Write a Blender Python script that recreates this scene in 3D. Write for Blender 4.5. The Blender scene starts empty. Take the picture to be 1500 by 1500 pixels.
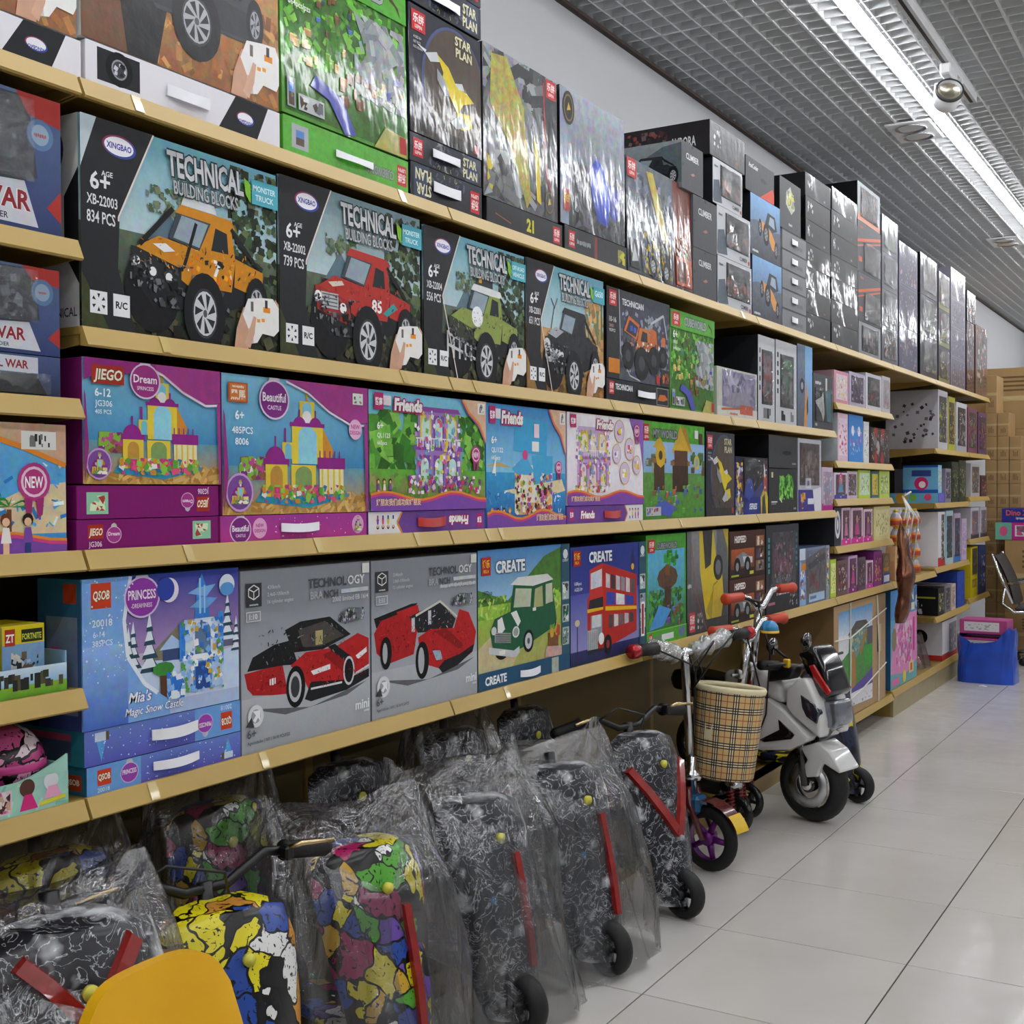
import bpy, bmesh, math, random
from mathutils import Vector, Matrix
random.seed(7)
SC = bpy.context.scene
COL = SC.collection
PI = math.pi

# ------------------------------------------------------------------ camera
YAW, PITCH, ROLL = 0.5402, -0.0167, -0.0048
cam_d = bpy.data.cameras.new('camera'); cam = bpy.data.objects.new('camera', cam_d); COL.objects.link(cam)
cam_d.sensor_width = 36; cam_d.sensor_fit = 'HORIZONTAL'; cam_d.lens = 1784.5261/1500*36
cam_d.clip_start = 0.05; cam_d.clip_end = 60
_f = Vector((-math.sin(YAW)*math.cos(PITCH), math.cos(YAW)*math.cos(PITCH), math.sin(PITCH)))
_r = Vector((math.cos(YAW), math.sin(YAW), 0)); _u = _r.cross(_f)
_r2 = _r*math.cos(ROLL)+_u*math.sin(ROLL); _u2 = _u*math.cos(ROLL)-_r*math.sin(ROLL)
_m = Matrix((_r2, _u2, -_f)).transposed().to_4x4(); _m.translation = (1.5046, 0, 1.1506)
cam.matrix_world = _m
SC.camera = cam
# ------------------------------------------------------------------ world, exposure
W = bpy.data.worlds.new('world'); SC.world = W; W.use_nodes = True
W.node_tree.nodes['Background'].inputs[0].default_value = (.80, .85, 1, 1)
W.node_tree.nodes['Background'].inputs[1].default_value = 0.10
VS = SC.view_settings; VS.view_transform = 'Standard'; VS.look = 'None'; VS.gamma = 1; VS.use_curve_mapping = False
VS.exposure = 0.06
try: SC.cycles.transparent_max_bounces = 24
except Exception: pass
TUBE_X = (0.345, 1.4, 3.4, 5.6)       # the shop's rows of ceiling tubes
TUBE_POWER = 30.0

# ------------------------------------------------------------------ helpers
def srgb(h):
    if not isinstance(h, str): return tuple(h)[:3]
    h = h.lstrip('#'); o = []
    if len(h) == 3: h = ''.join(c*2 for c in h)
    for i in (0, 2, 4):
        c = int(h[i:i+2], 16)/255
        o.append(c/12.92 if c <= .04045 else ((c+.055)/1.055)**2.4)
    return tuple(o)

def link(o, parent=None):
    COL.objects.link(o)
    if parent is not None: o.parent = parent
    return o

def tag(o, label=None, cat=None, group=None, kind=None):
    if label: o['label'] = label
    if cat: o['category'] = cat
    if group: o['group'] = group
    if kind: o['kind'] = kind
    return o

def empty(name, loc, label=None, cat=None, group=None, rz=0, ry=0, kind=None, parent=None):
    e = bpy.data.objects.new(name, None); e.empty_display_size = .05
    link(e, parent); e.location = loc; e.rotation_euler = (0, ry, rz)
    return tag(e, label, cat, group, kind)

def copy_tree(o, parent=None):
    c = o.copy(); link(c, parent)
    for ch in list(o.children): copy_tree(ch, c)
    return c

class MB:
    """collects vertices and faces of ONE mesh; colours per face (print material)"""
    def __init__(s): s.v = []; s.f = []; s.c = []
    def face(s, pts, col=None):
        n = len(s.v); s.v += [tuple(p) for p in pts]; s.f.append(tuple(range(n, n+len(pts)))); s.c.append(col)
    def add(s, vs, fs, col=None):
        n = len(s.v); s.v += [tuple(p) for p in vs]
        for f in fs: s.f.append(tuple(i+n for i in f)); s.c.append(col)
        return s
    def box(s, lo, hi, bev=0, col=None, cols=None):
        x0, y0, z0 = lo; x1, y1, z1 = hi
        if bev <= 0:
            vs = [(x0,y0,z0),(x1,y0,z0),(x1,y1,z0),(x0,y1,z0),(x0,y0,z1),(x1,y0,z1),(x1,y1,z1),(x0,y1,z1)]
            fs = [(3,2,1,0),(4,5,6,7),(0,1,5,4),(1,2,6,5),(2,3,7,6),(3,0,4,7)]
            n = len(s.v); s.v += vs
            for i, f in enumerate(fs): s.f.append(tuple(k+n for k in f)); s.c.append(cols[i] if cols else col)
            return s
        b = min(bev, .45*min(x1-x0, y1-y0, z1-z0))
        X = (x0, x0+b, x1-b, x1); Y = (y0, y0+b, y1-b, y1); Z = (z0, z0+b, z1-b, z1)
        idx = {}; n = len(s.v)
        def V(i, j, k):
            t = (i, j, k)
            if t not in idx: idx[t] = len(s.v); s.v.append((X[i], Y[j], Z[k]))
            return idx[t]
        def q(col_, *t): s.f.append(tuple(V(*a) for a in t)); s.c.append(col_)
        C6 = cols or [col]*6
        q(C6[0],(1,2,0),(2,2,0),(2,1,0),(1,1,0)); q(C6[1],(1,1,3),(2,1,3),(2,2,3),(1,2,3))
        q(C6[2],(1,0,1),(2,0,1),(2,0,2),(1,0,2)); q(C6[4],(2,3,1),(1,3,1),(1,3,2),(2,3,2))
        q(C6[3],(3,1,1),(3,2,1),(3,2,2),(3,1,2)); q(C6[5],(0,2,1),(0,1,1),(0,1,2),(0,2,2))
        for (a, b_, zz, ci) in ((1,0,0,0),(1,0,3,1)):
            k1 = 1 if zz == 0 else 2
            q(C6[2],(1,1,zz),(2,1,zz),(2,0,k1),(1,0,k1)); q(C6[4],(2,2,zz),(1,2,zz),(1,3,k1),(2,3,k1))
            q(C6[3],(2,1,zz),(2,2,zz),(3,2,k1),(3,1,k1)); q(C6[5],(1,2,zz),(1,1,zz),(0,1,k1),(0,2,k1))
        q(C6[3],(2,0,1),(3,1,1),(3,1,2),(2,0,2)); q(C6[3],(3,2,1),(2,3,1),(2,3,2),(3,2,2))
        q(C6[5],(1,3,1),(0,2,1),(0,2,2),(1,3,2)); q(C6[5],(0,1,1),(1,0,1),(1,0,2),(0,1,2))
        for i, ii in ((1,0),(2,3)):
            for j, jj in ((1,0),(2,3)):
                for k, kk in ((1,0),(2,3)):
                    q(C6[5] if i == 1 else C6[3], (i,j,kk),(ii,j,k),(i,jj,k))
        return s
    def tube(s, pts, r, n=8, cap=True, col=None):
        pts = [Vector(p) for p in pts]; m = len(pts)
        rs = r if isinstance(r, (list, tuple)) else [r]*m
        base = len(s.v); up = None
        for i, p in enumerate(pts):
            d = (pts[min(i+1, m-1)]-pts[max(i-1, 0)]).normalized()
            if up is None: up = Vector((0,0,1)) if abs(d.z) < .9 else Vector((1,0,0))
            a = d.cross(up)
            if a.length < 1e-5: a = d.orthogonal()
            a.normalize(); up = a.cross(d).normalized()
            for k in range(n):
                t = 2*PI*k/n; s.v.append(tuple(p+(a*math.cos(t)+up*math.sin(t))*rs[i]))
        for i in range(m-1):
            for k in range(n):
                k2 = (k+1) % n
                s.f.append((base+i*n+k, base+i*n+k2, base+(i+1)*n+k2, base+(i+1)*n+k)); s.c.append(col)
        if cap:
            s.f.append(tuple(base+k for k in range(n))[::-1]); s.c.append(col)
            s.f.append(tuple(base+(m-1)*n+k for k in range(n))); s.c.append(col)
        return s
    def lathe(s, prof, n=24, origin=(0,0,0), axis='z', col=None, frac=1.0, cap=False):
        o = Vector(origin); base = len(s.v); m = len(prof); full = frac >= .999
        nn = n if full else n+1
        for k in range(nn):
            t = 2*PI*frac*k/n; c, si = math.cos(t), math.sin(t)
            for (r, h) in prof:
                p = {'z': (r*c, r*si, h), 'y': (r*c, h, r*si), 'x': (h, r*c, r*si)}[axis]
                s.v.append((o.x+p[0], o.y+p[1], o.z+p[2]))
        for k in range(n):
            k2 = (k+1) % nn
            for i in range(m-1):
                s.f.append((base+k*m+i, base+k2*m+i, base+k2*m+i+1, base+k*m+i+1)); s.c.append(col)
        return s
    def prism(s, poly, axis, a0, a1, col=None):
        """2D polygon extruded along an axis ('x': poly is (y,z); 'y': (x,z); 'z': (x,y))"""
        f = {'x': lambda p, a: (a, p[0], p[1]), 'y': lambda p, a: (p[0], a, p[1]), 'z': lambda p, a: (p[0], p[1], a)}[axis]
        n = len(s.v); m = len(poly)
        s.v += [f(p, a0) for p in poly]+[f(p, a1) for p in poly]
        s.f.append(tuple(range(n, n+m))); s.c.append(col); s.f.append(tuple(range(n+2*m-1, n+m-1, -1))); s.c.append(col)
        for i in range(m):
            j = (i+1) % m; s.f.append((n+i, n+j, n+m+j, n+m+i)); s.c.append(col)
        return s
    def loft(s, rings, cap=True, closed=True, col=None):
        n = len(s.v); m = len(rings[0])
        for r in rings: s.v += [tuple(p) for p in r]
        for i in range(len(rings)-1):
            for k in range(m if closed else m-1):
                k2 = (k+1) % m
                s.f.append((n+i*m+k, n+i*m+k2, n+(i+1)*m+k2, n+(i+1)*m+k)); s.c.append(col)
        if cap and closed:
            s.f.append(tuple(n+k for k in range(m))[::-1]); s.c.append(col)
            s.f.append(tuple(n+(len(rings)-1)*m+k for k in range(m))); s.c.append(col)
        return s
    def grid(s, fn, nu, nv, col=None):
        n = len(s.v)
        for j in range(nv+1):
            for i in range(nu+1): s.v.append(tuple(fn(i/nu, j/nv)))
        for j in range(nv):
            for i in range(nu):
                a = n+j*(nu+1)+i; s.f.append((a, a+1, a+nu+2, a+nu+1)); s.c.append(col)
        return s
    def mesh(s, name, smooth=False):
        me = bpy.data.meshes.new(name); me.from_pydata(s.v, [], s.f); me.validate(); 
        if any(c is not None for c in s.c) and len(me.polygons) == len(s.f):
            at = me.color_attributes.new('Col', 'FLOAT_COLOR', 'CORNER'); d = at.data
            for p, c in zip(me.polygons, s.c):
                if c is None: c = (.5, .5, .5, 1)
                if isinstance(c, list):
                    for li, cc in zip(p.loop_indices, c): d[li].color = cc
                else:
                    for li in p.loop_indices: d[li].color = c
        if smooth:
            me.shade_smooth() if smooth is True else me.set_sharp_from_angle(angle=smooth)
            for p in me.polygons: p.use_smooth = True
        me.update(); return me
    def build(s, name, mat, parent=None, smooth=False, loc=None, fix=False):
        me = s.mesh(name, smooth); me.materials.append(mat)
        if fix:
            bm = bmesh.new(); bm.from_mesh(me); bmesh.ops.recalc_face_normals(bm, faces=bm.faces); bm.to_mesh(me); bm.free()
        o = link(bpy.data.objects.new(name, me), parent)
        if loc: o.location = loc
        return o

def colr(h, g=0.0):
    """print colour: linear rgb, alpha carries 1-grain"""
    c = srgb(h); return (c[0], c[1], c[2], 1-g)

# ------------------------------------------------------------------ materials
MATS = {}
def nt(name):
    m = bpy.data.materials.new(name); m.use_nodes = True; t = m.node_tree
    return m, t, t.nodes['Principled BSDF'], t.nodes.new
def plain(name, h, rough=.5, metal=0, var=.06, scale=12, bump=0, spec=.5, coat=0, emit=None, es=0):
    if name in MATS: return MATS[name]
    m, t, b, N = nt(name); c = srgb(h); L = t.links.new
    no = N('ShaderNodeTexNoise'); no.inputs['Scale'].default_value = scale; no.inputs['Detail'].default_value = 4
    tc = N('ShaderNodeTexCoord'); L(tc.outputs['Object'], no.inputs['Vector'])
    ra = N('ShaderNodeValToRGB'); ra.color_ramp.elements[0].position = .3; ra.color_ramp.elements[1].position = .7
    ra.color_ramp.elements[0].color = tuple(x*(1-var) for x in c)+(1,); ra.color_ramp.elements[1].color = tuple(min(1, x*(1+var)) for x in c)+(1,)
    L(no.outputs['Fac'], ra.inputs['Fac']); L(ra.outputs['Color'], b.inputs['Base Color'])
    b.inputs['Roughness'].default_value = rough; b.inputs['Metallic'].default_value = metal
    b.inputs['Specular IOR Level'].default_value = spec; b.inputs['Coat Weight'].default_value = coat
    if bump:
        bp = N('ShaderNodeBump'); bp.inputs['Strength'].default_value = bump; bp.inputs['Distance'].default_value = .01
        L(no.outputs['Fac'], bp.inputs['Height']); L(bp.outputs['Normal'], b.inputs['Normal'])
    if emit:
        b.inputs['Emission Color'].default_value = srgb(emit)+(1,); b.inputs['Emission Strength'].default_value = es
    MATS[name] = m; return m
def print_mat(name, rough=.4, bump=0, bscale=30, coat=0, spec=.5, stretch=1, crough=.05):
    """printed card: colours come from the mesh attribute, a noise breaks up photographic areas"""
    m, t, b, N = nt(name); L = t.links.new
    at = N('ShaderNodeVertexColor'); at.layer_name = 'Col'
    tc = N('ShaderNodeTexCoord')
    no = N('ShaderNodeTexNoise'); no.inputs['Scale'].default_value = 55; no.inputs['Detail'].default_value = 6; no.inputs['Roughness'].default_value = .65
    L(tc.outputs['Object'], no.inputs['Vector'])
    sub = N('ShaderNodeVectorMath'); sub.operation = 'SUBTRACT'; sub.inputs[1].default_value = (.5, .5, .5); L(no.outputs['Color'], sub.inputs[0])
    gr = N('ShaderNodeMath'); gr.operation = 'MULTIPLY_ADD'; gr.inputs[1].default_value = -9; gr.inputs[2].default_value = 9; L(at.outputs['Alpha'], gr.inputs[0])
    sc = N('ShaderNodeVectorMath'); sc.operation = 'SCALE'; L(sub.outputs[0], sc.inputs[0]); L(gr.outputs[0], sc.inputs['Scale'])
    ad = N('ShaderNodeVectorMath'); ad.operation = 'ADD'; ad.inputs[1].default_value = (1, 1, 1); L(sc.outputs[0], ad.inputs[0])
    mx = N('ShaderNodeVectorMath'); mx.operation = 'MAXIMUM'; mx.inputs[1].default_value = (.05, .05, .05); L(ad.outputs[0], mx.inputs[0])
    mu = N('ShaderNodeVectorMath'); mu.operation = 'MULTIPLY'; L(at.outputs['Color'], mu.inputs[0]); L(mx.outputs[0], mu.inputs[1])
    mn = N('ShaderNodeVectorMath'); mn.operation = 'MINIMUM'; mn.inputs[1].default_value = (.92, .92, .92); L(mu.outputs[0], mn.inputs[0])
    L(mn.outputs[0], b.inputs['Base Color'])
    b.inputs['Roughness'].default_value = rough; b.inputs['Coat Weight'].default_value = coat; b.inputs['Coat Roughness'].default_value = crough
    b.inputs['Specular IOR Level'].default_value = spec
    if bump:
        mp = N('ShaderNodeMapping'); mp.inputs['Scale'].default_value = (1, 1, stretch); L(tc.outputs['Object'], mp.inputs['Vector'])
        n2 = N('ShaderNodeTexNoise'); n2.inputs['Scale'].default_value = bscale; n2.inputs['Detail'].default_value = 3; L(mp.outputs[0], n2.inputs['Vector'])
        bp = N('ShaderNodeBump'); bp.inputs['Strength'].default_value = bump; bp.inputs['Distance'].default_value = .02
        L(n2.outputs['Fac'], bp.inputs['Height']); L(bp.outputs['Normal'], b.inputs['Normal' if not coat else 'Coat Normal'])
    MATS[name] = m; return m
def film_mat(name, tint='#ffffff', gloss=.25, rough=.08, bump=.6, bscale=14, haze=.1, hazecol='#c8ccd4', stretch=(1, 1, 1)):
    """clear crinkled polythene: transparent + glossy + a little diffuse haze"""
    m = bpy.data.materials.new(name); m.use_nodes = True; t = m.node_tree; t.nodes.clear(); N = t.nodes.new; L = t.links.new
    out = N('ShaderNodeOutputMaterial'); tr = N('ShaderNodeBsdfTransparent'); tr.inputs[0].default_value = srgb(tint)+(1,)
    gl = N('ShaderNodeBsdfGlossy'); gl.inputs['Roughness'].default_value = rough
    df = N('ShaderNodeBsdfDiffuse'); df.inputs[0].default_value = srgb(hazecol)+(1,)
    tc = N('ShaderNodeTexCoord'); mp = N('ShaderNodeMapping'); mp.inputs['Scale'].default_value = stretch; L(tc.outputs['Object'], mp.inputs['Vector'])
    no = N('ShaderNodeTexNoise'); no.inputs['Scale'].default_value = bscale; no.inputs['Detail'].default_value = 5; no.inputs['Distortion'].default_value = 1.2; L(mp.outputs[0], no.inputs['Vector'])
    bp = N('ShaderNodeBump'); bp.inputs['Strength'].default_value = bump; bp.inputs['Distance'].default_value = .05; L(no.outputs['Fac'], bp.inputs['Height']); L(bp.outputs[0], gl.inputs['Normal'])
    fr = N('ShaderNodeLayerWeight'); fr.inputs['Blend'].default_value = .35; L(bp.outputs[0], fr.inputs['Normal'])
    f1 = N('ShaderNodeMath'); f1.operation = 'MULTIPLY'; f1.inputs[1].default_value = gloss*2.2; L(fr.outputs['Fresnel'], f1.inputs[0])
    f2 = N('ShaderNodeMath'); f2.operation = 'ADD'; f2.inputs[1].default_value = gloss*.25; f2.use_clamp = True; L(f1.outputs[0], f2.inputs[0])
    m1 = N('ShaderNodeMixShader'); m1.inputs[0].default_value = haze; L(tr.outputs[0], m1.inputs[1]); L(df.outputs[0], m1.inputs[2])
    m2 = N('ShaderNodeMixShader'); L(f2.outputs[0], m2.inputs[0]); L(m1.outputs[0], m2.inputs[1]); L(gl.outputs[0], m2.inputs[2])
    L(m2.outputs[0], out.inputs[0]); MATS[name] = m; return m

PRINT = print_mat('printed_card', .45, bump=.04, bscale=40, spec=.16)
SATIN = print_mat('satin_card', .28, bump=.08, bscale=22, spec=.35)
GLOSS = print_mat('laminated_card', .4, bump=.17, bscale=13, coat=1.0, stretch=.5, crough=.11, spec=.1)
FOIL = print_mat('shiny_wrapped_card', .35, bump=.3, bscale=5, coat=.5, crough=.08, spec=.1)
BACKP = plain('brown_back_panel', '#6b5a2e', .55, var=.08, scale=4)
FILM = film_mat('box_window_film', gloss=.2, rough=.06, bump=.5, bscale=12, haze=.02)
BAG = film_mat('polythene_bag', gloss=.3, rough=.13, bump=.5, bscale=11, haze=.04, hazecol='#c2c5d0', stretch=(1, 1, .3))
SHELF = plain('cream_yellow_steel', '#b2954e', .38, var=.035, scale=5)
SHELF_D = plain('olive_yellow_steel', '#94793a', .45, var=.06, scale=4)
WHITE_STRAP = plain('white_plastic_strap', '#e4e4ea', .45)
BLACKP = plain('black_plastic', '#101013', .38)
RUBBER = plain('black_rubber', '#0b0b0d', .62, bump=.15, scale=60)
CHROME = plain('chrome', '#d5d7da', .16, metal=1)
ALU = plain('brushed_aluminium', '#c4c6c8', .3, metal=1)

# ------------------------------------------------------------------ the room
def tile_mat():
    m, t, b, N = nt('porcelain_tile'); L = t.links.new
    g = N('ShaderNodeNewGeometry')
    no = N('ShaderNodeTexNoise'); no.inputs['Scale'].default_value = 2.2; no.inputs['Detail'].default_value = 6; L(g.outputs['Position'], no.inputs['Vector'])
    ra = N('ShaderNodeValToRGB'); e = ra.color_ramp.elements; e[0].position = .32; e[1].position = .72
    e[0].color = srgb('#c8c4be')+(1,); e[1].color = srgb('#d4d1cc')+(1,); L(no.outputs['Fac'], ra.inputs[0])
    oi = N('ShaderNodeObjectInfo'); mr = N('ShaderNodeMapRange'); mr.inputs[3].default_value = .96; mr.inputs[4].default_value = 1.02; L(oi.outputs['Random'], mr.inputs[0])
    sc = N('ShaderNodeVectorMath'); sc.operation = 'SCALE'; L(ra.outputs[0], sc.inputs[0]); L(mr.outputs[0], sc.inputs['Scale']); L(sc.outputs[0], b.inputs['Base Color'])
    n2 = N('ShaderNodeTexNoise'); n2.inputs['Scale'].default_value = 9; n2.inputs['Detail'].default_value = 8; n2.inputs['Roughness'].default_value = .7; L(g.outputs['Position'], n2.inputs['Vector'])
    m2 = N('ShaderNodeMapRange'); m2.inputs[1].default_value = .35; m2.inputs[2].default_value = .7; m2.inputs[3].default_value = .09; m2.inputs[4].default_value = .26; L(n2.outputs['Fac'], m2.inputs[0]); L(m2.outputs[0], b.inputs['Roughness'])
    n3 = N('ShaderNodeTexNoise'); n3.inputs['Scale'].default_value = 14; L(g.outputs['Position'], n3.inputs['Vector'])
    bp = N('ShaderNodeBump'); bp.inputs['Strength'].default_value = .035; bp.inputs['Distance'].default_value = .02; L(n3.outputs['Fac'], bp.inputs['Height']); L(bp.outputs[0], b.inputs['Normal'])
    return m
TILE = tile_mat()
GROUT = plain('dark_grout', '#3f3b36', .9)
floor = MB().box((-.5, -4, -.05), (7.5, 14, -.004)).build('floor', GROUT); tag(floor, kind='structure')
TS, TX, TY = .4803, .3309, 3.0052
tm = MB().box((.0018, .0018, -.004), (TS-.0018, TS-.0018, 0), .0008).mesh('tile'); tm.materials.append(TILE)
rest = MB()
for i in range(-2, 15):
    for j in range(-15, 23):
        x, y = TX+i*TS, TY+j*TS
        if i <= 6 and j >= -4:
            o = link(bpy.data.objects.new('tile', tm), floor); o.location = (x, y, 0)
        elif x+TS < 7.5 and y > -4:
            rest.box((x+.0012, y+.0012, -.004), (x+TS-.0012, y+TS-.0012, 0))
tag(rest.build('tile_field', TILE, floor), kind='stuff')

WALL = plain('white_wall_paint', '#b6b7ba', .75, var=.02, scale=1.5)
tag(MB().box((-.56, -4, -.05), (-.474, 14, 3.2)).build('wall_left', WALL), kind='structure')
tag(MB().box((-.56, 14, -.05), (7.5, 14.1, 3.2)).build('wall_back', WALL), kind='structure')
tag(MB().box((-.56, -4.1, -.05), (7.5, -4, 3.2)).build('wall_front', WALL), kind='structure')
tag(MB().box((7.5, -4.1, -.05), (7.6, 14.1, 3.2)).build('wall_right', WALL), kind='structure')
ZC = 2.805
SLAB = plain('grey_ceiling_slab', '#a4a8aa', .85, var=.05, scale=3)
ceil = MB().box((-.56, -4.1, 3.02), (7.6, 14.1, 3.2)).build('ceiling', SLAB); tag(ceil, kind='structure')
GRIDM = plain('white_grid_aluminium', '#e6e8ea', .45, var=.02)
cs, nx, ny = .078, 8, 16
pb = MB()
for i in range(nx+1): pb.box((i*cs-.0028, 0, 0), (i*cs+.0028, ny*cs, .042))
for j in range(ny+1):
    for i in range(nx): pb.box((i*cs+.0028, j*cs-.0022, .001), ((i+1)*cs-.0028, j*cs+.0022, .042))
pm_ = pb.mesh('ceiling_panel'); pm_.materials.append(GRIDM)
for i in range(12):
    for j in range(-2, 10):
        o = link(bpy.data.objects.new('ceiling_panel', pm_), ceil); o.location = (-.472+i*(nx*cs+.004), 1.6+j*(ny*cs+.006), ZC)
WHITEM = plain('white_enamel', '#e3e4e6', .4)
tag(MB().box((-.474, -4, ZC-.014), (-.452, 14, ZC-.002)).build('trim_1', plain('dark_brown_trim', '#4a3b34', .7)), kind='structure')  # thin dark brown trim where the ceiling grid meets the left wall

# ceiling tubes: one luminous batten after another
TUBE = bpy.data.materials.new('tube_glow'); TUBE.use_nodes = True
_b = TUBE.node_tree.nodes['Principled BSDF']; _b.inputs['Base Color'].default_value = (.9, .9, .9, 1)
_b.inputs['Emission Color'].default_value = (.97, .98, 1, 1); _b.inputs['Emission Strength'].default_value = TUBE_POWER
tube_me = MB().prism([(-.02, .036), (-.0195, .026), (-.012, .019), (0, .017), (.012, .019), (.0195, .026), (.02, .036)], 'y', 0, 1.196).mesh('tube'); tube_me.materials.append(TUBE)
bat_me = MB().prism([(-.03, -.002), (-.0215, -.002), (-.0215, .004), (.0215, .004), (.0215, -.002), (.03, -.002), (.034, .014), (-.034, .014)], 'y', 0, 1.196).mesh('batten'); bat_me.materials.append(WHITEM)
n = 0
for xi, tx in enumerate(TUBE_X):
    for j in range(14):
        y = -3+j*1.2
        vis = xi == 0 and y > 2.5
        e = empty('tube_light', (tx, y, ZC), None, 'light', 'rows of ceiling tube lights')
        e['label'] = 'white fluorescent tube in the glowing row along the grid ceiling'
        link(bpy.data.objects.new('batten', bat_me), e)
        o = link(bpy.data.objects.new('tube', tube_me), e); o.location = (0, 0, -.036)

# recessed twin downlights, spotlight track
LENS = plain('downlight_reflector', '#b9bcc0', .2, metal=1)
GLOWL = plain('downlight_bulb', '#ffffff', .3, emit='#ffffff', es=3)
for (x, y, lab) in ((.2, 5.8, 'oval twin downlight in the ceiling grid left of the spotlight'), (.14, 8.7, 'oval twin downlight in the ceiling grid near the far end')):
    e = empty('ceiling_downlight', (x, y, ZC), lab, 'light', 'twin recessed downlights')
    MB().box((-.1, -.16, -.006), (.1, .16, .006), .004).build('plate', WHITEM, e)
    for s in (-1, 1):
        r = MB().lathe([(.062, -.007), (.07, -.012), (.064, -.012), (.045, .0), (.02, .03), (0, .032)], 24, (0, s*.074, 0)).build('reflector', LENS, e, True)
        MB().lathe([(0, -.004), (.014, -.003), (.017, .006), (.012, .02)], 12, (0, s*.074, 0)).build('bulb', GLOWL, r, True)
tr = empty('spotlight_track', (.525, 2.2, ZC), 'white lighting track running beside the glowing tube row', 'lighting track')
MB().box((-.018, 0, -.034), (.018, 3.2, .0)).build('rail', WHITEM, tr)
MB().box((-.006, .01, -.036), (.006, 3.19, -.034)).build('slot', BLACKP, tr)
sp = empty('spotlight', (.53, 4.9, ZC-.034), 'round white spotlight hanging from the ceiling track', 'light')
MB().box((-.02, -.07, -.045), (.02, .07, 0), .006).build('adapter', WHITEM, sp)
yk = MB().tube([(-.05, -.02, -.12), (-.05, 0, -.055), (.05, 0, -.055), (.05, -.02, -.12)], .004, 6).build('yoke', WHITEM, sp)
MB().tube([(0, 0, -.045), (0, 0, -.055)], .012, 8).build('swivel', BLACKP, sp)
hd = empty('lamp_head', (0, -.03, -.125), parent=sp); hd.rotation_euler = (math.radians(68), 0, math.radians(25))
sh = MB().lathe([(0, -.05), (.03, -.05), (.046, -.03), (.05, .045), (.047, .045), (.043, .01), (.02, -.01), (0, -.012)], 28).build('housing', WHITEM, hd, True)
MB().lathe([(.052, .036), (.052, .048), (.045, .048)], 28).build('bezel', plain('dark_bezel', '#3a3a3c', .4), hd, True)
MB().lathe([(0, .012), (.02, .01), (.042, .034)], 24).build('reflector', plain('warm_reflector', '#c9c2ae', .25, metal=.8), hd, True)

# ------------------------------------------------------------------ shelving
Y0 = 1.2558
LIP = dict(A=1.7525, B=1.3758, C=1.0334, D=.6522)
def shelf_part(parent, y0, y1, zlip, drop=.013):
    zt = zlip+.03
    b = MB().box((-.43, y0, zt-.012), (-.016, y1, zt))
    for yy in (y0+.002, y1-.006):
        b.prism([(-.43, zt-.012), (-.02, zt-.012), (-.02, zlip+.002), (-.06, zlip-.002), (-.43, zlip-drop)], 'y', yy, yy+.004)
    s = b.build('shelf', SHELF_D, parent)
    MB().prism([(-.018, zt+.001), (-.012, zt+.001), (.001, zlip+.002), (-.002, zlip-.001), (-.016, zlip+.001)], 'y', y0+.003, y1-.003).build('price_rail', SHELF, s)
    return s
BAYS = [  # index, rail heights, label
 (-1, (1.7525, 1.504, 1.264, 1.0334, .823, .6522), 'yellow steel shelving bay nearest the camera, with closely spaced shelves of figures'),
 (0, (1.7525, 1.3758, 1.0334, .6522), 'yellow steel shelving bay holding the yellow truck box and the blue castle box'),
 (1, (1.7525, 1.3758, 1.0334, .6522), 'yellow steel shelving bay holding the green car box'),
 (2, (1.7525, 1.3758, 1.0334, .6522), 'yellow steel shelving bay holding the tall yellow sports car box, above the basket bicycle'),
 (3, (1.7525, 1.3758, 1.0334, .6522), 'yellow steel shelving bay behind the kick scooters with red grips'),
 (4, (1.7525, 1.502, 1.248, 1.081, .874, .6522), 'yellow steel shelving bay with pink doll boxes above the tall carton'),
 (5, (1.7525, .6522), 'yellow steel shelving bay left open behind the hanging brown balloon'),
 (6, (1.7525, 1.358, 1.042, .668, .38), 'yellow steel shelving bay behind the blue plastic bag'),
 (7, (1.7525, 1.358, 1.072, .795, .41), 'yellow steel shelving bay at the far end beside the stacked cartons'),
]
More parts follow.
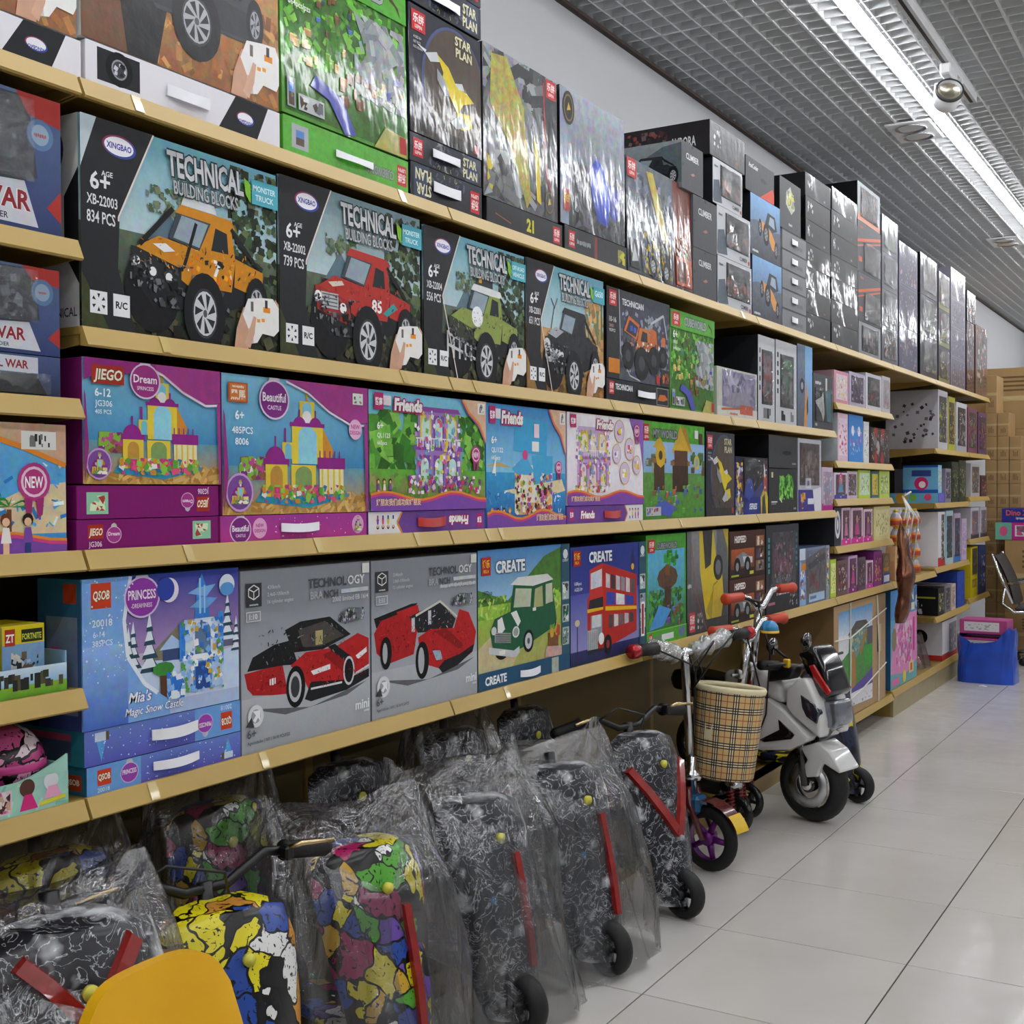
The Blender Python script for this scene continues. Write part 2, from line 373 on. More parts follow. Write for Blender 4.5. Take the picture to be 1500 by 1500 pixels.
for k, rails, lab in BAYS:
    y0 = Y0+k; y1 = y0+1 if k < 7 else 8.98
    bay = empty('shelving_bay', (0, 0, 0), lab, 'shelf', 'bays of the yellow gondola shelving')
    bp = MB().box((-.455, y0+.004, .0), (-.437, y1-.004, 2.2)); bp.build('back_panel', BACKP, bay)
    MB().box((-.468, y0+.001, 0), (-.436, y0+.034, 2.22), .004).build('upright', SHELF_D, bay)
    if k == 7: MB().box((-.468, y1-.034, 0), (-.436, y1, 2.22), .004).build('upright', SHELF_D, bay)
    for z in rails: shelf_part(bay, y0, y1, z, .035 if k in (5, 6) else .013)
    if k >= 5:
        MB().box((-.43, y0, .105), (-.016, y1, .13)).build('base_deck', SHELF_D, bay)
        MB().prism([(-.018, .131), (-.012, .131), (.002, .102), (-.016, .101)], 'y', y0+.003, y1-.003).build('price_rail', SHELF, bay)
        MB().box((-.02, y0+.003, 0), (-.006, y1-.003, .1)).build('kick_panel', plain('brushed_kick_panel', '#9c8f63', .35, var=.1, scale=8), bay)
        MB().box((-.42, y0+.002, 0), (-.02, y0+.008, .105)).build('side_cheek', SHELF_D, bay)
    elif k == 4:
        MB().box((-.43, y0, .1), (-.016, y1, .119)).build('base_deck', SHELF_D, bay)
        MB().prism([(-.018, .12), (-.012, .12), (.002, .09), (-.016, .089)], 'y', y0+.003, y1-.003).build('price_rail', SHELF, bay)
        MB().box((-.2, y0+.003, 0), (-.19, y1-.003, .1)).build('kick_panel', SHELF_D, bay)
    else:
        MB().box((-.43, y0, .06), (-.06, y1, .085)).build('base_deck', SHELF_D, bay)
        MB().box((-.075, y0+.003, 0), (-.06, y1-.003, .085)).build('kick_panel', SHELF_D, bay)

for o in [o for o in bpy.data.objects if o.name.startswith('shelving_bay')]:
    ys = [v.co.y for ch in o.children if ch.name.startswith('back_panel') for v in ch.data.vertices]
    o.location = (-.22, (min(ys)+max(ys))/2, 0)
    for ch in o.children: ch.location = (.22, -o.location.y, 0)

# scraps of clear tape left on the rails
TAPE = plain('old_clear_tape', '#bfa86c', .2, coat=.3)
tp = 0
for zl, ys in ((1.7525, (1.366, 2.077, 4.1)), (1.3758, (1.419, 2.08, 2.36, 3.07, 4.0)), (1.0334, (1.467, 1.8, 2.126, 2.41, 2.47, 3.55)), (.6522, (1.385, 1.645, 2.49, 4.06, 4.46))):
    for y in ys:
        par = None
        for o in bpy.data.objects:
            if o.name.startswith('price_rail') and abs(o.data.vertices[2].co.z-zl) < .006 and min(v.co.y for v in o.data.vertices) <= y <= max(v.co.y for v in o.data.vertices): par = o.parent
        if par is not None: MB().prism([(-.0112, zl+.031), (-.0104, zl+.031), (.0022, zl+.004), (.0014, zl+.004)], 'y', y-.009, y+.009).build('tape_scrap', TAPE, par)

# ------------------------------------------------------------------ printing on card
_TX = {}
def tmesh(s, bold=.0):
    """flat outline of a word: vertices (cap height 1), faces, width"""
    k = (s, bold)
    if k in _TX: return _TX[k]
    cu = bpy.data.curves.new('t', 'FONT'); cu.body = s; cu.size = 1; cu.resolution_u = 2; cu.offset = bold; cu.fill_mode = 'FRONT'
    o = bpy.data.objects.new('t', cu); COL.objects.link(o)
    dg = bpy.context.evaluated_depsgraph_get(); me = o.evaluated_get(dg).to_mesh()
    vs = [(v.co.x, v.co.y) for v in me.vertices]; fs = [tuple(p.vertices) for p in me.polygons]
    o.evaluated_get(dg).to_mesh_clear(); bpy.data.objects.remove(o); bpy.data.curves.remove(cu)
    if not vs: vs = [(0, 0)]
    x0 = min(v[0] for v in vs); x1 = max(v[0] for v in vs); ch = .73
    vs = [((x-x0)/ch, y/ch) for x, y in vs]
    _TX[k] = (vs, fs, (x1-x0)/ch); return _TX[k]

# print too small or blurred to read in the photograph: drawn as short illegible strokes
UNREAD = {'TOY', 'BUGGY RACE', 'GUN PLAY', 'SUPER RACER', 'ROCK CRAWLER', 'RACE CAR', '4WD', 'RC 4WD', 'RC-12', 'RC SERIES', 'SET11', 'RACER', '18 cm', 'BE', 'CORSAIR', '18', 'CARBLOCKS', 'Let us play', 'TRACK', 'The exclusive sports car', 'DARKHORSE'}
class Panel:
    def __init__(s, w, h, root=None, fr=(0, 0, 1, 1), flip=False):
        s.w, s.h, s.root, s.fr, s.flip = w, h, root or s, fr, flip
        if root is None: s.v = []; s.f = []; s.c = []; s.L = 0
    def sub(s, u0, v0, u1, v1, flip=False):
        a = s.P(u0, v0); b = s.P(u1, v1)
        if s.flip: a, b = (min(a[0], b[0]), min(a[1], b[1])), (max(a[0], b[0]), max(a[1], b[1]))
        R = s.root
        return Panel(s.w*(u1-u0), s.h*(v1-v0), R, (a[0]/R.w, a[1]/R.h, b[0]/R.w, b[1]/R.h), flip != s.flip)
    def P(s, u, v):
        if s.flip: u, v = 1-u, 1-v
        R = s.root; return ((s.fr[0]+u*(s.fr[2]-s.fr[0]))*R.w, (s.fr[1]+v*(s.fr[3]-s.fr[1]))*R.h)
    def raw(s, polys, cols):
        R = s.root; R.L += 1; L0 = R.L
        for k, (pts, c) in enumerate(zip(polys, cols)):
            R.L = L0+k*.3; n = len(R.v); R.v += [(x, y, R.L) for x, y in pts]; R.f.append(tuple(range(n, n+len(pts)))); R.c.append(c)
    def clamp(s, x, y):
        R = s.root; return (min(max(x, 0), R.w), min(max(y, 0), R.h))
    def poly(s, pts, col, g=0):
        s.raw([[s.clamp(*s.P(u, v)) for u, v in pts]], [colr(col, g)]); return s
    def polys(s, L, cols, g=0):
        s.raw([[s.clamp(*s.P(u, v)) for u, v in pts] for pts in L], [colr(c, g) for c in cols]); return s
    def rect(s, u0, v0, u1, v1, col, g=0): return s.poly([(u0, v0), (u1, v0), (u1, v1), (u0, v1)], col, g)
    def grad(s, u0, v0, u1, v1, cb, ct, g=0, n=1):
        a, b = colr(cb, g), colr(ct, g)
        s.raw([[s.clamp(*s.P(*q)) for q in ((u0, v0), (u1, v0), (u1, v1), (u0, v1))]], [[a, a, b, b]]); return s
    def circ(s, u, v, ru, col, rv=None, n=20, g=0, a0=0, a1=2*PI):
        rv = rv if rv is not None else ru*s.w/s.h
        return s.poly([(u+ru*math.cos(a0+(a1-a0)*k/n), v+rv*math.sin(a0+(a1-a0)*k/n)) for k in range(n + (0 if a1-a0 > 6.2 else 1))], col, g)
    def line(s, pts, wd, col, g=0):
        L = []
        for (a, b) in zip(pts[:-1], pts[1:]):
            p, q = s.P(*a), s.P(*b); dx, dy = q[0]-p[0], q[1]-p[1]; l = math.hypot(dx, dy) or 1; nx, ny = -dy/l*wd/2, dx/l*wd/2
            L.append([s.clamp(*t) for t in ((p[0]-nx, p[1]-ny), (q[0]-nx, q[1]-ny), (q[0]+nx, q[1]+ny), (p[0]+nx, p[1]+ny))])
        s.raw(L, [colr(col, g)]*len(L)); return s
    def specks(s, u0, v0, u1, v1, n, size, pal, seed=1, asp=1.0, g=.05, rot=True):
        r = random.Random(seed); L = []; C = []; big = rot and n > 11; n = int(n*2.4) if big else n; size = size*.62 if big else size
        for _ in range(n):
            u, v = r.uniform(u0, u1), r.uniform(v0, v1); a = r.uniform(0, PI) if rot else 0; k = size*r.uniform(.4, 1.3)
            x, y = s.P(u, v); L.append([])
            for dx, dy in ((-k, -k*asp), (k, -k*asp), (k, k*asp), (-k, k*asp)):
                q = s.clamp(x+dx*math.cos(a)-dy*math.sin(a), y+dx*math.sin(a)+dy*math.cos(a)); L[-1].append(q)
            C.append(r.choice(pal))
        x0, y0 = s.P(u0, v0); x1, y1 = s.P(u1, v1); x0, x1 = min(x0, x1), max(x0, x1); y0, y1 = min(y0, y1), max(y0, y1)
        L = [[(min(max(a, x0), x1), min(max(b, y0), y1)) for a, b in q] for q in L]
        s.raw(L, [colr(c, g) for c in C]); return s
    def text(s, t, u, v, h, col, al='l', bold=.012, maxw=None, out=None, ow=.035, sq=None, slant=0, flip=False):
        if t in UNREAD:
            w = min(maxw or .3, len(t)*.62*h*s.h/s.w); u0 = u-{'l': 0, 'c': .5, 'r': 1}[al]*w; r = random.Random(t); L = []; x = u0
            while x < u0+w:
                k = h*s.h/s.w*r.uniform(.15, .5); a = v+h*r.uniform(0, .25); L.append([(x, a), (min(x+k, u0+w), a), (min(x+k, u0+w), v+h*r.uniform(.7, 1)), (x, v+h*r.uniform(.7, 1))]); x += k+h*s.h/s.w*.14
            return s.polys(L, [col]*len(L))
        for (c, b) in (((out, bold+ow),) if out else ())+((col, bold),):
            vs, fs, tw = tmesh(t, b); k = h*s.h; kx = k
            if sq: kx = k*sq
            if maxw and tw*kx > maxw*s.w: kx = maxw*s.w/tw
            off = {'l': 0, 'c': -.5, 'r': -1}[al]*tw*kx
            R = s.root; R.L += 1; n = len(R.v); sg = -1 if (s.flip != flip) else 1; bx, by = s.P(u, v)
            for x, y in vs:
                X, Y = x*kx+off+y*k*slant, y*k; q = s.clamp(bx+sg*X, by+sg*Y); R.v.append((q[0], q[1], R.L))
            for f in fs: R.f.append(tuple(i+n for i in f)); R.c.append(colr(c))
        return s
    def build(s, name, mat, parent, O, U, V, N, eps=2e-5):
        O, U, V, N = map(Vector, (O, U, V, N)); mb = MB()
        mb.v = [tuple(O+U*x+V*y+N*(1.5e-4+l*eps)) for x, y, l in s.v]; mb.f = s.f; mb.c = s.c
        return mb.build(name, mat, parent)

def bow_strip(parent, y, z, w, h, x, mat, name='carry_handle', out=.008):
    m = MB()
    def fn(i, j):
        b = math.sin(PI*i)
        return (x+out*b*(.4+.6*(1-j)), y-w/2+w*i, z-h/2+h*j-.15*h*b)
    m.grid(fn, 8, 1); m.grid(lambda i, j: (Vector(fn(i, j))-Vector((.0012, 0, 0))), 8, 1)
    return m.build(name, mat, parent, True)

BOXN = {}
def make_box(key, art, label, dims=None, depth=.08, body='#777777', sidec=None, topc=None, mat=None, side=None, handle=None,
             window=None, xo=-.02, tilt=0, rz=0, cat='toy box', group=None, name='toy_box', bodymat=None, hmat=None, gap=.004):
    y0, y1, z0, z1 = dims or B[key]
    for lo, zl in ((1.39, 1.738), (1.05, 1.3615), (.68, 1.0195)):
        if key[0] in 'bde' and z0 >= lo: z1 = min(z1, zl) if z0 < zl else z1; break
    w, h = y1-y0-gap, z1-z0-.0015; mat = mat or PRINT
    e = empty(name, (xo, (y0+y1)/2, z0+.0006+(depth*abs(math.sin(tilt)))), label, cat, group, rz=rz, ry=-tilt)
    bc = colr(body); sd = colr(sidec or body); tp = colr(topc or sidec or body)
    MB().box((-depth, -w/2, 0), (0, w/2, h), .0012, cols=[sd, tp, sd, bc, sd, sd]).build('carton_body', bodymat or mat, e)
    if art:
        p = Panel(w, h); art(p)
        p.build('front_print', mat, e, (0, -w/2, 0), (0, 1, 0), (0, 0, 1), (1, 0, 0))
    if side:
        q = Panel(depth, h); side(q)
        q.build('side_print', mat, e, (-depth, -w/2, 0), (1, 0, 0), (0, 0, 1), (0, -1, 0))
    if handle:
        for hh in (handle if isinstance(handle, list) else [handle]):
            u, v, hw, hv = hh[:4]; bow_strip(e, -w/2+u*w, v*h, hw*w, hv*h, .0045, hmat or WHITE_STRAP)
    if window:
        for (a, b_, c, d) in (window if isinstance(window, list) else [window]):
            sd_ = random.Random(key); ph = sd_.uniform(0, 6)
            MB().grid(lambda i, j: (.0065+.004*math.sin(PI*i)*math.sin(PI*j)+.0012*math.sin(9*i+ph+4*j), -w/2+w*(a+(c-a)*i), h*(b_+(d-b_)*j)), 10, 8).build('window_film', FILM, e, True)
    return e

# ---- pictures -----------------------------------------------------------------
def wheel(p, u, v, r, squash=.8, tyre='#17171a', rim='#b9bcc2', sp=6):
    rv = r*p.w/p.h
    p.circ(u, v, r*squash, tyre, rv, 22, .05); p.circ(u, v, r*squash*.62, '#3a3b40', rv*.62, 18); p.circ(u, v, r*squash*.55, rim, rv*.55, 18)
    L = []
    for k in range(sp):
        a = 2*PI*k/sp+.3; L.append([(u+r*squash*.12*math.cos(a-.5), v+rv*.12*math.sin(a-.5)), (u+r*squash*.5*math.cos(a-.16), v+rv*.5*math.sin(a-.16)), (u+r*squash*.5*math.cos(a+.3), v+rv*.5*math.sin(a+.3))])
    p.polys(L, ['#2a2b30']*sp); p.circ(u, v, r*squash*.1, '#55575c', rv*.1, 8)

def hand_pad(p, u, v, k):
    """hand holding a white remote control, lower right corner"""
    q = p.sub(u, v, u+k, v+k*1.25*p.w/p.h if False else v+k*1.15)
    q.poly([(0, 0), (.05, .35), (.2, .75), (.42, .8), (.42, .45), (.3, .0)], '#c79a80', .05)
    q.poly([(.86, .8), (1, .6), (1, .9), (.92, 1)], '#c79a80', .05)
    q.poly([(.18, .62), (.3, .92), (.62, .98), (.86, 1.0), (1, .84), (1, .42), (.88, .3), (.62, .32), (.5, .14), (.34, .1), (.3, .38)], '#e9e7e4', .03)
    q.poly([(.3, .38), (.34, .1), (.42, .12), (.4, .4)], '#c3c0bd')
    q.rect(.64, .72, .8, .82, '#e08a1e'); q.rect(.68, .8, .74, .95, '#33343a'); q.rect(.36, .7, .42, .88, '#6a625c')
    q.rect(.5, .52, .57, .58, '#e5962a'); q.rect(.6, .54, .67, .6, '#e5962a')
    q.poly([(.22, .1), (.3, .3), (.42, .62), (.48, .6), (.44, .3), (.34, .02)], '#d0a48a', .04)

def rc_icons(p, u=.03, v=.04, k=.075):
    kv = k*p.w/p.h*1.05
    for i, t in enumerate(('', 'R/C')):
        a = u+i*k*1.35; p.rect(a, v, a+k, v+kv, '#e9eaec')
        if t: p.text(t, a+k/2, v+kv*.36, kv*.32, '#1c1c1e', 'c', .03, maxw=k*.86)
        else:
            for q in range(6):
                an = PI/6+q*PI/3; c, s_ = math.cos(an), math.sin(an)
                p.poly([(a+k*(.5+.18*c), v+kv*(.5+.18*s_)), (a+k*(.5+.4*math.cos(an-.22)), v+kv*(.5+.4*math.sin(an-.22))), (a+k*(.5+.4*math.cos(an+.22)), v+kv*(.5+.4*math.sin(an+.22)))], '#1d1d20')

def oval_logo(p, u, v, r, t='XINGBAO', flip=False):
    rv = r*.52*p.w/p.h
    p.circ(u-.006*0, v, r, '#8c2f58', rv, 24); p.circ(u+r*.06, v-rv*.08, r*.97, '#37479c', rv*.95, 24); p.circ(u, v, r*.88, '#e9e8f0', rv*.84, 24)
    p.text(t, u, v-rv*.28, rv*.56, '#39379a', 'c', .03, maxw=r*1.5, flip=flip)

def truck(p, body, dark, kind=0):
    """off-road truck in three-quarter view"""
    q = p
    q.circ(.2, .3, .17, '#131316', .28, 20, .05)
    q.poly([(.08, .36), (.14, .62), (.8, .64), (.96, .5), (.9, .34), (.6, .2), (.2, .2)], '#1d1e22', .12)
    q.poly([(.1, .56), (.24, .66), (.5, .62), (.42, .5), (.36, .48)], body, .06)
    q.poly([(.07, .56), (.1, .56), (.36, .48), (.38, .36), (.34, .3), (.09, .38)], dark, .08)
    q.poly([(.42, .5), (.5, .62), (.56, .64), (.56, .4), (.44, .36), (.38, .4), (.38, .46)], body, .06)
    q.poly([(.3, .66), (.36, .86), (.6, .84), (.52, .62)], '#3e464c', .06); q.poly([(.33, .67), (.385, .83), (.56, .81), (.5, .64)], '#8fa0a8', .1)
    q.poly([(.5, .62), (.585, .84), (.72, .82), (.75, .6), (.72, .38), (.56, .38)], body, .06)
    q.poly([(.58, .64), (.61, .8), (.69, .78), (.7, .64)], '#23282c', .06)
    q.poly([(.34, .84), (.38, .9), (.72, .88), (.75, .82), (.6, .82)], body if kind != 2 else '#dfe1e0', .05)
    q.poly([(.75, .62), (.95, .56), (.95, .42), (.9, .38), (.74, .42)], body, .07); q.line([(.72, .82), (.9, .6)], .007*p.w/.3, '#18181b'); q.line([(.75, .75), (.92, .58)], .004*p.w/.3, '#18181b')
    if kind == 0:
        q.line([(.12, .58), (.33, .86)], .008*p.w/.3, '#1a1a1d'); q.line([(.4, .5), (.48, .8)], .006*p.w/.3, '#1a1a1d')
        q.poly([(.38, .9), (.4, .96), (.6, .95), (.62, .89)], '#d7dade', .05)
        for a, b in ((.1, .47), (.2, .42), (.3, .4)): q.circ(a, b, .03, '#33343a', n=14); q.circ(a, b, .022, '#eef0ef', n=12)
        q.text('7', .62, .47, .1, '#f2f2f2', 'c', .05); q.poly([(.2, .6), (.28, .62), (.34, .58), (.27, .56)], '#e8e8e8')
        q.specks(.42, .4, .72, .58, 12, .006*p.w/.3, ['#f0a41c', '#f5f5f5', '#e2780e', '#222'], 3)
    elif kind == 1:
        q.rect(.12, .4, .27, .52, '#b8bcc0', .05)
        for k in range(4): q.line([(.13, .42+.028*k), (.26, .42+.028*k)], .002*p.w/.3, '#5b5e62')
        q.circ(.095, .48, .03, '#f3f2f0', n=14); q.circ(.31, .42, .03, '#f3f2f0', n=14); q.text('85', .62, .44, .1, '#efefef', 'c', .03)
        q.poly([(.68, .44), (.78, .54), (.82, .5), (.72, .42)], '#3f9a98')
        q.poly([(.18, .6), (.3, .63), (.32, .6), (.22, .57)], '#d9c9b8')
    elif kind == 2:
        q.poly([(.4, .9), (.42, 1.0), (.62, .99), (.62, .89)], '#33373b', .06); q.rect(.44, .92, .48, .97, '#d9a320')
        for k in range(5): q.line([(.06+.07*k, .18), (.06+.07*k, .42-.03*k)], .006*p.w/.3, '#c9cbcd')
        q.line([(.05, .3), (.4, .2)], .006*p.w/.3, '#c9cbcd'); q.line([(.05, .4), (.4, .3)], .005*p.w/.3, '#b9bbbd'); q.circ(.42, .6, .07, '#eef0f6', n=16); q.circ(.42, .6, .12, '#cfd4e6', n=16, g=.08) if False else None
    else:
        q.poly([(.1, .6), (.24, .68), (.36, .64), (.24, .56)], '#a7abb0', .05); q.circ(.1, .48, .05, '#d5d8da', n=14); q.circ(.3, .38, .05, '#d5d8da', n=14)
        q.specks(.07, .3, .36, .45, 14, .008*p.w/.3, ['#9ba0a5', '#dadde0', '#222428'], 5)
    bc = srgb(body); q.specks(.12, .46, .9, .66, 30, .0045*p.w/.3, [tuple(x*.55 for x in bc), tuple(min(1, x*1.35) for x in bc), '#1c1c1e'], 12, .3); q.specks(.06, .3, .5, .5, 24, .006*p.w/.3, ['#44464c', '#0e0e10', '#77797e'], 13, .5)
    q.specks(.2, .2, .7, .38, 26, .008*p.w/.3, ['#2c2d32', '#44464c', '#0e0e10', '#6a6d72'], 8)
    wheel(q, .9, .33, .135, .62, rim='#b4b7bc', sp=7); wheel(q, .53, .2, .2, .7, rim='#c9ccd0', sp=7)

def art_technical(code, pcs, tagw, body, dark, kind, desert=False):
    def f(p):
        sky = ('#6aa9bd', '#8fbccb') if kind in (0, 2, 3) else ('#6f8a94', '#8ba5ae')
        p.grad(0, .45, 1, 1, '#b9cfd2', sky[0], .08); p.grad(0, .0, 1, .5, '#1d1e18' if not desert else '#7d5c33', '#5d6a58' if not desert else '#c79a62', .18)
        if not desert:
            p.poly([(.28, .45), (.4, .66), (.5, .5), (.62, .5), (.7, .42)], '#5d7584', .1)
            p.specks(.72, .3, 1, .98, 90, .012*p.w/.44, ['#31412c', '#40543a', '#26301f', '#5c6d48', '#1d2419'], code, g=.2)
            p.specks(.3, .62, .52, .76, 24, .008*p.w/.44, ['#4d5f43', '#6f8062'], code+5, g=.2)
        else:
            p.specks(.74, .4, 1, .8, 26, .016*p.w/.44, ['#b98d55', '#97703f', '#6e7a52', '#d2a76d'], 4, 1.6, .1); p.rect(.9, .45, .93, .74, '#6d7d4c', .1); p.rect(.96, .5, .985, .8, '#5f7044', .1)
            p.line([(.3, .5), (.34, .68), (.3, .74)], .004, '#3d2c1e'); p.line([(.34, .66), (.38, .75)], .003, '#3d2c1e')
        p.specks(0, 0, 1, .3, 60, .014*p.w/.44, ['#3c3c2a', '#24241c', '#52533a', '#1a1a16'] if not desert else ['#a87b42', '#8c6534', '#c2965a', '#5e4527'], code+1, 1, .15)
        truck(p.sub(.17, .0, .95, .77), body, dark, kind)
        p.poly([(0, 1), (.0, .18), (.1, .0), (.24, 0), (.16, .3), (.17, .55), (.33, 1)], '#26272a', .03)
        p.poly([(0, .1), (0, .0), (.12, 0), (.02, .22), (0, .26)], '#3c4128' if not desert else '#8f6a3c', .2)
        if kind == 0: p.poly([(0, 1), (0, .75), (.07, 1)], '#b9c7cf', .04)
        p.line([(.33, 1), (.165, .55), (.3, 0) if kind > 1 else (.165, .53)], .0032, '#e5d9d2')
        oval_logo(p, .17, .89, .075)
        p.text('6+', .04, .66, .085, '#e9e9ec', bold=.02); p.text('AGE', .09, .73, .026, '#e9e9ec')
        p.text('XB-2200%d' % code, .025, .585, .05, '#e2e2e5', maxw=.135, bold=.015); p.text(pcs, .025, .5, .058, '#e2e2e5', maxw=.125, bold=.015)
        p.text('TECHNICAL', .4, .83, .125, '#c3c6ca', bold=.03, maxw=.4, out='#303438', ow=.05, slant=-.08)
        p.text('BUILDING BLOCKS', .43, .74, .07, '#b4b7bb', bold=.02, maxw=.34, out='#303438', ow=.05, slant=-.08)
        p.poly([(.8, .93), (.84, .9), (.84, .8), (.81, .84)], '#79b52c')
        p.rect(.845, .8, 1, .935, '#4fa7b8'); tw = tagw.split('|')
        for i, t in enumerate(tw): p.text(t, .92, .875-.05*i-(0 if len(tw) > 1 else .02), .032 if len(tw) > 1 else .05, '#d5eef2', 'c', .02, maxw=.13)
        rc_icons(p, .035, .07); hand_pad(p, .74, .0, .26)
    return f

def art_white_strip(p):
    p.rect(0, 0, 1, 1, '#e3e1e8'); p.rect(.05, .16, .245, .92, '#232427', .02)
    p.circ(.15, .55, .062, '#0e0e10', n=24); p.circ(.15, .55, .036, '#8f9298', n=20); p.circ(.15, .55, .03, '#3b3d42', n=16); p.specks(.12, .4, .18, .7, 7, .004, ['#c9ccd0', '#17171a'], 3)
    p.poly([(.64, 0), (.74, 1), (.93, 1), (.86, 0)], '#232427', .02); oval_logo(p, .795, .5, .05, flip=True)
def art_desert_truck(p):
    p.grad(0, 0, 1, 1, '#8d5c34', '#c89a5c', .2); p.specks(.2, 0, 1, .5, 50, .018, ['#b07a42', '#a5692f', '#c79555', '#7c4c28'], 2, .5, .15)
    p.poly([(0, 0), (.26, 0), (.2, .25), (.12, .55), (0, .6)], '#6f4a34', .12); p.poly([(.13, .55), (.2, .0), (.34, 0), (.4, .35), (.3, .8)], '#1f1f22', .06)
    p.poly([(.12, 1), (.16, .5), (.34, .28), (.84, .3), (.9, 1)], '#3a3b40', .14); p.poly([(.16, 1), (.24, .62), (.4, .5), (.5, 1)], '#4d4f55', .1); p.poly([(.3, .3), (.4, .5), (.86, .46), (.84, .32)], '#2b2c30', .1)
    wheel(p, .54, .3, .15, .85, rim='#a9abb0', sp=8); wheel(p, .86, .42, .1, .5, rim='#9a9ca2')
    rc_icons(p, .03, .33, .075); hand_pad(p, .72, .0, .3)
    p.specks(.3, .5, .8, .95, 40, .01, ['#55575d', '#2a2b2f', '#6d7077', '#1b1b1e'], 9, .6)

GREENS = ['#4f9a2c', '#3d7f22', '#66b43a', '#2f661c', '#7fc24a']
def red_logo(p, u0, v0, u1, v1, cn='乐拼', t='LEPIN', c='#c2272d', tc='#f2dede'):
    p.rect(u0, v0, u1, v1, c); p.text(cn, (u0+u1)/2, v0+(v1-v0)*.45, (v1-v0)*.34, tc, 'c', .03, maxw=(u1-u0)*.8); p.text(t, (u0+u1)/2, v0+(v1-v0)*.14, (v1-v0)*.18, tc, 'c', .02, maxw=(u1-u0)*.8)
def cubes(p, u0, v0, u1, v1, n, pal, seed, k=.02):
    """blocks drawn with a light top and a dark side"""
    r = random.Random(seed); L = []; C = []
    for _ in range(n):
        u = r.uniform(u0, u1-k); v = r.uniform(v0, v1-k); c = srgb(r.choice(pal)); a = k*r.uniform(.6, 2.2); b = k*r.uniform(.6, 1.6)*p.w/p.h
        a = min(a, u1-u); b = min(b, v1-v)
        L += [[(u, v), (u+a, v), (u+a, v+b), (u, v+b)], [(u, v+b), (u+a, v+b), (u+a*1.15, v+b*1.22), (u+a*.15, v+b*1.22)], [(u+a, v), (u+a*1.15, v+b*.2), (u+a*1.15, v+b*1.22), (u+a, v+b)]]
        C += [c, tuple(min(1, x*1.5) for x in c), tuple(x*.55 for x in c)]
    p.polys(L, C, .06)
def art_cubeworld(name='CUBEWORLD', full=True, sea=False):
    def f(p):
        p.grad(0, 0, 1, 1, '#4c8f2c', '#57a832', .12); p.rect(.02, .02, .98, .82, '#3c6a26', .25)
        p.specks(.02, .3, .98, .82, 70, .02*p.w/.4, GREENS+['#58863c'], 3, .5, .2); p.specks(.55, .25, .98, .75, 26, .02*p.w/.4, ['#8f9698', '#7c8488', '#a9aeb0'], 5, 2.2, .15)
        cubes(p, .25, .5, .55, .75, 12, ['#5a4028', '#4f6fc0', '#3b4a5c', '#6e5234'], 2); cubes(p, .05, .3, .5, .5, 16, ['#b98f52', '#7ba944', '#d2b06e', '#8a6a3c'], 4, .025); cubes(p, .4, .15, .75, .4, 14, ['#8c5f30', '#6e4722', '#a9783e', '#5a3a1c'], 6, .03)
        p.poly([(.2, .2), (.34, .16), (.46, .0), (.55, .02), (.44, .2), (.24, .27)], '#4a50a8', .05); p.poly([(.7, .0), (.8, .14), (.98, .12), (.98, 0)], '#a9a356', .15)
        cubes(p, .62, .3, .97, .46, 9, ['#c4a85c', '#4b4fa0', '#7d8a46'], 9, .025)
        p.rect(.0, .82, 1, 1, '#4ea22e', .12); p.text(name, .3, .87, .085, '#9aa0a0', bold=.05, maxw=.5, out='#2b2f30', ow=.05)
        p.rect(.03, .04, .09, .2, '#9aa0a4'); p.rect(.04, .05, .08, .12, '#5b4a3c'); p.rect(.04, .12, .08, .17, '#4f7fc4'); p.rect(.11, .04, .3, .13, '#b5b9bb'); p.specks(.12, .05, .29, .12, 9, .008, ['#4a3a30', '#d9d9d9', '#6b6f72'], 4)
        p.text('6+', .05, .72, .075, '#f2f5ee', bold=.02); p.text('18030', .05, .66, .035, '#e6efe0'); p.text('664pcs/pzs', .05, .6, .035, '#e6efe0', maxw=.16)
        red_logo(p, .03, .84, .2, .98) if name != 'CUBEWORLD' or full else None
        p.poly([(.84, .96), (.93, .9), (.95, .84), (.9, .9), (.85, .92)], '#4a3520'); p.rect(.92, .02, .98, .12, '#b02a2a')
    return f
def art_green_strip(p):
    p.rect(0, 0, 1, 1, '#55a832', .15); p.rect(.06, .2, .18, .85, '#a7abb0'); p.rect(.09, .3, .15, .5, '#5b4a3c'); p.rect(.09, .5, .15, .7, '#4f7fc4')
    p.text('CUBEWORLD', .87, .52, .26, '#8c9290', 'l', .05, maxw=.24, out='#2b2f30', flip=True); q = p.sub(.9, .2, .985, .8, flip=True); red_logo(q, 0, 0, 1, 1)
def ship(p):
    p.poly([(.12, .82), (.3, .9), (.36, .8), (.2, .74)], '#c9ccd0'); p.poly([(.0, .88), (.14, .86), (.12, .82)], '#d9dcdf'); p.poly([(.3, .88), (.48, .78), (.6, .6), (.78, .56), (.9, .48), (.72, .4), (.62, .24), (.5, .42), (.36, .56), (.4, .68)], '#d9c21c', .08)
    p.poly([(.3, .7), (.42, .6), (.5, .42), (.42, .4), (.3, .56)], '#8f959a', .12); p.poly([(.58, .62), (.7, .66), (.74, .58), (.64, .56)], '#cfd3d6', .08); p.poly([(.62, .26), (.82, .3), (.86, .14), (.7, .06), (.56, .08), (.6, .18)], '#d9c21c', .08); p.poly([(.5, .1), (.68, .26), (.78, .12), (.6, .04)], '#a9aeb2', .1)
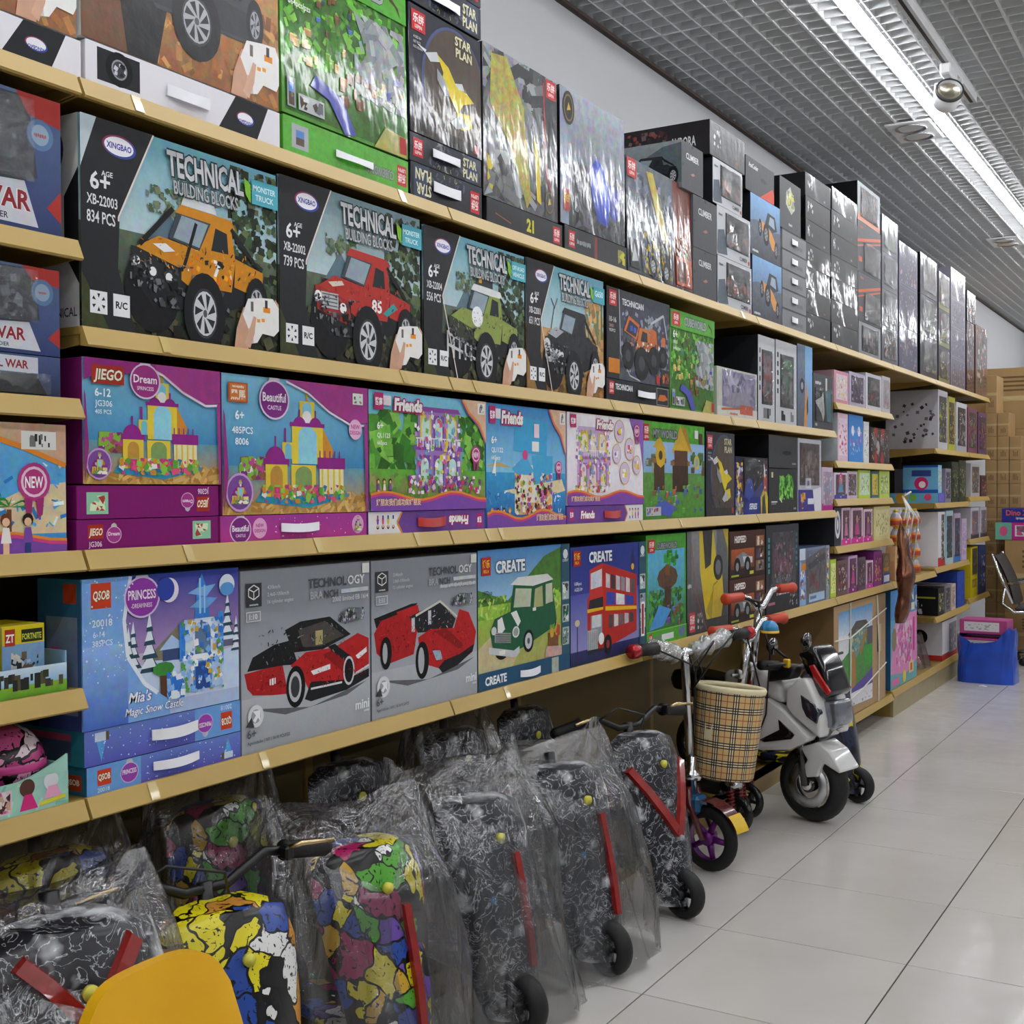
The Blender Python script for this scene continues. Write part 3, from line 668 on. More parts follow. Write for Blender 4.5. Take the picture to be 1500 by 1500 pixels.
def art_starplan(p):
    p.grad(0, 0, 1, 1, '#23242e', '#1b1d2c', .1); p.circ(.62, .48, .46, '#3c4a78', .5, 32); p.circ(.63, .48, .44, '#4a3d34', .48, 32, .12); p.specks(.2, .02, .98, .3, 60, .012, ['#4f463e', '#332c28', '#62574c'], 3, .3, .15); p.rect(0, 0, 1, .1, '#2a2624', .15)
    ship(p.sub(.1, .14, .98, .78)); red_logo(p, .03, .8, .21, .96)
    p.text('STAR', .62, .86, .075, '#d9d6b0', bold=.03, maxw=.33); p.text('PLAN', .63, .765, .075, '#d9d6b0', bold=.03, maxw=.34)
    p.text('AGES 8+', .05, .74, .022, '#b9bcc4', maxw=.15); p.text('187 PCS', .05, .7, .022, '#b9bcc4', maxw=.15); p.text('NO.05060', .05, .66, .022, '#b9bcc4', maxw=.15); p.rect(.88, .03, .95, .1, '#b02a2a')
def art_starstrip(flip=False):
    def f(p):
        p.grad(0, 0, 1, 1, '#1e1f28', '#2b2f3c', .12); q = p.sub(0, 0, 1, 1, flip); q.specks(.25, .05, .75, .5, 14, .01, ['#3c4a62', '#8b8f5a', '#4c5260'], 4, .4); q.poly([(.76, .0), (.96, .1), (.96, 1), (.8, 1)], '#37425c', .15)
        red_logo(q, .04, .2, .17, .85); q.text('STAR', .73, .55, .32, '#d9d6b0', bold=.03, maxw=.2); q.text('PLAN', .73, .14, .32, '#d9d6b0', bold=.03, maxw=.21)
    return f
def supercar_top(p, body, dark):
    p.poly([(.2, .1), (.5, .0), (.8, .1), (.86, .4), (.8, .8), (.62, 1), (.38, 1), (.2, .82), (.14, .4)], body, .08); p.poly([(.3, .35), (.7, .35), (.66, .62), (.34, .62)], dark, .08); p.poly([(.34, .1), (.46, .05), (.46, .3), (.34, .3)], dark); p.poly([(.54, .05), (.66, .1), (.66, .3), (.54, .3)], dark); p.poly([(.38, .66), (.62, .66), (.58, .9), (.42, .9)], '#8d9196', .1)
def crest(p, u, v, k):
    p.circ(u, v, k, '#26241c', k*1.35*p.w/p.h, 20); p.circ(u, v, k*.8, '#77673a', k*1.1*p.w/p.h, 20); p.circ(u, v, k*.66, '#1c1a14', k*.95*p.w/p.h, 18); p.poly([(u-k*.3, v-k*.3), (u, v+k*.5), (u+k*.35, v-k*.1)], '#c7a52c')
def art_yellow_racer(p):
    p.grad(0, 0, 1, 1, '#5c5e60', '#8c9094', .3); p.specks(0, 0, 1, 1, 70, .02, ['#6f7274', '#4a4c4e', '#9a9da0', '#35373a'], 8, 2.5, .1)
    p.poly([(.1, .95), (.3, .98), (.52, .7), (.62, .1), (.56, .02), (.34, .4), (.08, .62)], '#a89c4a', .3); p.poly([(.66, .55), (.74, .4), (.76, .08), (.7, .1)], '#d2bd22', .1); p.specks(.04, .05, .25, .35, 10, .014, ['#cdb82a', '#6f7274'], 4); p.poly([(.8, 1), (1, .9), (1, 0), (.82, 0)], '#3b3d40', .15); p.line([(.8, .95), (.84, .3), (.95, .14)], .006, '#b02a2a')
    red_logo(p, .84, .86, .98, .99); crest(p, .88, .12, .07); q = p.sub(.86, .2, .98, .6); q.text('CORSAIR', .5, .3, .12, '#c9cccf', 'c', maxw=.9)
def art_shiny_strip(p):
    p.grad(0, 0, 1, 1, '#1d1d1f', '#303236', .1); p.text('21', .55, .25, .5, '#c9c32c', 'c', .05); red_logo(p, .87, .15, .97, .85); p.line([(.1, .5), (.3, .3)], .003, '#8a4a3a')
def art_blue_racer(p):
    p.grad(0, 0, 1, 1, '#2d2f33', '#9298a4', .25); p.rect(0, 0, .12, 1, '#8a93a6', .15); p.grad(.1, .5, 1, 1, '#6e7480', '#a4aab6', .2); p.specks(.2, 0, 1, .5, 70, .014, ['#3a3c40', '#222326', '#55585e'], 6, 2, .2)
    q = p.sub(.36, .1, .95, .62); q.poly([(.1, .7), (.3, .95), (.5, .2), (.62, 0), (.5, 0), (.34, .02), (.2, .3)], '#2b45b4', .1); q.poly([(.3, .95), (.52, .8), (.66, .36), (.6, .05), (.5, .2)], '#3a5ad0', .1); q.poly([(.62, .66), (.9, .62), (.96, .34), (.8, .1), (.66, .2)], '#2a3f9e', .1); q.poly([(.3, .7), (.4, .86), (.48, .6), (.38, .44)], '#c9d0e6', .05)
    crest(p, .12, .86, .085); p.rect(.04, .1, .13, .26, '#a83a30'); p.text('乐拼', .085, .17, .05, '#e2c04a', 'c', .03, maxw=.08); p.specks(.2, .12, .32, .26, 8, .01, ['#c9ccd0', '#6d7076'], 4, 2)
def art_blue_strip(p):
    p.rect(0, 0, 1, 1, '#26282b', .1); red_logo(p, .06, .2, .15, .85); p.text('SUPER RACER', .18, .4, .22, '#9aa0a8', maxw=.22); p.rect(.46, .05, .5, .95, '#8c2a2a'); p.specks(.85, .2, .97, .8, 8, .012, ['#c9c32c', '#8b8a4a'], 5)
def art_work_truck(p):
    p.grad(0, 0, 1, 1, '#39404c', '#5b6270', .25); p.rect(.7, 0, 1, 1, '#6e2f1e', .2); p.specks(0, .3, .7, .9, 60, .018, ['#4d5768', '#6d7788', '#8f98a6', '#303743'], 4, 1, .15); p.poly([(.3, .95), (.4, .96), (.62, .4), (.52, .36)], '#b5a23a', .2)
    p.specks(.2, .04, .66, .4, 70, .014, ['#b79a24', '#2c2f36', '#3d4658', '#8a7a2c', '#59606e'], 7, 1, .1); p.specks(.74, .1, .95, .5, 26, .014, ['#9c4a24', '#c0642c', '#4a2417', '#7a8a5a'], 9)
    wheel(p, .36, .12, .07); wheel(p, .56, .1, .07); red_logo(p, .02, .83, .15, .99); p.rect(.03, .05, .16, .3, '#22252b'); p.poly([(.05, .1), (.09, .27), (.14, .12)], '#c9ccd0')
    p.rect(.72, .04, .97, .3, '#b5532c', .1); p.rect(.74, .07, .88, .27, '#5a2a1c', .1); p.text('2', .92, .06, .1, '#eee', 'c'); p.line([(0, .01), (1, .01)], .006, '#17181b'); p.line([(.01, .0), (.01, 1)], .006, '#17181b')

def art_climber(p):
    p.rect(0, 0, 1, 1, '#3e4044', .03); p.text('CLIMBER', .5, .66, .13, '#d5d7da', 'c', .015, maxw=.62); p.poly([(.4, .36), (.55, .42), (.62, .38), (.5, .34)], '#9c6a62'); p.circ(.06, .5, .03, '#222327'); p.circ(.5, .96, .03, '#222327')
def side_climber(p):
    p.grad(0, 0, 1, 1, '#6d7478', '#8f979b', .1); p.poly([(.25, .1), (.5, .6), (.8, .9), (1, .95), (1, .1)], '#5a666c', .15); truck(p.sub(.3, .0, .98, .8), '#2b2f33', '#1d2023', 3)
def art_climber_win(p):
    p.rect(0, 0, 1, 1, '#b9bcc1', .03); p.rect(.24, .22, .96, .92, '#141417', .05); p.specks(.26, .26, .94, .6, 26, .014, ['#4a4d52', '#74777c', '#2b2d31', '#9c4f3c'], int(p.w*1e4) % 97); p.poly([(.0, .1), (.02, .5), (.2, .56), (.26, .3), (.3, .06), (.02, .02)], '#4f5a66', .12); p.text('CLIMBER', .9, .07, .085, '#2b2c30', 'r', .02, maxw=.5); p.circ(.95, .08, .025, '#b03a3a'); p.text('RC 4WD', .04, .8, .06, '#44464a', maxw=.17)
def art_buggy_blue(p):
    p.grad(0, 0, 1, 1, '#3c4350', '#7ba6d2', .1); p.grad(0, .0, 1, .42, '#3a3d46', '#565c6a', .25); p.poly([(0, .55), (.2, .6), (.5, .5), (1, .56), (1, .4), (0, .4)], '#59616e', .2)
    q = p.sub(.25, .15, 1, .85); q.poly([(.1, .7), (.35, .62), (.6, .5), (.85, .2), (.9, .05), (.62, .1), (.5, .3), (.1, .5)], '#d08f45', .06); q.poly([(.3, .66), (.42, .95), (.75, .92), (.85, .6), (.62, .52)], '#2f333b', .1); q.poly([(.46, .68), (.52, .88), (.7, .86), (.74, .62)], '#93a5b8', .08)
    wheel(q, .35, .4, .17, .8, rim='#8a8d92'); wheel(q, .08, .5, .13, .6, rim='#8a8d92'); wheel(q, .8, .12, .13, .6, rim='#8a8d92'); p.text('BUGGY RACE', .06, .05, .045, '#d9dde2', maxw=.4)
def art_grey_peak(p):
    p.rect(0, 0, 1, 1, '#3c3e42', .04); p.text('AceCoder', .1, .72, .14, '#d5d7da', bold=.02, maxw=.5); p.circ(.62, .52, .12, '#232428', .07); p.poly([(.5, .0), (.95, .45), (1, .3), (1, 0)], '#c4442c', .06)
def art_grey_robot(p):
    p.rect(0, 0, 1, 1, '#3f4145', .04); p.poly([(.3, .75), (.5, .9), (.62, .7), (.72, .5), (.55, .35), (.42, .42), (.28, .5)], '#b4b3a4', .15); p.specks(.32, .45, .68, .8, 22, .012, ['#8c9086', '#d2d0bf', '#70754f', '#c9c43c'], 4); p.text('RC 4WD', .5, .1, .06, '#b9bcc0', 'c', maxw=.5)
def art_drawer(p):
    p.rect(0, 0, 1, 1, '#74757a', .03); p.rect(0, .93, 1, 1, '#2f3034'); p.text('RC-12', .62, .2, .28, '#5c5d62', maxw=.26); p.rect(.36, .38, .6, .7, '#77787d')
def art_black_shiny(i):
    def f(p):
        p.grad(0, 0, 1, 1, '#0f1012', '#1d1e21', .08); p.rect(0, .95, 1, 1, '#050506'); p.specks(.08, .3, .3, .8, 8, .008, ['#c9ccd0', '#8a8d92'], i); p.rect(.42, .4, .64, .62, '#08080a'); p.text('4WD', .72, .12, .12, '#8f3a3a' if i % 2 else '#9aa0a5', maxw=.2)
    return f
def art_orange_slash(p):
    p.rect(0, 0, 1, 1, '#46474b', .05); p.poly([(0, .62), (1, .9), (1, .84), (0, .56)], '#c05a34'); p.poly([(0, .5), (1, .8), (1, .77), (0, .47)], '#c05a34'); p.rect(.25, .05, .95, .62, '#17171a', .1); p.specks(.28, .08, .92, .55, 20, .016, ['#3a3b40', '#6d5a5a', '#27282c'], 6); p.text('RACER', .1, .86, .07, '#b9563a', maxw=.3); p.rect(.05, .2, .18, .3, '#c05a34')
def art_win(frame, pal, win='#1c1d21', seed=1, wr=(.12, .12, .9, .9), title=None, tc='#fff', band=None, n=26):
    def f(p):
        p.rect(0, 0, 1, 1, frame, .05)
        if band: p.rect(0, 0, 1, .16, band, .05)
        p.rect(*wr, win, .1); p.specks(wr[0]+.02, wr[1]+.02, wr[2]-.02, wr[3]-.1, n, .05*min(p.w, p.h), pal, seed, 1.5, .1)
        if title: p.text(title, .5, .04, .08, tc, 'c', .02, maxw=.8)
    return f
def art_doll(frame, hair, dress, seed=1, band='#c93a94'):
    """window box with a small doll shape behind film"""
    def f(p):
        p.rect(0, 0, 1, 1, frame, .04); p.rect(.12, .16, .88, .93, '#6e4a5e', .15); p.poly([(0, 0), (1, 0), (1, .2), (.7, .12), (.4, .22), (0, .14)], band, .04)
        p.circ(.5, .72, .16, hair, n=14); p.circ(.5, .68, .1, '#d8a58c', n=12); p.poly([(.4, .58), (.6, .58), (.72, .25), (.28, .25)], dress, .08); p.text('TOY', .5, .04, .07, '#f5e6f0', 'c', .02, maxw=.4)
    return f

# ---- pictures of the lower rows ---------------------------------------------------
def arch(p, u0, v0, u1, v1, wall, hole, t=.22):
    p.rect(u0, v0, u1, v1, wall, .05); w = u1-u0; c = (u0+u1)/2; r = w*(.5-t); vt = v1-(v1-v0)*.32
    p.rect(c-r, v0, c+r, vt, hole, .08); p.circ(c, vt, r, hole, min(r*p.w/p.h, (v1-v0)*.28), 14, .08, 0, PI)
def dome(p, u, v, r, col, k=1.0):
    p.circ(u, v, r, col, r*k*p.w/p.h, 16, .08, 0, PI); p.line([(u, v+r*k*p.w/p.h), (u, v+r*(k+.7)*p.w/p.h)], .004, col)
def badge(p, u, v, r, big, small=None, col='#8f2f84', ring='#d9c4dc', crown=True):
    rv = r*.9*p.w/p.h
    if crown: p.poly([(u-r*.5, v+rv*.8), (u-r*.35, v+rv*1.35), (u, v+rv*1.55), (u+r*.35, v+rv*1.35), (u+r*.5, v+rv*.8)], '#b9bcc8', .15)
    p.circ(u, v, r*1.1, ring, rv*1.1, 26); p.circ(u, v, r, col, rv, 26, .04); p.text(big, u, v-rv*.1, rv*.5, '#f3e9f2', 'c', .02, maxw=r*1.7)
    if small: p.text(small, u, v-rv*.55, rv*.24, '#efdcec', 'c', .01, maxw=r*1.2)
def toy_castle(q, wall='#dcc33c', roof='#8c2482', seed=1):
    q.poly([(.0, .06), (.55, -.0), (1, .1), (.9, .2), (.1, .2)], '#2f8fae', .1)
    q.line([(.53, .92), (.53, 1.0)], .006, '#b99a3c'); arch(q, .45, .74, .61, .92, wall, '#7fc4d8', .2); q.circ(.53, .78, .05, '#e6e3e0', n=14); dome(q, .45, .7, .07, roof); dome(q, .62, .7, .07, roof)
    arch(q, .37, .38, .7, .72, wall, '#8ccadd', .2); q.rect(.35, .7, .72, .735, roof); q.poly([(.7, .7), (.82, .5), (.78, .38), (.7, .38)], '#c9872c', .08)
    arch(q, .27, .42, .39, .56, wall, '#6fb4cc'); q.line([(.3, .56), (.3, .68)], .005, roof); dome(q, .2, .4, .1, roof); q.rect(.08, .36, .34, .42, roof, .06)
    arch(q, .1, .1, .32, .37, wall, '#b98a3c', .22); arch(q, .36, .1, .62, .37, wall, '#7d9a5c', .16); q.rect(.64, .34, .95, .44, roof, .06)
    for k in range(5): q.rect(.66+.055*k, .44, .672+.055*k, .5, roof)
    q.rect(.66, .12, .93, .34, '#e3dcae', .06)
    for k in range(4): q.rect(.68+.065*k, .12, .7+.065*k, .34, wall)
    q.specks(.05, .04, .95, .2, 46, .009, ['#5a9c3c', '#c33a7a', '#e8e4dc', '#8ac24a', '#c9872c', '#d9547c', '#3a6fae'], seed, .8)
def sea_bg(p):
    p.grad(0, .35, 1, 1, '#3f86b4', '#7fbfdc', .06); p.grad(0, 0, 1, .35, '#b98d48', '#5f96a8', .12); p.specks(0, 0, 1, .16, 40, .02, ['#c79c54', '#a87d3c', '#d8b068'], 5, .3, .08)
def art_seacastle(brand):
    def f(p):
        sea_bg(p); p.specks(.1, .25, .3, .42, 26, .012, ['#b8478e', '#7fb03c', '#8a5a3c', '#e2e0da', '#7a2f74'], 6)
        toy_castle(p.sub(.2, .04, .86, .92), seed=len(brand)); p.circ(.1, .16, .085, '#c79ad0', n=20); p.circ(.1, .16, .075, '#7a4a96', n=20); toy_castle(p.sub(.04, .07, .16, .25))
        pts = [(.4, 1), (.55, .93), (.7, .8), (.88, .7), (1, .72), (1, 1)]
        p.poly(pts, '#a03a86', .1); p.line([(.4, .985), (.55, .915), (.7, .785), (.88, .685), (1, .7)], .004, '#e3c9de')
        p.poly([(0, 0), (.03, .3), (.01, .7), (0, .75)], '#8f2f78', .06); p.poly([(.97, .7), (1, .72), (1, 0), (.985, 0)], '#9c3a84', .06)
        if brand == 'JIEGO':
            p.rect(.0, .9, .5, 1, '#8f2878', .08); p.poly([(0, .9), (0, .82), (.12, .9)], '#8f2878', .08); p.rect(.05, .8, .27, .95, '#a8301f'); p.text('JIEGO', .16, .835, .085, '#f1ead0', 'c', .03, maxw=.19, out='#4a2a16', slant=.15)
            badge(p, .42, .85, .1, 'Dream', 'SPRINCESS', '#9c3380'); p.text('6-12', .07, .7, .065, '#eaf3f8', bold=.02, maxw=.16); p.text('JG306', .07, .62, .05, '#dcebf2', maxw=.15); p.text('405 PCS', .07, .56, .035, '#dcebf2', maxw=.14)
        else:
            p.rect(.03, .8, .15, .94, '#b8562a'); p.rect(.04, .81, .14, .93, '#d07a3c'); p.text('黑馬', .09, .825, .055, '#f4ead8', 'c', .03, maxw=.09); p.text('DARKHORSE', .09, .9, .02, '#f4ead8', 'c', maxw=.09)
            badge(p, .32, .84, .09, 'Beautiful', 'CASTLE', '#7a2a7c'); p.text('6+', .07, .68, .065, '#eef5f8', bold=.02); p.text('485PCS', .05, .58, .05, '#eef5f8', maxw=.13); p.text('8006', .07, .5, .05, '#eef5f8', maxw=.1)
            p.circ(.9, .66, .05, '#e6b4d4', n=18); p.text('NEW', .9, .665, .035, '#b03a8c', 'c', .02, maxw=.07); p.text('DESIGN', .9, .62, .03, '#b03a8c', 'c', .02, maxw=.08); p.rect(.88, .86, .96, .95, '#dfe6dc'); p.specks(.89, .87, .95, .94, 8, .003, ['#555', '#888'], 4, 1, 0, False)
    return f
def art_magenta_strip(flip):
    def f(p):
        p.rect(0, 0, 1, 1, '#7d1668', .03); q = p.sub(0, 0, 1, 1, flip); q.rect(.07, .36, .17, .84, '#a8301f'); q.text('JIEGO', .12, .48, .24, '#f1ead0', 'c', .03, maxw=.085, slant=.15); q.text('JG306', .075, .1, .18, '#e9d7e6', maxw=.085); badge(q, .24, .48, .045, 'Dream', None, '#a53a88', '#d9b4d2'); q.rect(.8, .2, .94, .86, '#8fc7a4'); q.specks(.82, .3, .92, .76, 10, .006, ['#4f9a3c', '#b03a3a', '#d9e6c4'], 3)
    return f
def art_pink_strip(p):
    p.grad(0, 0, 1, 1, '#b23a8c', '#a03a94', .05); badge(p, .12, .45, .06, 'Beautiful', 'CASTLE', '#7a2a7c'); p.circ(.24, .5, .045, '#e0a6cc', n=20, rv=.4); p.text('NEW', .24, .54, .14, '#a83a84', 'c', .02, maxw=.07); p.text('DESIGN', .24, .34, .13, '#a83a84', 'c', .02, maxw=.08); p.circ(.93, .5, .045, '#d9a6d0', n=18, rv=.4); toy_castle(p.sub(.9, .2, .96, .85)); p.specks(.33, .1, .85, .9, 14, .0016, ['#f3d9ec'], 4, 1, 0)
def minis(p, u0, v, n, k, seed):
    r = random.Random(seed)
    for i in range(n):
        u = u0+i*k*1.15; kv = k*p.w/p.h
        p.circ(u, v+kv*1.55, k*.3, r.choice(['#4a2a1c', '#6e3a20', '#c99a3c', '#2a1c18']), n=10); p.circ(u, v+kv*1.45, k*.2, '#e3b896', n=10); p.poly([(u-k*.28, v+kv*.5), (u-k*.16, v+kv*1.2), (u+k*.16, v+kv*1.2), (u+k*.28, v+kv*.5)], r.choice(['#d9547c', '#4a8fc0', '#e8e4dc', '#c9c33c', '#7a4aa0'])); p.rect(u-k*.16, v, u+k*.16, v+kv*.5, r.choice(['#2f3f7a', '#b03a4a', '#e3b896']))
def friends_word(p, u, v, h, flip=False):
    p.text('Friends', u, v, h, '#f7f1ee', 'c', .05, maxw=.26, out='#b02a6c', ow=.09, slant=.1, flip=flip)
def ribbon(p, u, v, r):
    p.circ(u, v, r, '#b23a7c', n=16); p.circ(u, v, r*.8, '#e6c4da', n=16); p.circ(u, v, r*.66, '#b23a7c', n=16); rv = r*p.w/p.h; p.poly([(u-r*.6, v-rv*.8), (u-r*.1, v-rv*.9), (u-r*.2, v-rv*1.9), (u-r*.5, v-rv*1.7)], '#9c2f6c'); p.poly([(u+r*.6, v-rv*.8), (u+r*.1, v-rv*.9), (u+r*.2, v-rv*1.9), (u+r*.5, v-rv*1.7)], '#9c2f6c'); p.text('NEW', u, v-rv*.3, rv*.6, '#fff', 'c', .02, maxw=r*1.1)
def wavy_foot(p, v=.12):
    w = [(k/12, v+.035*math.sin(k*.9+.4)) for k in range(13)]
    p.poly([(0, 0), (1, 0)]+w[::-1], '#7a4aa4', .06); p.line(w, .008, '#e0882c'); p.line([(a, b-.014) for a, b in w], .005, '#c9447c')
def pink_logo(p, u0, v0, u1, v1):
    p.rect(u0, v0, u1, v1, '#b8246a'); p.text('哲高', (u0+u1)/2, v0+(v1-v0)*.3, (v1-v0)*.36, '#fff', 'c', .03, maxw=(u1-u0)*.8)
def doll_house(q, wall, trim, roof, glass='#bfe0d8', seed=2):
    q.rect(.08, .0, .92, .5, wall, .06); q.rect(.12, .5, .88, .96, wall, .06); q.rect(.04, .46, .96, .52, trim, .05); q.poly([(.08, .94), (.92, .94), (.88, 1), (.12, 1)], roof, .06)
    for a in (.14, .4, .66): arch(q, a, .02, a+.2, .4, trim, glass, .14)
    for a, c in ((.16, '#e3d24a'), (.4, roof), (.64, '#e3d24a')): arch(q, a, .58, a+.2, .9, c, glass, .16)
    for k in range(16): q.rect(.1+.05*k, .5, .115+.05*k, .6, '#e9e6ee')
    q.rect(.08, .6, .92, .615, '#e9e6ee'); q.specks(.05, .0, .95, .96, 60, .008, ['#d9547c', '#e3c83c', '#7ab03c', '#f0ecf2', '#6fa8c9', '#b98ac9'], seed)
def art_friends(kind):
    def f(p):
        if kind == 1:
            p.grad(0, .0, 1, 1, '#4f9a34', '#7cc3e0', .08); p.specks(0, .35, 1, .85, 90, .026, ['#4f9434', '#6db040', '#3a7a28', '#86c250', '#2f6422'], 3, 1, .15); p.grad(0, .08, 1, .35, '#8a8f4a', '#5fa83a', .15); p.specks(0, .1, .5, .32, 20, .02, ['#7d8a4c', '#9a9a60', '#5b8a3a'], 9, .4)
            doll_house(p.sub(.33, .2, .8, .9), '#9a78b8', '#7a4aa4', '#8c4a9c'); p.specks(.3, .14, .95, .3, 40, .008, ['#c33a6a', '#e6e2e8', '#5f9a34', '#7a3a9c', '#d9b4d2'], 4); minis(p, .06, .14, 3, .04, 3)
        elif kind == 2:
            p.grad(0, .3, 1, 1, '#8fcbe6', '#3a86c4', .08); p.grad(0, 0, 1, .45, '#2a5fae', '#3a9ac9', .12); p.poly([(0, .5), (.15, .53), (.3, .49)], '#c9a35c'); p.poly([(.2, .3), (.5, .34), (.95, .4), (1, .3), (.6, .22)], '#e0cfa4', .08); p.specks(.0, .1, 1, .3, 34, .012, ['#dfeaf0', '#4a8fd0', '#2a66b0'], 8, .3)
            q = p.sub(.3, .1, .85, .93); q.rect(.06, .02, .6, .5, '#e2dcc6', .08); q.rect(.1, .0, .94, .12, '#c9a878', .1); q.rect(.56, .1, .94, .42, '#dccfb2', .1); q.poly([(.04, .64), (.8, .6), (.84, .94), (.08, .98)], '#3f9fd0', .06); q.poly([(.0, .46), (.3, .6), (.5, .44), (.4, .4), (.1, .4)], '#4aa4d4', .06); q.poly([(.5, .3), (.94, .34), (.96, .6), (.46, .6)], '#45a2d2', .06); q.rect(.46, .64, .62, .74, '#e8e6e0'); q.circ(.3, .6, .06, '#c9447c'); q.circ(.72, .2, .12, '#d070a8', .05); q.specks(.06, .0, .94, .42, 60, .009, ['#c33a5a', '#e3a43c', '#5f9a4c', '#4a2a1c', '#e9e4da', '#9a5ab0'], 6); q.rect(.5, .78, .62, .92, '#e8d4de')
            p.line([(.1, .42), (.1, .56)], .003, '#f2f2f2'); p.poly([(.1, .44), (.1, .56), (.06, .44)], '#f4f4f4'); minis(p, .06, .02, 4, .06, 5)
        else:
            p.grad(0, 0, 1, 1, '#e6dfe8', '#efeaf0', .06); doll_house(p.sub(.08, .2, .56, .86), '#c9a0cc', '#9a6ab4', '#c4b0d6', '#e6d8c8', 7)
            p.poly([(.8, 1), (.88, .8), (.96, .7), (1, .4), (1, 1)], '#8a5ab0', .06)
            for (a, b, r) in ((.66, .84, .07), (.8, .64, .07), (.62, .58, .06), (.73, .36, .07), (.9, .46, .06)):
                p.circ(a, b, r, '#c9a43c', n=18); p.circ(a, b, r*.92, '#d6c4dc', n=18, g=.06); p.specks(a-r*.5, b-.05, a+r*.5, b+.05, 10, .007, ['#8a5ab0', '#d9547c', '#e3c83c', '#f4f0f4'], int(a*99))
            p.specks(.05, .14, .5, .22, 14, .01, ['#e3c83c', '#5f9a4c', '#f4f0f4', '#c33a5a'], 9)
        if kind != 3:
            p.poly([(.78, 1), (.84, .88), (.94, .78), (1, .62), (1, 1)], '#d9b49a', .1); p.line([(.78, 1), (.84, .88), (.94, .78), (1, .62)], .007, '#e0882c'); p.line([(.76, 1), (.825, .875), (.925, .77), (1, .6)], .004, '#8a4aa4'); p.rect(.92, .88, .99, .98, '#e9e9e6'); p.specks(.93, .89, .98, .97, 10, .002, ['#333', '#777'], 3, 3, 0, False)
        wavy_foot(p, .12 if kind != 2 else .1)
        p.text('好朋友我们成功的好朋友', .04 if kind != 2 else .6, .05, .045, '#e8d0b0', bold=.02, maxw=.36, out='#9c4a3c')
        friends_word(p, .3 if kind < 3 else .46, .85, .1); pink_logo(p, .03, .84, .1, .98); p.rect(.1, .88, .16, .96, '#e9dfe6')
        ribbon(p, .9, .5 if kind < 3 else .86, .045)
        if kind < 3: p.text('6+', .05, .68, .06, '#f2f6f2', bold=.02); p.text('QL1123' if kind == 1 else 'QL1122', .05, .61, .04, '#f2f6f2', maxw=.14); p.text('665pcs', .05, .55, .035, '#f2f6f2', maxw=.12)
    return f
def art_friends_strip(flip):
    def f(p):
        p.rect(0, 0, 1, 1, '#6f4696', .1); q = p.sub(0, 0, 1, 1, flip); q.poly([(.74, 0), (.78, .5), (.74, 1), (1, 1), (1, 0)], '#e3dfe4', .04); q.line([(.74, 0), (.78, .5), (.74, 1)], .006, '#d9903c'); minis(q, .81, .16, 4, .035, 4); pink_logo(q, .03, .2, .08, .85); friends_word(q, .25, .3, .42)
    return f
def art_myworld(p):
    p.grad(0, .78, 1, 1, '#4c9a2c', '#58ac34', .25); p.grad(0, .45, 1, .8, '#7ea6cc', '#93b6da', .08); p.grad(0, 0, 1, .48, '#4f8a34', '#5c8f44', .2); cubes(p, .0, .45, .2, .66, 8, ['#7a7f6c', '#5d6650', '#8f9484'], 3, .04); cubes(p, .75, .45, 1, .7, 9, ['#3d5a34', '#5c4a34', '#4a6a3c'], 5, .04)
    for (a, b, w, c) in ((.16, .3, .16, '#4a3626'), (.45, .28, .26, '#3d2a1c')):
        p.rect(a, b, a+w, b+.34, c, .15); p.rect(a-.03, b+.28, a+w+.03, b+.33, '#8a5f3a', .1)
    p.poly([(.44, .7), (.58, .98), (.74, .72), (.66, .66)], '#c9a12c', .1); p.poly([(.58, .98), (.68, .96), (.78, .7), (.74, .72)], '#a8841c', .1); p.poly([(.14, .74), (.24, .86), (.34, .72)], '#c9a12c', .1)
    p.rect(.48, .56, .7, .72, '#5a3a26', .1); p.circ(.26, .66, .08, '#caa62c', n=8); p.circ(.26, .66, .03, '#4a3626'); p.circ(.86, .6, .05, '#c9b43c', n=12); p.circ(.86, .6, .03, '#8aa0a8', n=10)
    cubes(p, .1, .05, .95, .35, 40, ['#4f8a34', '#7a5a3c', '#5fa03c', '#8c8f8a', '#4a63a8', '#a8604a'], 8, .025); p.poly([(.1, .1), (.4, .02), (.5, .12), (.3, .2)], '#4a5ab4', .08); p.rect(.03, .04, .26, .13, '#b4b8ba'); p.specks(.04, .05, .25, .12, 10, .006, ['#5a4a3c', '#4f7fc4', '#b03a3a'], 3)
    p.text('MY WORLD', .14, .84, .085, '#8f9494', bold=.05, maxw=.4, out='#2f3234', ow=.05); red_logo(p, .0, .8, .08, .97); p.rect(.82, .86, .88, .95, '#e4e4e0'); p.rect(.9, .8, .96, .92, '#5a3a32')
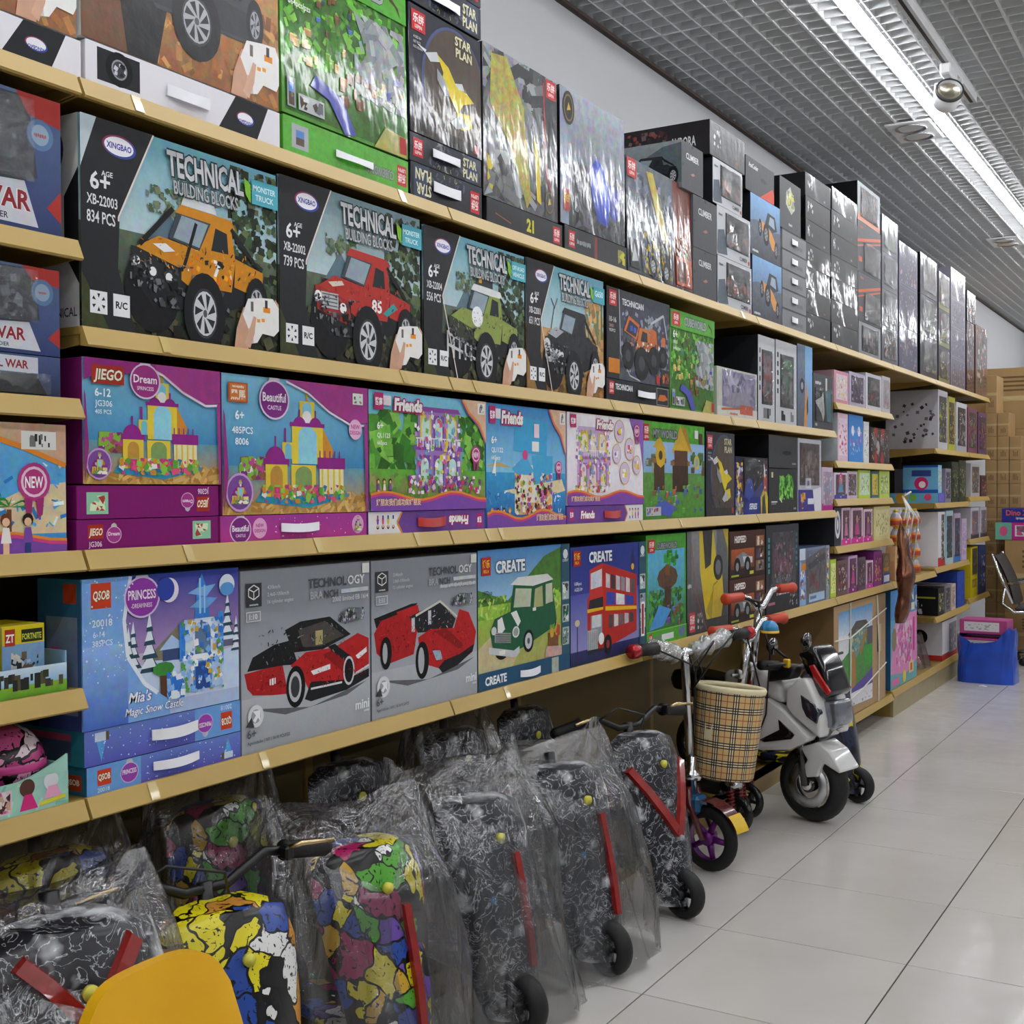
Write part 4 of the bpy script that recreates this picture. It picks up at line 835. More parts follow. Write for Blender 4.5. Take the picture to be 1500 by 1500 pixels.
def art_technician(p):
    p.grad(0, 0, 1, 1, '#4c4f5c', '#3b3f4c', .25); p.specks(.2, .1, 1, .8, 60, .02, ['#5d6270', '#7c8290', '#3a3d48', '#8f95a6'], 3, .6, .15); p.rect(0, 0, .18, 1, '#26272b', .03); p.line([(.18, 1), (.2, .3), (.34, .06), (.5, .02)], .004, '#b9bcc2')
    q = p.sub(.22, .1, .98, .86); q.poly([(.04, .6), (.14, .84), (.36, .74), (.3, .5)], '#c5682a', .08); q.poly([(.08, .6), (.16, .78), (.33, .7), (.28, .54)], '#2f3444', .08); q.rect(.17, .62, .22, .7, '#4a5ac0'); q.rect(.24, .6, .29, .68, '#4a5ac0'); q.poly([(.3, .42), (.36, .7), (.56, .7), (.6, .5), (.56, .36)], '#c8702c', .08); q.poly([(.38, .5), (.42, .66), (.52, .64), (.53, .5)], '#2b2d33'); q.poly([(.56, .4), (.6, .74), (.72, .7), (.74, .44)], '#c2652a', .1); q.line([(.6, .8), (.88, .98)], .008, '#b9bcc2'); q.line([(.88, .98), (.96, .62)], .006, '#b9bcc2'); q.rect(.84, .5, .92, .64, '#c5682a'); q.specks(.1, .36, .8, .5, 34, .008, ['#d9dcdf', '#33353c', '#c5682a', '#55585f'], 5)
    for a, b, r in ((.12, .24, .12), (.4, .16, .15), (.66, .24, .13), (.86, .32, .1)): q.circ(a, b, r, '#17181b', n=18, g=.08); q.circ(a, b, r*.45, '#3d4046', n=12)
    red_logo(p, .03, .8, .14, .97); p.text('TECHNICIAN', .22, .84, .07, '#e2e4e8', bold=.03, maxw=.46); p.text('10-16', .03, .62, .06, '#d5d7da', maxw=.13); p.text('20021', .03, .56, .035, '#b98a8a', maxw=.1); p.text('953PCS', .03, .51, .035, '#c9ccd0', maxw=.12); p.rect(.02, .06, .18, .22, '#c97a1e', .06); p.rect(.76, .02, .82, .12, '#b03030'); p.rect(.84, .0, .99, .2, '#2a2b2f'); p.specks(.86, .04, .97, .16, 8, .008, ['#c5682a', '#8a3a20'], 3)
def art_technician_strip(p):
    p.rect(0, 0, 1, 1, '#1f2023', .03); red_logo(p, .04, .3, .11, .9); p.text('TECHNICIAN', .13, .55, .26, '#e2e4e8', bold=.03, maxw=.26); p.rect(.78, .08, .98, .92, '#b9bcc0'); p.rect(.785, .1, .975, .9, '#232428'); p.poly([(.8, .3), (.83, .6), (.92, .62), (.97, .4), (.9, .3)], '#c5682a')
def snow_tree(p, u, v, k):
    for i in range(4):
        a = k*(1-.22*i); b = v+i*k*.5*p.w/p.h; t = k*.75*p.w/p.h; p.poly([(u-a*.5, b), (u+a*.5, b), (u, b+t)], '#2c4a5c'); p.poly([(u-a*.42, b+t*.2), (u+a*.3, b+t*.24), (u, b+t)], '#dfe8f2')
def art_snowcastle(p):
    p.grad(0, 0, 1, 1, '#8fb2e0', '#5a8fd8', .06); p.grad(.2, .45, 1, 1, '#a888b8', '#2a3f9c', .05); p.grad(.2, 0, 1, .46, '#a9c2e6', '#c9b4c4', .06)
    p.poly([(.36, .4), (.62, .66), (.66, .36)], '#7d7464', .2); p.poly([(.2, .3), (.4, .4), (.7, .36), (1, .42), (1, .1), (.2, .1)], '#c3d6ee', .06)
    p.rect(.48, .38, .6, .48, '#3a4a78', .1); p.poly([(.46, .46), (.54, .56), (.64, .46)], '#a9c6ea', .05); p.rect(.87, .42, .96, .48, '#6a6a80', .1); p.poly([(.85, .47), (.92, .54), (.99, .47)], '#d6e4f4')
    for (a, b, k) in ((.3, .36, .1), (.4, .32, .13), (.92, .5, .1), (.27, .26, .12), (.98, .38, .08)): snow_tree(p, a, b, k)
    q = p.sub(.58, .12, .9, .98)
    q.poly([(.34, .62), (.4, .9), (.5, 1.0), (.6, .88), (.66, .62)], '#3a86dc', .12); q.poly([(.2, .84), (.4, .88), (.8, .9), (.6, .8)], '#7fb4ec', .1); q.poly([(.24, .72), (.5, .8), (.84, .78), (.6, .7)], '#6aa8e8', .1); q.rect(.44, .66, .48, .96, '#a8d0f4'); q.rect(.54, .66, .57, .9, '#a8d0f4')
    q.rect(.12, .3, .88, .62, '#cfdcec', .08); arch(q, .3, .32, .72, .6, '#dfe8f4', '#5f7a9c', .1); q.rect(.02, .28, .14, .6, '#3a86dc', .12); q.rect(.84, .2, .96, .66, '#4a94e2', .12); q.rect(.08, .02, .92, .3, '#b9cce6', .1); arch(q, .3, .02, .7, .26, '#4a84d0', '#2a5298', .12); q.rect(.1, .28, .92, .32, '#eef3fa')
    q.specks(.05, .0, .95, .62, 60, .007, ['#2f74d0', '#7fb4ec', '#eef3fa', '#c9a23c', '#5a9c4c', '#a8c8f0'], 4)
    p.rect(.46, .12, .5, .3, '#5a3a26', .1); p.circ(.48, .33, .07, '#3f8a3c', .05, 9, .15); p.specks(.5, .1, .62, .3, 16, .009, ['#2f74d0', '#8ab8ec', '#e4ecf6'], 9)
    p.poly([(0, 1), (.28, 1), (.24, .7), (.26, .45), (.36, .25), (.5, .12), (.52, 0), (0, 0)], '#7aa8e2', .08); p.grad(0, 0, .26, .55, '#4a6ac0', '#8fb8ea', .1); p.line([(.28, 1), (.24, .7), (.26, .45), (.36, .25), (.44, .17)], .007, '#e4ecf8')
    p.rect(.05, .8, .165, .97, '#c9401f'); p.text('QSOB', .108, .86, .06, '#f6eed4', 'c', .03, maxw=.095, out='#4a2412', slant=.1); badge(p, .35, .85, .1, 'PRINCESS', 'DREAMINESS', '#8f3aa4', '#d6c4e6')
    p.text('20018', .055, .68, .05, '#e6eef8', maxw=.13); p.text('6-14', .06, .61, .04, '#dce8f6'); p.text('385PCS', .055, .55, .04, '#dce8f6', maxw=.13)
    p.circ(.52, .88, .06, '#e9e4f0', n=22); p.circ(.497, .89, .056, '#2f46a4', n=22); p.circ(.91, .88, .055, '#d9e4f2', n=20); p.circ(.91, .85, .05, '#5a9ad8', .05, 16)
    p.text("Mia's", .26, .13, .075, '#f3f6fb', bold=.02, maxw=.2, slant=.25, out='#4a5ab0'); p.text('Magic Snow Castle', .24, .045, .055, '#f3f6fb', bold=.012, maxw=.36, slant=.25, out='#4a5ab0'); p.specks(.0, .3, .3, 1, 26, .002, ['#eef4fb'], 6, 1, 0)
def art_snow_strip(flip):
    def f(p):
        p.grad(0, 0, 1, 1, '#5a5cb8', '#6a82cc', .05); q = p.sub(0, 0, 1, 1, flip); q.rect(0, 0, .32, 1, '#6a9edc', .06); q.rect(.06, .28, .14, .84, '#c9401f'); q.text('QSOB', .1, .48, .22, '#f6eed4', 'c', .03, maxw=.07, out='#4a2412'); q.text('20018', .06, .06, .16, '#cfe0f2', maxw=.08); badge(q, .25, .5, .05, 'PRINCESS', None, '#9a44ac', '#cdb4e0'); s = q.sub(.86, .08, .95, .92); s.rect(.1, 0, .9, .3, '#c9d8ea'); s.poly([(.2, .3), (.5, 1), (.8, .3)], '#5aa0e4', .15); s.rect(.0, 0, .2, .3, '#6a5a3c'); q.specks(.35, .05, .98, .95, 22, .0014, ['#e6ecfa'], 4, 1, 0)
    return f
def sports_car(q, kind):
    q.poly([(.04, .12), (.5, .0), (.98, .16), (.8, .04), (.3, -.02)], '#5f6367', .1)
    if kind == 0:
        q.poly([(.0, .5), (.28, .54), (.32, .2), (.2, .22), (.06, .26), (.02, .34)], '#a81e20', .08); q.poly([(.02, .52), (.06, .66), (.22, .76), (.34, .78), (.4, .5), (.28, .52)], '#1a1a1c', .1); q.poly([(.3, .9), (.42, .97), (.66, .98), (.84, .74), (.6, .62), (.36, .64)], '#1c1c1f', .12); q.poly([(.4, .88), (.62, .94), (.78, .74), (.58, .66), (.44, .68)], '#4a4640', .15); q.rect(.54, .68, .6, .84, '#b0a268', .1)
        q.poly([(.34, .5), (.46, .62), (.7, .62), (.9, .74), (1, .66), (1, .34), (.72, .18), (.5, .14), (.44, .34)], '#b62022', .08); q.poly([(.6, .56), (.7, .6), (.86, .42), (.78, .3)], '#8f1618', .06); q.poly([(.64, .64), (.7, .66), (.84, .48), (.8, .42)], '#1a1a1c'); q.poly([(.5, .28), (.8, .22), (1, .3), (1, .2), (.8, .1), (.5, .06), (.45, .1)], '#1b1b1e', .1); q.line([(.5, .2), (.76, .2)], .004, '#d5d7da'); q.line([(.86, .26), (1, .34)], .004, '#d5d7da'); q.circ(.82, .32, .05, '#c9ccd0', .17, 18); q.circ(.82, .32, .038, '#17171a', .14, 18)
        q.poly([(.5, .4), (.66, .44), (.66, .38), (.52, .35)], '#e9e9ea'); q.poly([(.88, .48), (.98, .56), (.98, .5), (.9, .43)], '#e9e9ea'); q.circ(.38, .26, .075, '#101012', .23, 22); q.circ(.375, .26, .05, '#b9bcc0', .17, 18); q.circ(.375, .26, .035, '#3a3b3f', .12, 14)
        q.specks(.04, .26, .3, .5, 14, .005, ['#8a1416', '#c93a36', '#5a0e10'], 5, .3); q.specks(.46, .2, .98, .6, 40, .005, ['#8a1416', '#cf3a36', '#2a1012'], 6, .25); q.specks(.1, .56, .8, .94, 40, .005, ['#2c2c30', '#55565a', '#0c0c0e', '#8a8d92'], 7, .3)
        q.text('18', .2, .33, .08, '#e9e2e2', 'c', .02)
    else:
        q.poly([(.0, .88), (.02, .76), (.3, .84), (.4, 1), (.34, 1)], '#1a1a1c', .08); q.poly([(.0, .7), (.06, .84), (.3, .92), (.4, .7), (.36, .36), (.12, .3), (.02, .46)], '#ac1c1f', .08); q.poly([(.2, .92), (.4, .98), (.42, .86), (.24, .84)], '#b82226', .06); q.poly([(.32, .84), (.62, .98), (.78, .72), (.74, .58), (.4, .62)], '#232326', .12); q.line([(.38, .84), (.62, .98), (.8, .74)], .005, '#c9c6b8'); q.rect(.34, .64, .37, .82, '#c9ccd0'); q.rect(.5, .7, .53, .88, '#c9ccd0')
        q.poly([(.4, .56), (.52, .64), (.76, .6), (.82, .84), (.92, .78), (1, .5), (.98, .34), (.84, .2), (.62, .1), (.5, .18), (.42, .36)], '#b41f22', .08); q.poly([(.56, .6), (.82, .3), (.86, .36), (.68, .62)], '#8a1416', .06); q.poly([(.6, .12), (.66, .2), (.82, .24), (.98, .34), (.96, .24), (.8, .1), (.64, .04)], '#1b1b1e', .08); q.poly([(.54, .36), (.62, .34), (.64, .22), (.58, .22)], '#9ab0c4', .08); q.circ(.44, .26, .065, '#0f0f11', .24, 22); q.circ(.43, .26, .03, '#aeb1b6', .17, 16); q.specks(.04, .4, .38, .86, 30, .005, ['#8a1416', '#cf3a36', '#2a1012'], 6, .25); q.specks(.5, .2, .95, .72, 40, .005, ['#8a1416', '#cf3a36', '#2a1012'], 8, .25); q.specks(.4, .62, .74, .9, 22, .005, ['#3a3a3e', '#8a8d92', '#0c0c0e', '#c9ccd0'], 7, .3); q.circ(.1, .44, .05, '#0f0f11', .2, 20); q.circ(.09, .44, .022, '#aeb1b6', .13, 14)
def art_greycar(kind):
    def f(p):
        p.grad(0, 0, 1, 1, '#9a9fa6', '#868b92', .02); p.grad(0, .3, 1, .8, '#a6abb2', '#8b9097', .02); p.grad(0, .0, 1, .3, '#9da2a9', '#b4b8bd', .03)
        sports_car(p.sub(.02, .18, .99, .7), kind)
        p.rect(.03, .8, .14, .93, '#3a3b3f'); q = p.sub(.04, .82, .13, .92); q.line([(.1, .4), (.5, .2), (.9, .4), (.9, .8), (.5, 1), (.1, .8), (.1, .4)], .002, '#e6e6e6'); q.line([(.1, .8), (.5, .62), (.9, .8)], .002, '#e6e6e6'); q.line([(.5, .62), (.5, .2)], .002, '#e6e6e6'); p.text('CARBLOCKS', .085, .806, .012, '#ddd', 'c', maxw=.09)
        a = [('420km/h', '2.4s0-100km/h', '16 cylinder engine'), ('354km/h', '2.8s0-100km/h', '12 cylinder engine')][kind]
        for i, t in enumerate(a): p.text(t, .18, .89-.04*i, .022, '#c6cace', maxw=.24)
        p.text('TECHNOL', .795, .87, .055, '#4d5157', 'r', bold=.02, maxw=.32); p.text('OGY', .805, .87, .055, '#dfe1e4', bold=.02, maxw=.16); p.text('BRA', .6, .805, .045, '#b4b8bd', 'r', bold=.02, maxw=.12); p.text('NCH', .61, .805, .045, '#4d5157', bold=.02, maxw=.12); p.rect(.75, .82, .98, .845, '#c3c6cb', .1); p.text('2000 limited EB 16/4' if kind == 0 else 'The exclusive sports car', .98, .775, .03, '#d2d5d9', 'r', maxw=.4)
        p.rect(.03, .72, .13, .775, '#dadde0'); p.rect(.034, .724, .126, .771, '#8c9198'); p.text('1:10' if kind == 0 else '1:11', .08, .733, .03, '#e4e6e8', 'c', maxw=.08); p.rect(.93, .93, .99, .99, '#dfe1dc')
        s = p.sub(.72, .64, .95, .73); s.poly([(0, .2), (.1, .7), (.4, 1), (.8, .9), (1, .5), (.9, .1), (.4, 0)], '#5d6166', .3); s.specks(.05, .1, .95, .9, 24, .006, ['#2f3236', '#b4b8bd', '#6d7176'], 5)
        p.circ(.09, .2, .055, '#d6d9dc', n=24); p.circ(.09, .2, .034, '#9aa0a6', n=20); p.poly([(.02, .15), (.06, .2), (.08, .14)], '#3a3b3f'); p.poly([(.07, .23), (.12, .23), (.12, .17), (.105, .19), (.085, .165), (.07, .18), (.09, .205)], '#eceef0')
        p.text('6+', .03, .085, .05, '#55595e', bold=.015); p.text('Ages/edades | 003 | 3618 PCS/PZS', .03, .05, .018, '#55595e', maxw=.32); p.text('mini', .98, .1, .06, '#eceef0', 'r', .02, maxw=.12); p.text('TRACK', .98, .075, .016, '#e0e2e4', 'r', maxw=.1)
    return f
def mini_car(q):
    q.circ(.18, .16, .1, '#111113', .12, 18); q.circ(.92, .4, .055, '#111113', .12, 18); q.circ(.92, .4, .035, '#c3c6ca', .08, 16)
    q.poly([(.02, .4), (.08, .54), (.3, .6), (.3, .66), (.34, .92), (.9, .92), (.95, .6), (.98, .4), (.9, .3), (.6, .18), (.36, .1), (.06, .16)], '#1f5a3c', .06); q.poly([(.3, .92), (.4, 1), (.84, 1), (.93, .92), (.62, .87)], '#d9dad6', .05); q.poly([(.34, .64), (.37, .87), (.6, .84), (.58, .62)], '#b4bda0', .1); q.poly([(.63, .6), (.65, .83), (.76, .86), (.77, .6)], '#a9a878', .1); q.poly([(.81, .62), (.81, .87), (.91, .88), (.92, .64)], '#b9c0a8', .08)
    q.poly([(.12, .52), (.18, .55), (.22, .4), (.12, .3)], '#e4e5e2'); q.poly([(.3, .58), (.38, .6), (.44, .46), (.4, .4)], '#e4e5e2'); q.poly([(.08, .38), (.3, .34), (.3, .22), (.08, .26)], '#9ba09c', .12)
    for k in range(5): q.line([(.09, .27+.022*k), (.3, .235+.022*k)], .002, '#44484a')
    q.circ(.07, .4, .035, '#c9ccc8', .05, 14); q.circ(.37, .34, .05, '#d5d8d4', .07, 16); q.circ(.37, .34, .035, '#9aa4a0', .05, 14); q.poly([(.0, .22), (.34, .12), (.42, .16), (.42, .08), (.36, .03), (.0, .14)], '#c6c9ca', .08); q.rect(.14, .1, .22, .15, '#e6e4dc'); q.circ(.55, .2, .075, '#111113', .14, 20); q.circ(.55, .2, .052, '#c3c6ca', .1, 18); q.circ(.55, .2, .02, '#55585c', .04, 10); q.specks(.1, .2, .95, .55, 30, .003, ['#174a30', '#2c7450', '#123a26'], 4, .2); q.rect(.61, .56, .66, .6, '#d9dad6')
def blue_side(p, pics):
    p.rect(.9, 0, 1, 1, '#2f5468', .04); p.text('EXPERT', .95, .86, .02, '#d9e2e6', 'c', maxw=.08); p.circ(.95, .92, .03, '#d9e2e6', n=8)
    for i, c in enumerate(pics): p.rect(.91, .56-.18*i, .99, .7-.18*i, '#a8b4b4'); p.specks(.915, .57-.18*i, .985, .69-.18*i, 8, .008, [c, '#3a3d40', '#d9dcd8'], i+3)
def art_mini(p):
    p.grad(0, .5, 1, 1, '#a4cbe0', '#4a86c0', .06); p.poly([(0, .72), (.3, .62), (.7, .92), (.9, .98), (.9, .4), (0, .4)], '#4c7a34', .2); p.grad(0, 0, 1, .6, '#b4a46a', '#8fb83c', .12); p.poly([(0, .12), (.35, .12), (.5, .45), (.4, .55), (0, .3)], '#c4b88c', .12); p.specks(.0, .5, .9, .66, 40, .016, ['#9cc84a', '#6fa038', '#b4d46a'], 4, .4, .1)
    mini_car(p.sub(.1, .17, .86, .78)); p.rect(.74, .2, .86, .32, '#7a5230', .15); p.poly([(.7, .14), (.9, .12), (.9, .2), (.72, .22)], '#c9a09a', .2); p.specks(.76, .28, .88, .38, 10, .012, ['#c9a23c', '#5a9c3c', '#b04a3a'], 4)
    blue_side(p, ['#1f5a3c', '#1f5a3c', '#6a8a7a']); p.rect(0, 0, 1, .13, '#214f70', .05); p.text('CREATE', .06, .035, .06, '#e9edf0', bold=.04, maxw=.26); p.rect(.78, .0, .86, .12, '#a8b4a0', .2)
    red_logo(p, .03, .82, .12, .95, '博乐', 'BELA', '#b3261e', '#e8c23c'); p.text('CREATE', .17, .83, .085, '#eef0f0', bold=.04, maxw=.33, out='#3a5a7a', ow=.04); p.text('1077pcs', .04, .68, .03, '#2f3a2c', maxw=.1); p.text('AGES 7+', .04, .63, .03, '#2f3a2c', maxw=.1)
def bus(q):
    q.poly([(.06, .0), (.06, .62), (.1, .66), (.1, .94), (.3, 1.0), (.34, 1.0), (.98, .82), (.98, .14), (.6, .06), (.36, .02)], '#b3271f', .06); q.poly([(.1, .94), (.34, .99), (.34, .62), (.1, .6)], '#c2322a', .06); q.poly([(.12, .72), (.12, .9), (.32, .94), (.32, .74)], '#c9ccd6', .12); q.poly([(.1, .6), (.34, .62), (.34, .5), (.08, .5)], '#232327', .08); q.poly([(.06, .46), (.34, .47), (.34, .5), (.06, .5)], '#e0b41e'); q.poly([(.38, .5), (.98, .44), (.98, .4), (.38, .45)], '#e0b41e')
    L = []
    for k in range(6): a = .39+.095*k; L.append([(a, .72-.022*k), (a+.075, .705-.022*k), (a+.075, .86-.02*k), (a, .885-.02*k)])
    for k in range(5): a = .44+.1*k; L.append([(a, .24+.004*k), (a+.08, .245+.004*k), (a+.08, .385-.006*k), (a, .4-.006*k)])
    q.polys(L, ['#c4c0c4', '#3d3436', '#b4b2ba', '#8d8a90', '#c9c6cc', '#5a5054', '#4a4044', '#c9c6cc', '#6a6064', '#b4b2ba', '#4a4044'], .15)
    q.polys([[(.4, .52), (.56, .5), (.56, .64), (.4, .67)], [(.58, .5), (.74, .48), (.74, .6), (.58, .635)], [(.76, .48), (.92, .46), (.92, .56), (.76, .595)]], ['#34449a', '#d9dde6', '#34449a'], .2); q.rect(.12, .12, .32, .42, '#8f9298', .12); q.rect(.14, .28, .3, .42, '#c9ccd2', .12); q.rect(.06, .02, .24, .26, '#a9adb2', .1)
    for k in range(5): q.line([(.08+.035*k, .03), (.08+.035*k, .24)], .002, '#55585c')
    q.specks(.1, .05, .96, .96, 40, .0035, ['#8a1a16', '#cf4038', '#6a1210'], 4, .2); q.circ(.3, .14, .05, '#e6e8ea', n=14); q.circ(.42, .06, .07, '#17171a', .11, 18); q.circ(.42, .06, .03, '#8a3a34', .05, 12); q.poly([(.06, .0), (.36, .0), (.36, .03), (.06, .04)], '#2a2a2d')
def art_bus(p):
    p.grad(0, 0, 1, 1, '#3d3a80', '#2c3c8c', .06); p.grad(0, .1, 1, .6, '#8f8cc0', '#4a52a0', .06); p.grad(0, 0, 1, .12, '#1c2348', '#2c3068', .15); p.poly([(.78, .2), (.78, .86), (.81, .96), (.84, .86), (.84, .2)], '#2a2f66', .1); p.circ(.81, .78, .02, '#e0b43c'); p.line([(.08, .1), (.08, .34)], .005, '#1d1f3c'); p.circ(.08, .36, .03, '#cdbb96', .03, 10)
    bus(p.sub(.16, .08, .88, .84)); blue_side(p, ['#b3271f', '#8f95a8', '#b3271f']); p.rect(.925, .12, .975, .44, '#e6e6e6'); p.rect(.935, .14, .965, .42, '#9c2420')
    red_logo(p, .03, .84, .12, .97, '博乐', 'BELA', '#b3261e', '#e8c23c'); p.text('CREATE', .22, .86, .09, '#eef0f2', bold=.04, maxw=.36, out='#3a3c78', ow=.04); p.text('1686pcs', .04, .68, .03, '#d6d9ea', maxw=.1); p.text('AGES 8+', .04, .63, .03, '#d6d9ea', maxw=.1)
def art_treeland(p):
    p.grad(0, 0, 1, 1, '#3f8a2c', '#4a9c34', .15); p.grad(.04, .14, .96, .86, '#3c7a34', '#5fb4dc', .12); p.specks(.06, .16, .94, .5, 50, .02, ['#3f7a30', '#5a9c3c', '#2c5a26'], 3, .5, .2); p.circ(.52, .6, .26, '#5a4330', .11, 10, .25); p.rect(.44, .2, .6, .52, '#4a3626', .2); cubes(p, .42, .68, .78, .84, 12, ['#2f7a34', '#3f9a3c', '#256428'], 4, .06); p.rect(.46, .62, .56, .72, '#7a4a26', .1); cubes(p, .2, .14, .85, .36, 22, ['#5a6fb8', '#6a4f8a', '#4a8a3c', '#7a5a3c', '#b04a7a'], 6, .04); p.poly([(.05, .14), (.4, .16), (.6, .3), (.3, .36)], '#4a90cc', .1); p.rect(0, 0, 1, .13, '#52a432', .12); p.line([(0, .13), (1, .13)], .002, '#8fcf6a')
    red_logo(p, .04, .84, .2, .96); p.text('CUBEWORLD', .24, .87, .055, '#8f9494', bold=.05, maxw=.55, out='#2f3234', ow=.05); red_logo(p, .05, .02, .13, .11); p.text('CUBEWORLD', .16, .045, .04, '#7d8280', bold=.04, maxw=.3); p.rect(.36, .03, .66, .085, '#dfe2e2'); p.rect(.8, .03, .95, .12, '#6a7a9c', .15)
def art_yellow_coupe(p):
    p.grad(0, 0, 1, 1, '#2a2a2c', '#6a6c6e', .12); p.grad(.1, .3, .7, 1, '#4a4b4d', '#8a8c8e', .15); p.poly([(.28, 1), (.3, .6), (.42, .2), (.5, .02), (.78, .02), (.88, .3), (.84, .55), (.7, .7), (.62, 1)], '#cdb41f', .06); p.poly([(.36, 1), (.42, .62), (.56, .66), (.6, 1)], '#2a2a2b', .12); p.circ(.74, .62, .12, '#1a1a1b', n=18); p.circ(.74, .62, .07, '#6a6c70', n=14); p.line([(.55, .05), (.62, .45), (.72, .48)], .006, '#8a7a14'); p.poly([(.44, .2), (.6, .4), (.58, .1)], '#a8931a', .06); p.poly([(.86, 1), (.98, .8), (1, .6), (1, 1)], '#b8a41c', .1); p.rect(0, 0, 1, .12, '#1d1d1f', .05); p.line([(.1, .9), (.2, .4), (.45, .02)], .004, '#a03a30'); red_logo(p, .05, .03, .18, .22); q = p.sub(.01, .25, .1, .75); q.text('RACER', .5, .4, .1, '#d5d5d5', 'c', maxw=.9); p.specks(.22, .04, .36, .2, 10, .007, ['#c9ccd0', '#77797c'], 3)
def art_hispeed(p):
    p.grad(0, 0, 1, 1, '#2c1a16', '#4a2a20', .12); p.grad(.05, .2, .68, .62, '#6a3a22', '#b05a2c', .15); q = p.sub(.06, .14, .66, .66); q.poly([(.1, .2), (.2, .6), (.5, .8), (.8, .6), (.9, .2)], '#7d8088', .2); q.poly([(.5, .6), (.95, .56), (.95, .3), (.55, .34)], '#c9ccd0', .15); q.circ(.25, .2, .15, '#17171a', n=14); q.circ(.72, .2, .15, '#17171a', n=14); q.circ(.25, .2, .07, '#8a8d92', n=10); q.circ(.72, .2, .07, '#8a8d92', n=10)
    p.text('HiSPEED', .14, .76, .14, '#efe9e6', bold=.04, maxw=.5, out='#5a2018', ow=.05)
    for k in range(3): p.rect(.73, .1+.27*k, .96, .33+.27*k, ['#7a6a5a', '#5a3a34', '#9a6a44'][k], .25); p.specks(.75, .12+.27*k, .94, .31+.27*k, 7, .01, ['#3a4a78', '#c98a4a', '#d9d6cc', '#2a2420'], k+2)
    p.rect(.05, .04, .25, .08, '#a8b43c'); p.rect(.55, .05, .66, .12, '#c9c43c')
def art_aurora(p):
    p.grad(0, 0, 1, 1, '#26272b', '#3a3c44', .06); p.rect(.12, .3, .86, .92, '#43424a', .12); p.poly([(.3, .8), (.36, .6), (.5, .66), (.64, .6), (.72, .82), (.8, .66), (.72, .5), (.6, .44), (.5, .36), (.4, .44), (.24, .5), (.2, .66)], '#7a4a5a', .2); p.specks(.25, .34, .8, .8, 40, .012, ['#8f5a6a', '#5a5660', '#a8748a', '#33343a', '#b4a0a8'], 4); p.poly([(.3, .36), (.4, .48), (.48, .3)], '#6d7480', .1); p.poly([(.6, .3), (.68, .5), (.76, .34)], '#6d7480', .1)
    for k in range(6): p.rect(.05, .46+.07*k, .1, .51+.07*k, '#4f9a9c'); p.rect(.9, .5+.07*k, .95, .54+.07*k, '#3f7a84')
    p.text('AURORA', .3, .2, .09, '#d9dadc', bold=.03, maxw=.46, slant=.15); p.rect(.05, .1, .25, .13, '#b06a74'); p.specks(.7, .04, .95, .2, 12, .006, ['#b9bcc0', '#6d7076'], 5); p.text('4WD', .4, .86, .06, '#6d7078', maxw=.3)
def art_gunbox(p):
    p.grad(0, 0, 1, 1, '#5a6a8c', '#7d88a0', .1); p.poly([(.12, .1), (.2, .8), (.88, 1), (.88, .05)], '#6d6a70', .12); p.poly([(.25, .7), (.85, .88), (.85, .76), (.3, .6)], '#4a4c5a', .08); p.poly([(.3, .5), (.55, .6), (.5, .38), (.34, .3)], '#7a4450', .1); p.poly([(.5, .3), (.56, .4), (.62, .38), (.6, .22)], '#b03a44'); p.poly([(0, .0), (.2, 0), (.2, .5), (.14, .7), (0, .8)], '#8aa8d6', .1); p.specks(.02, .1, .18, .6, 14, .012, ['#c98a6a', '#7a4a3c', '#dfe6ee', '#4a62a0'], 4, 1.5); p.rect(0, .8, .18, 1, '#c9d4e4', .05); p.rect(.05, .62, .2, .74, '#d0842c', .08); p.rect(.88, 0, 1, 1, '#8a94a8', .15); p.specks(.89, .1, .99, .95, 12, .014, ['#e4c83c', '#d9dfe8', '#b04a5a', '#3a4a8a'], 6); p.rect(.3, .03, .82, .18, '#a9c4e2', .06); p.text('GUN PLAY', .34, .07, .07, '#2f3f6a', bold=.02, maxw=.4)
def art_robotbox(p):
    p.grad(0, 0, 1, 1, '#26336e', '#0d1128', .08); p.rect(.22, .3, .86, .98, '#070a18', .05); p.poly([(.22, .3), (.3, .5), (.5, .44), (.62, .36), (.5, .3)], '#2c48a4', .12); p.circ(.42, .44, .12, '#2b4ab0', n=14, g=.1); p.poly([(.26, .0), (.3, .16), (.86, .62), (.86, .3), (.6, .0)], '#2a3684', .06); p.poly([(.78, .0), (.76, .3), (.9, .5), (1, .3), (1, 0)], '#cdb52a', .1); p.poly([(.8, .0), (.82, .3), (.9, .36), (.94, .0)], '#3a3c40', .1); p.poly([(0, 0), (.16, 0), (.24, .2), (.12, .4), (0, .3)], '#8d8a90', .2); p.specks(0, .0, .22, .9, 30, .014, ['#c9ccd6', '#2a3684', '#d9b93a', '#7a4a4a', '#3a3f5a'], 5); p.rect(.86, .4, .96, .95, '#b04a2c', .1); p.specks(.86, .45, .96, .95, 8, .014, ['#d9603a', '#2b2d33', '#c9ccd0'], 3); q = p.sub(.36, .06, .8, .4); q.text('SERIES', .1, .1, .3, '#e4e7f0', bold=.03, maxw=.7, slant=.2)
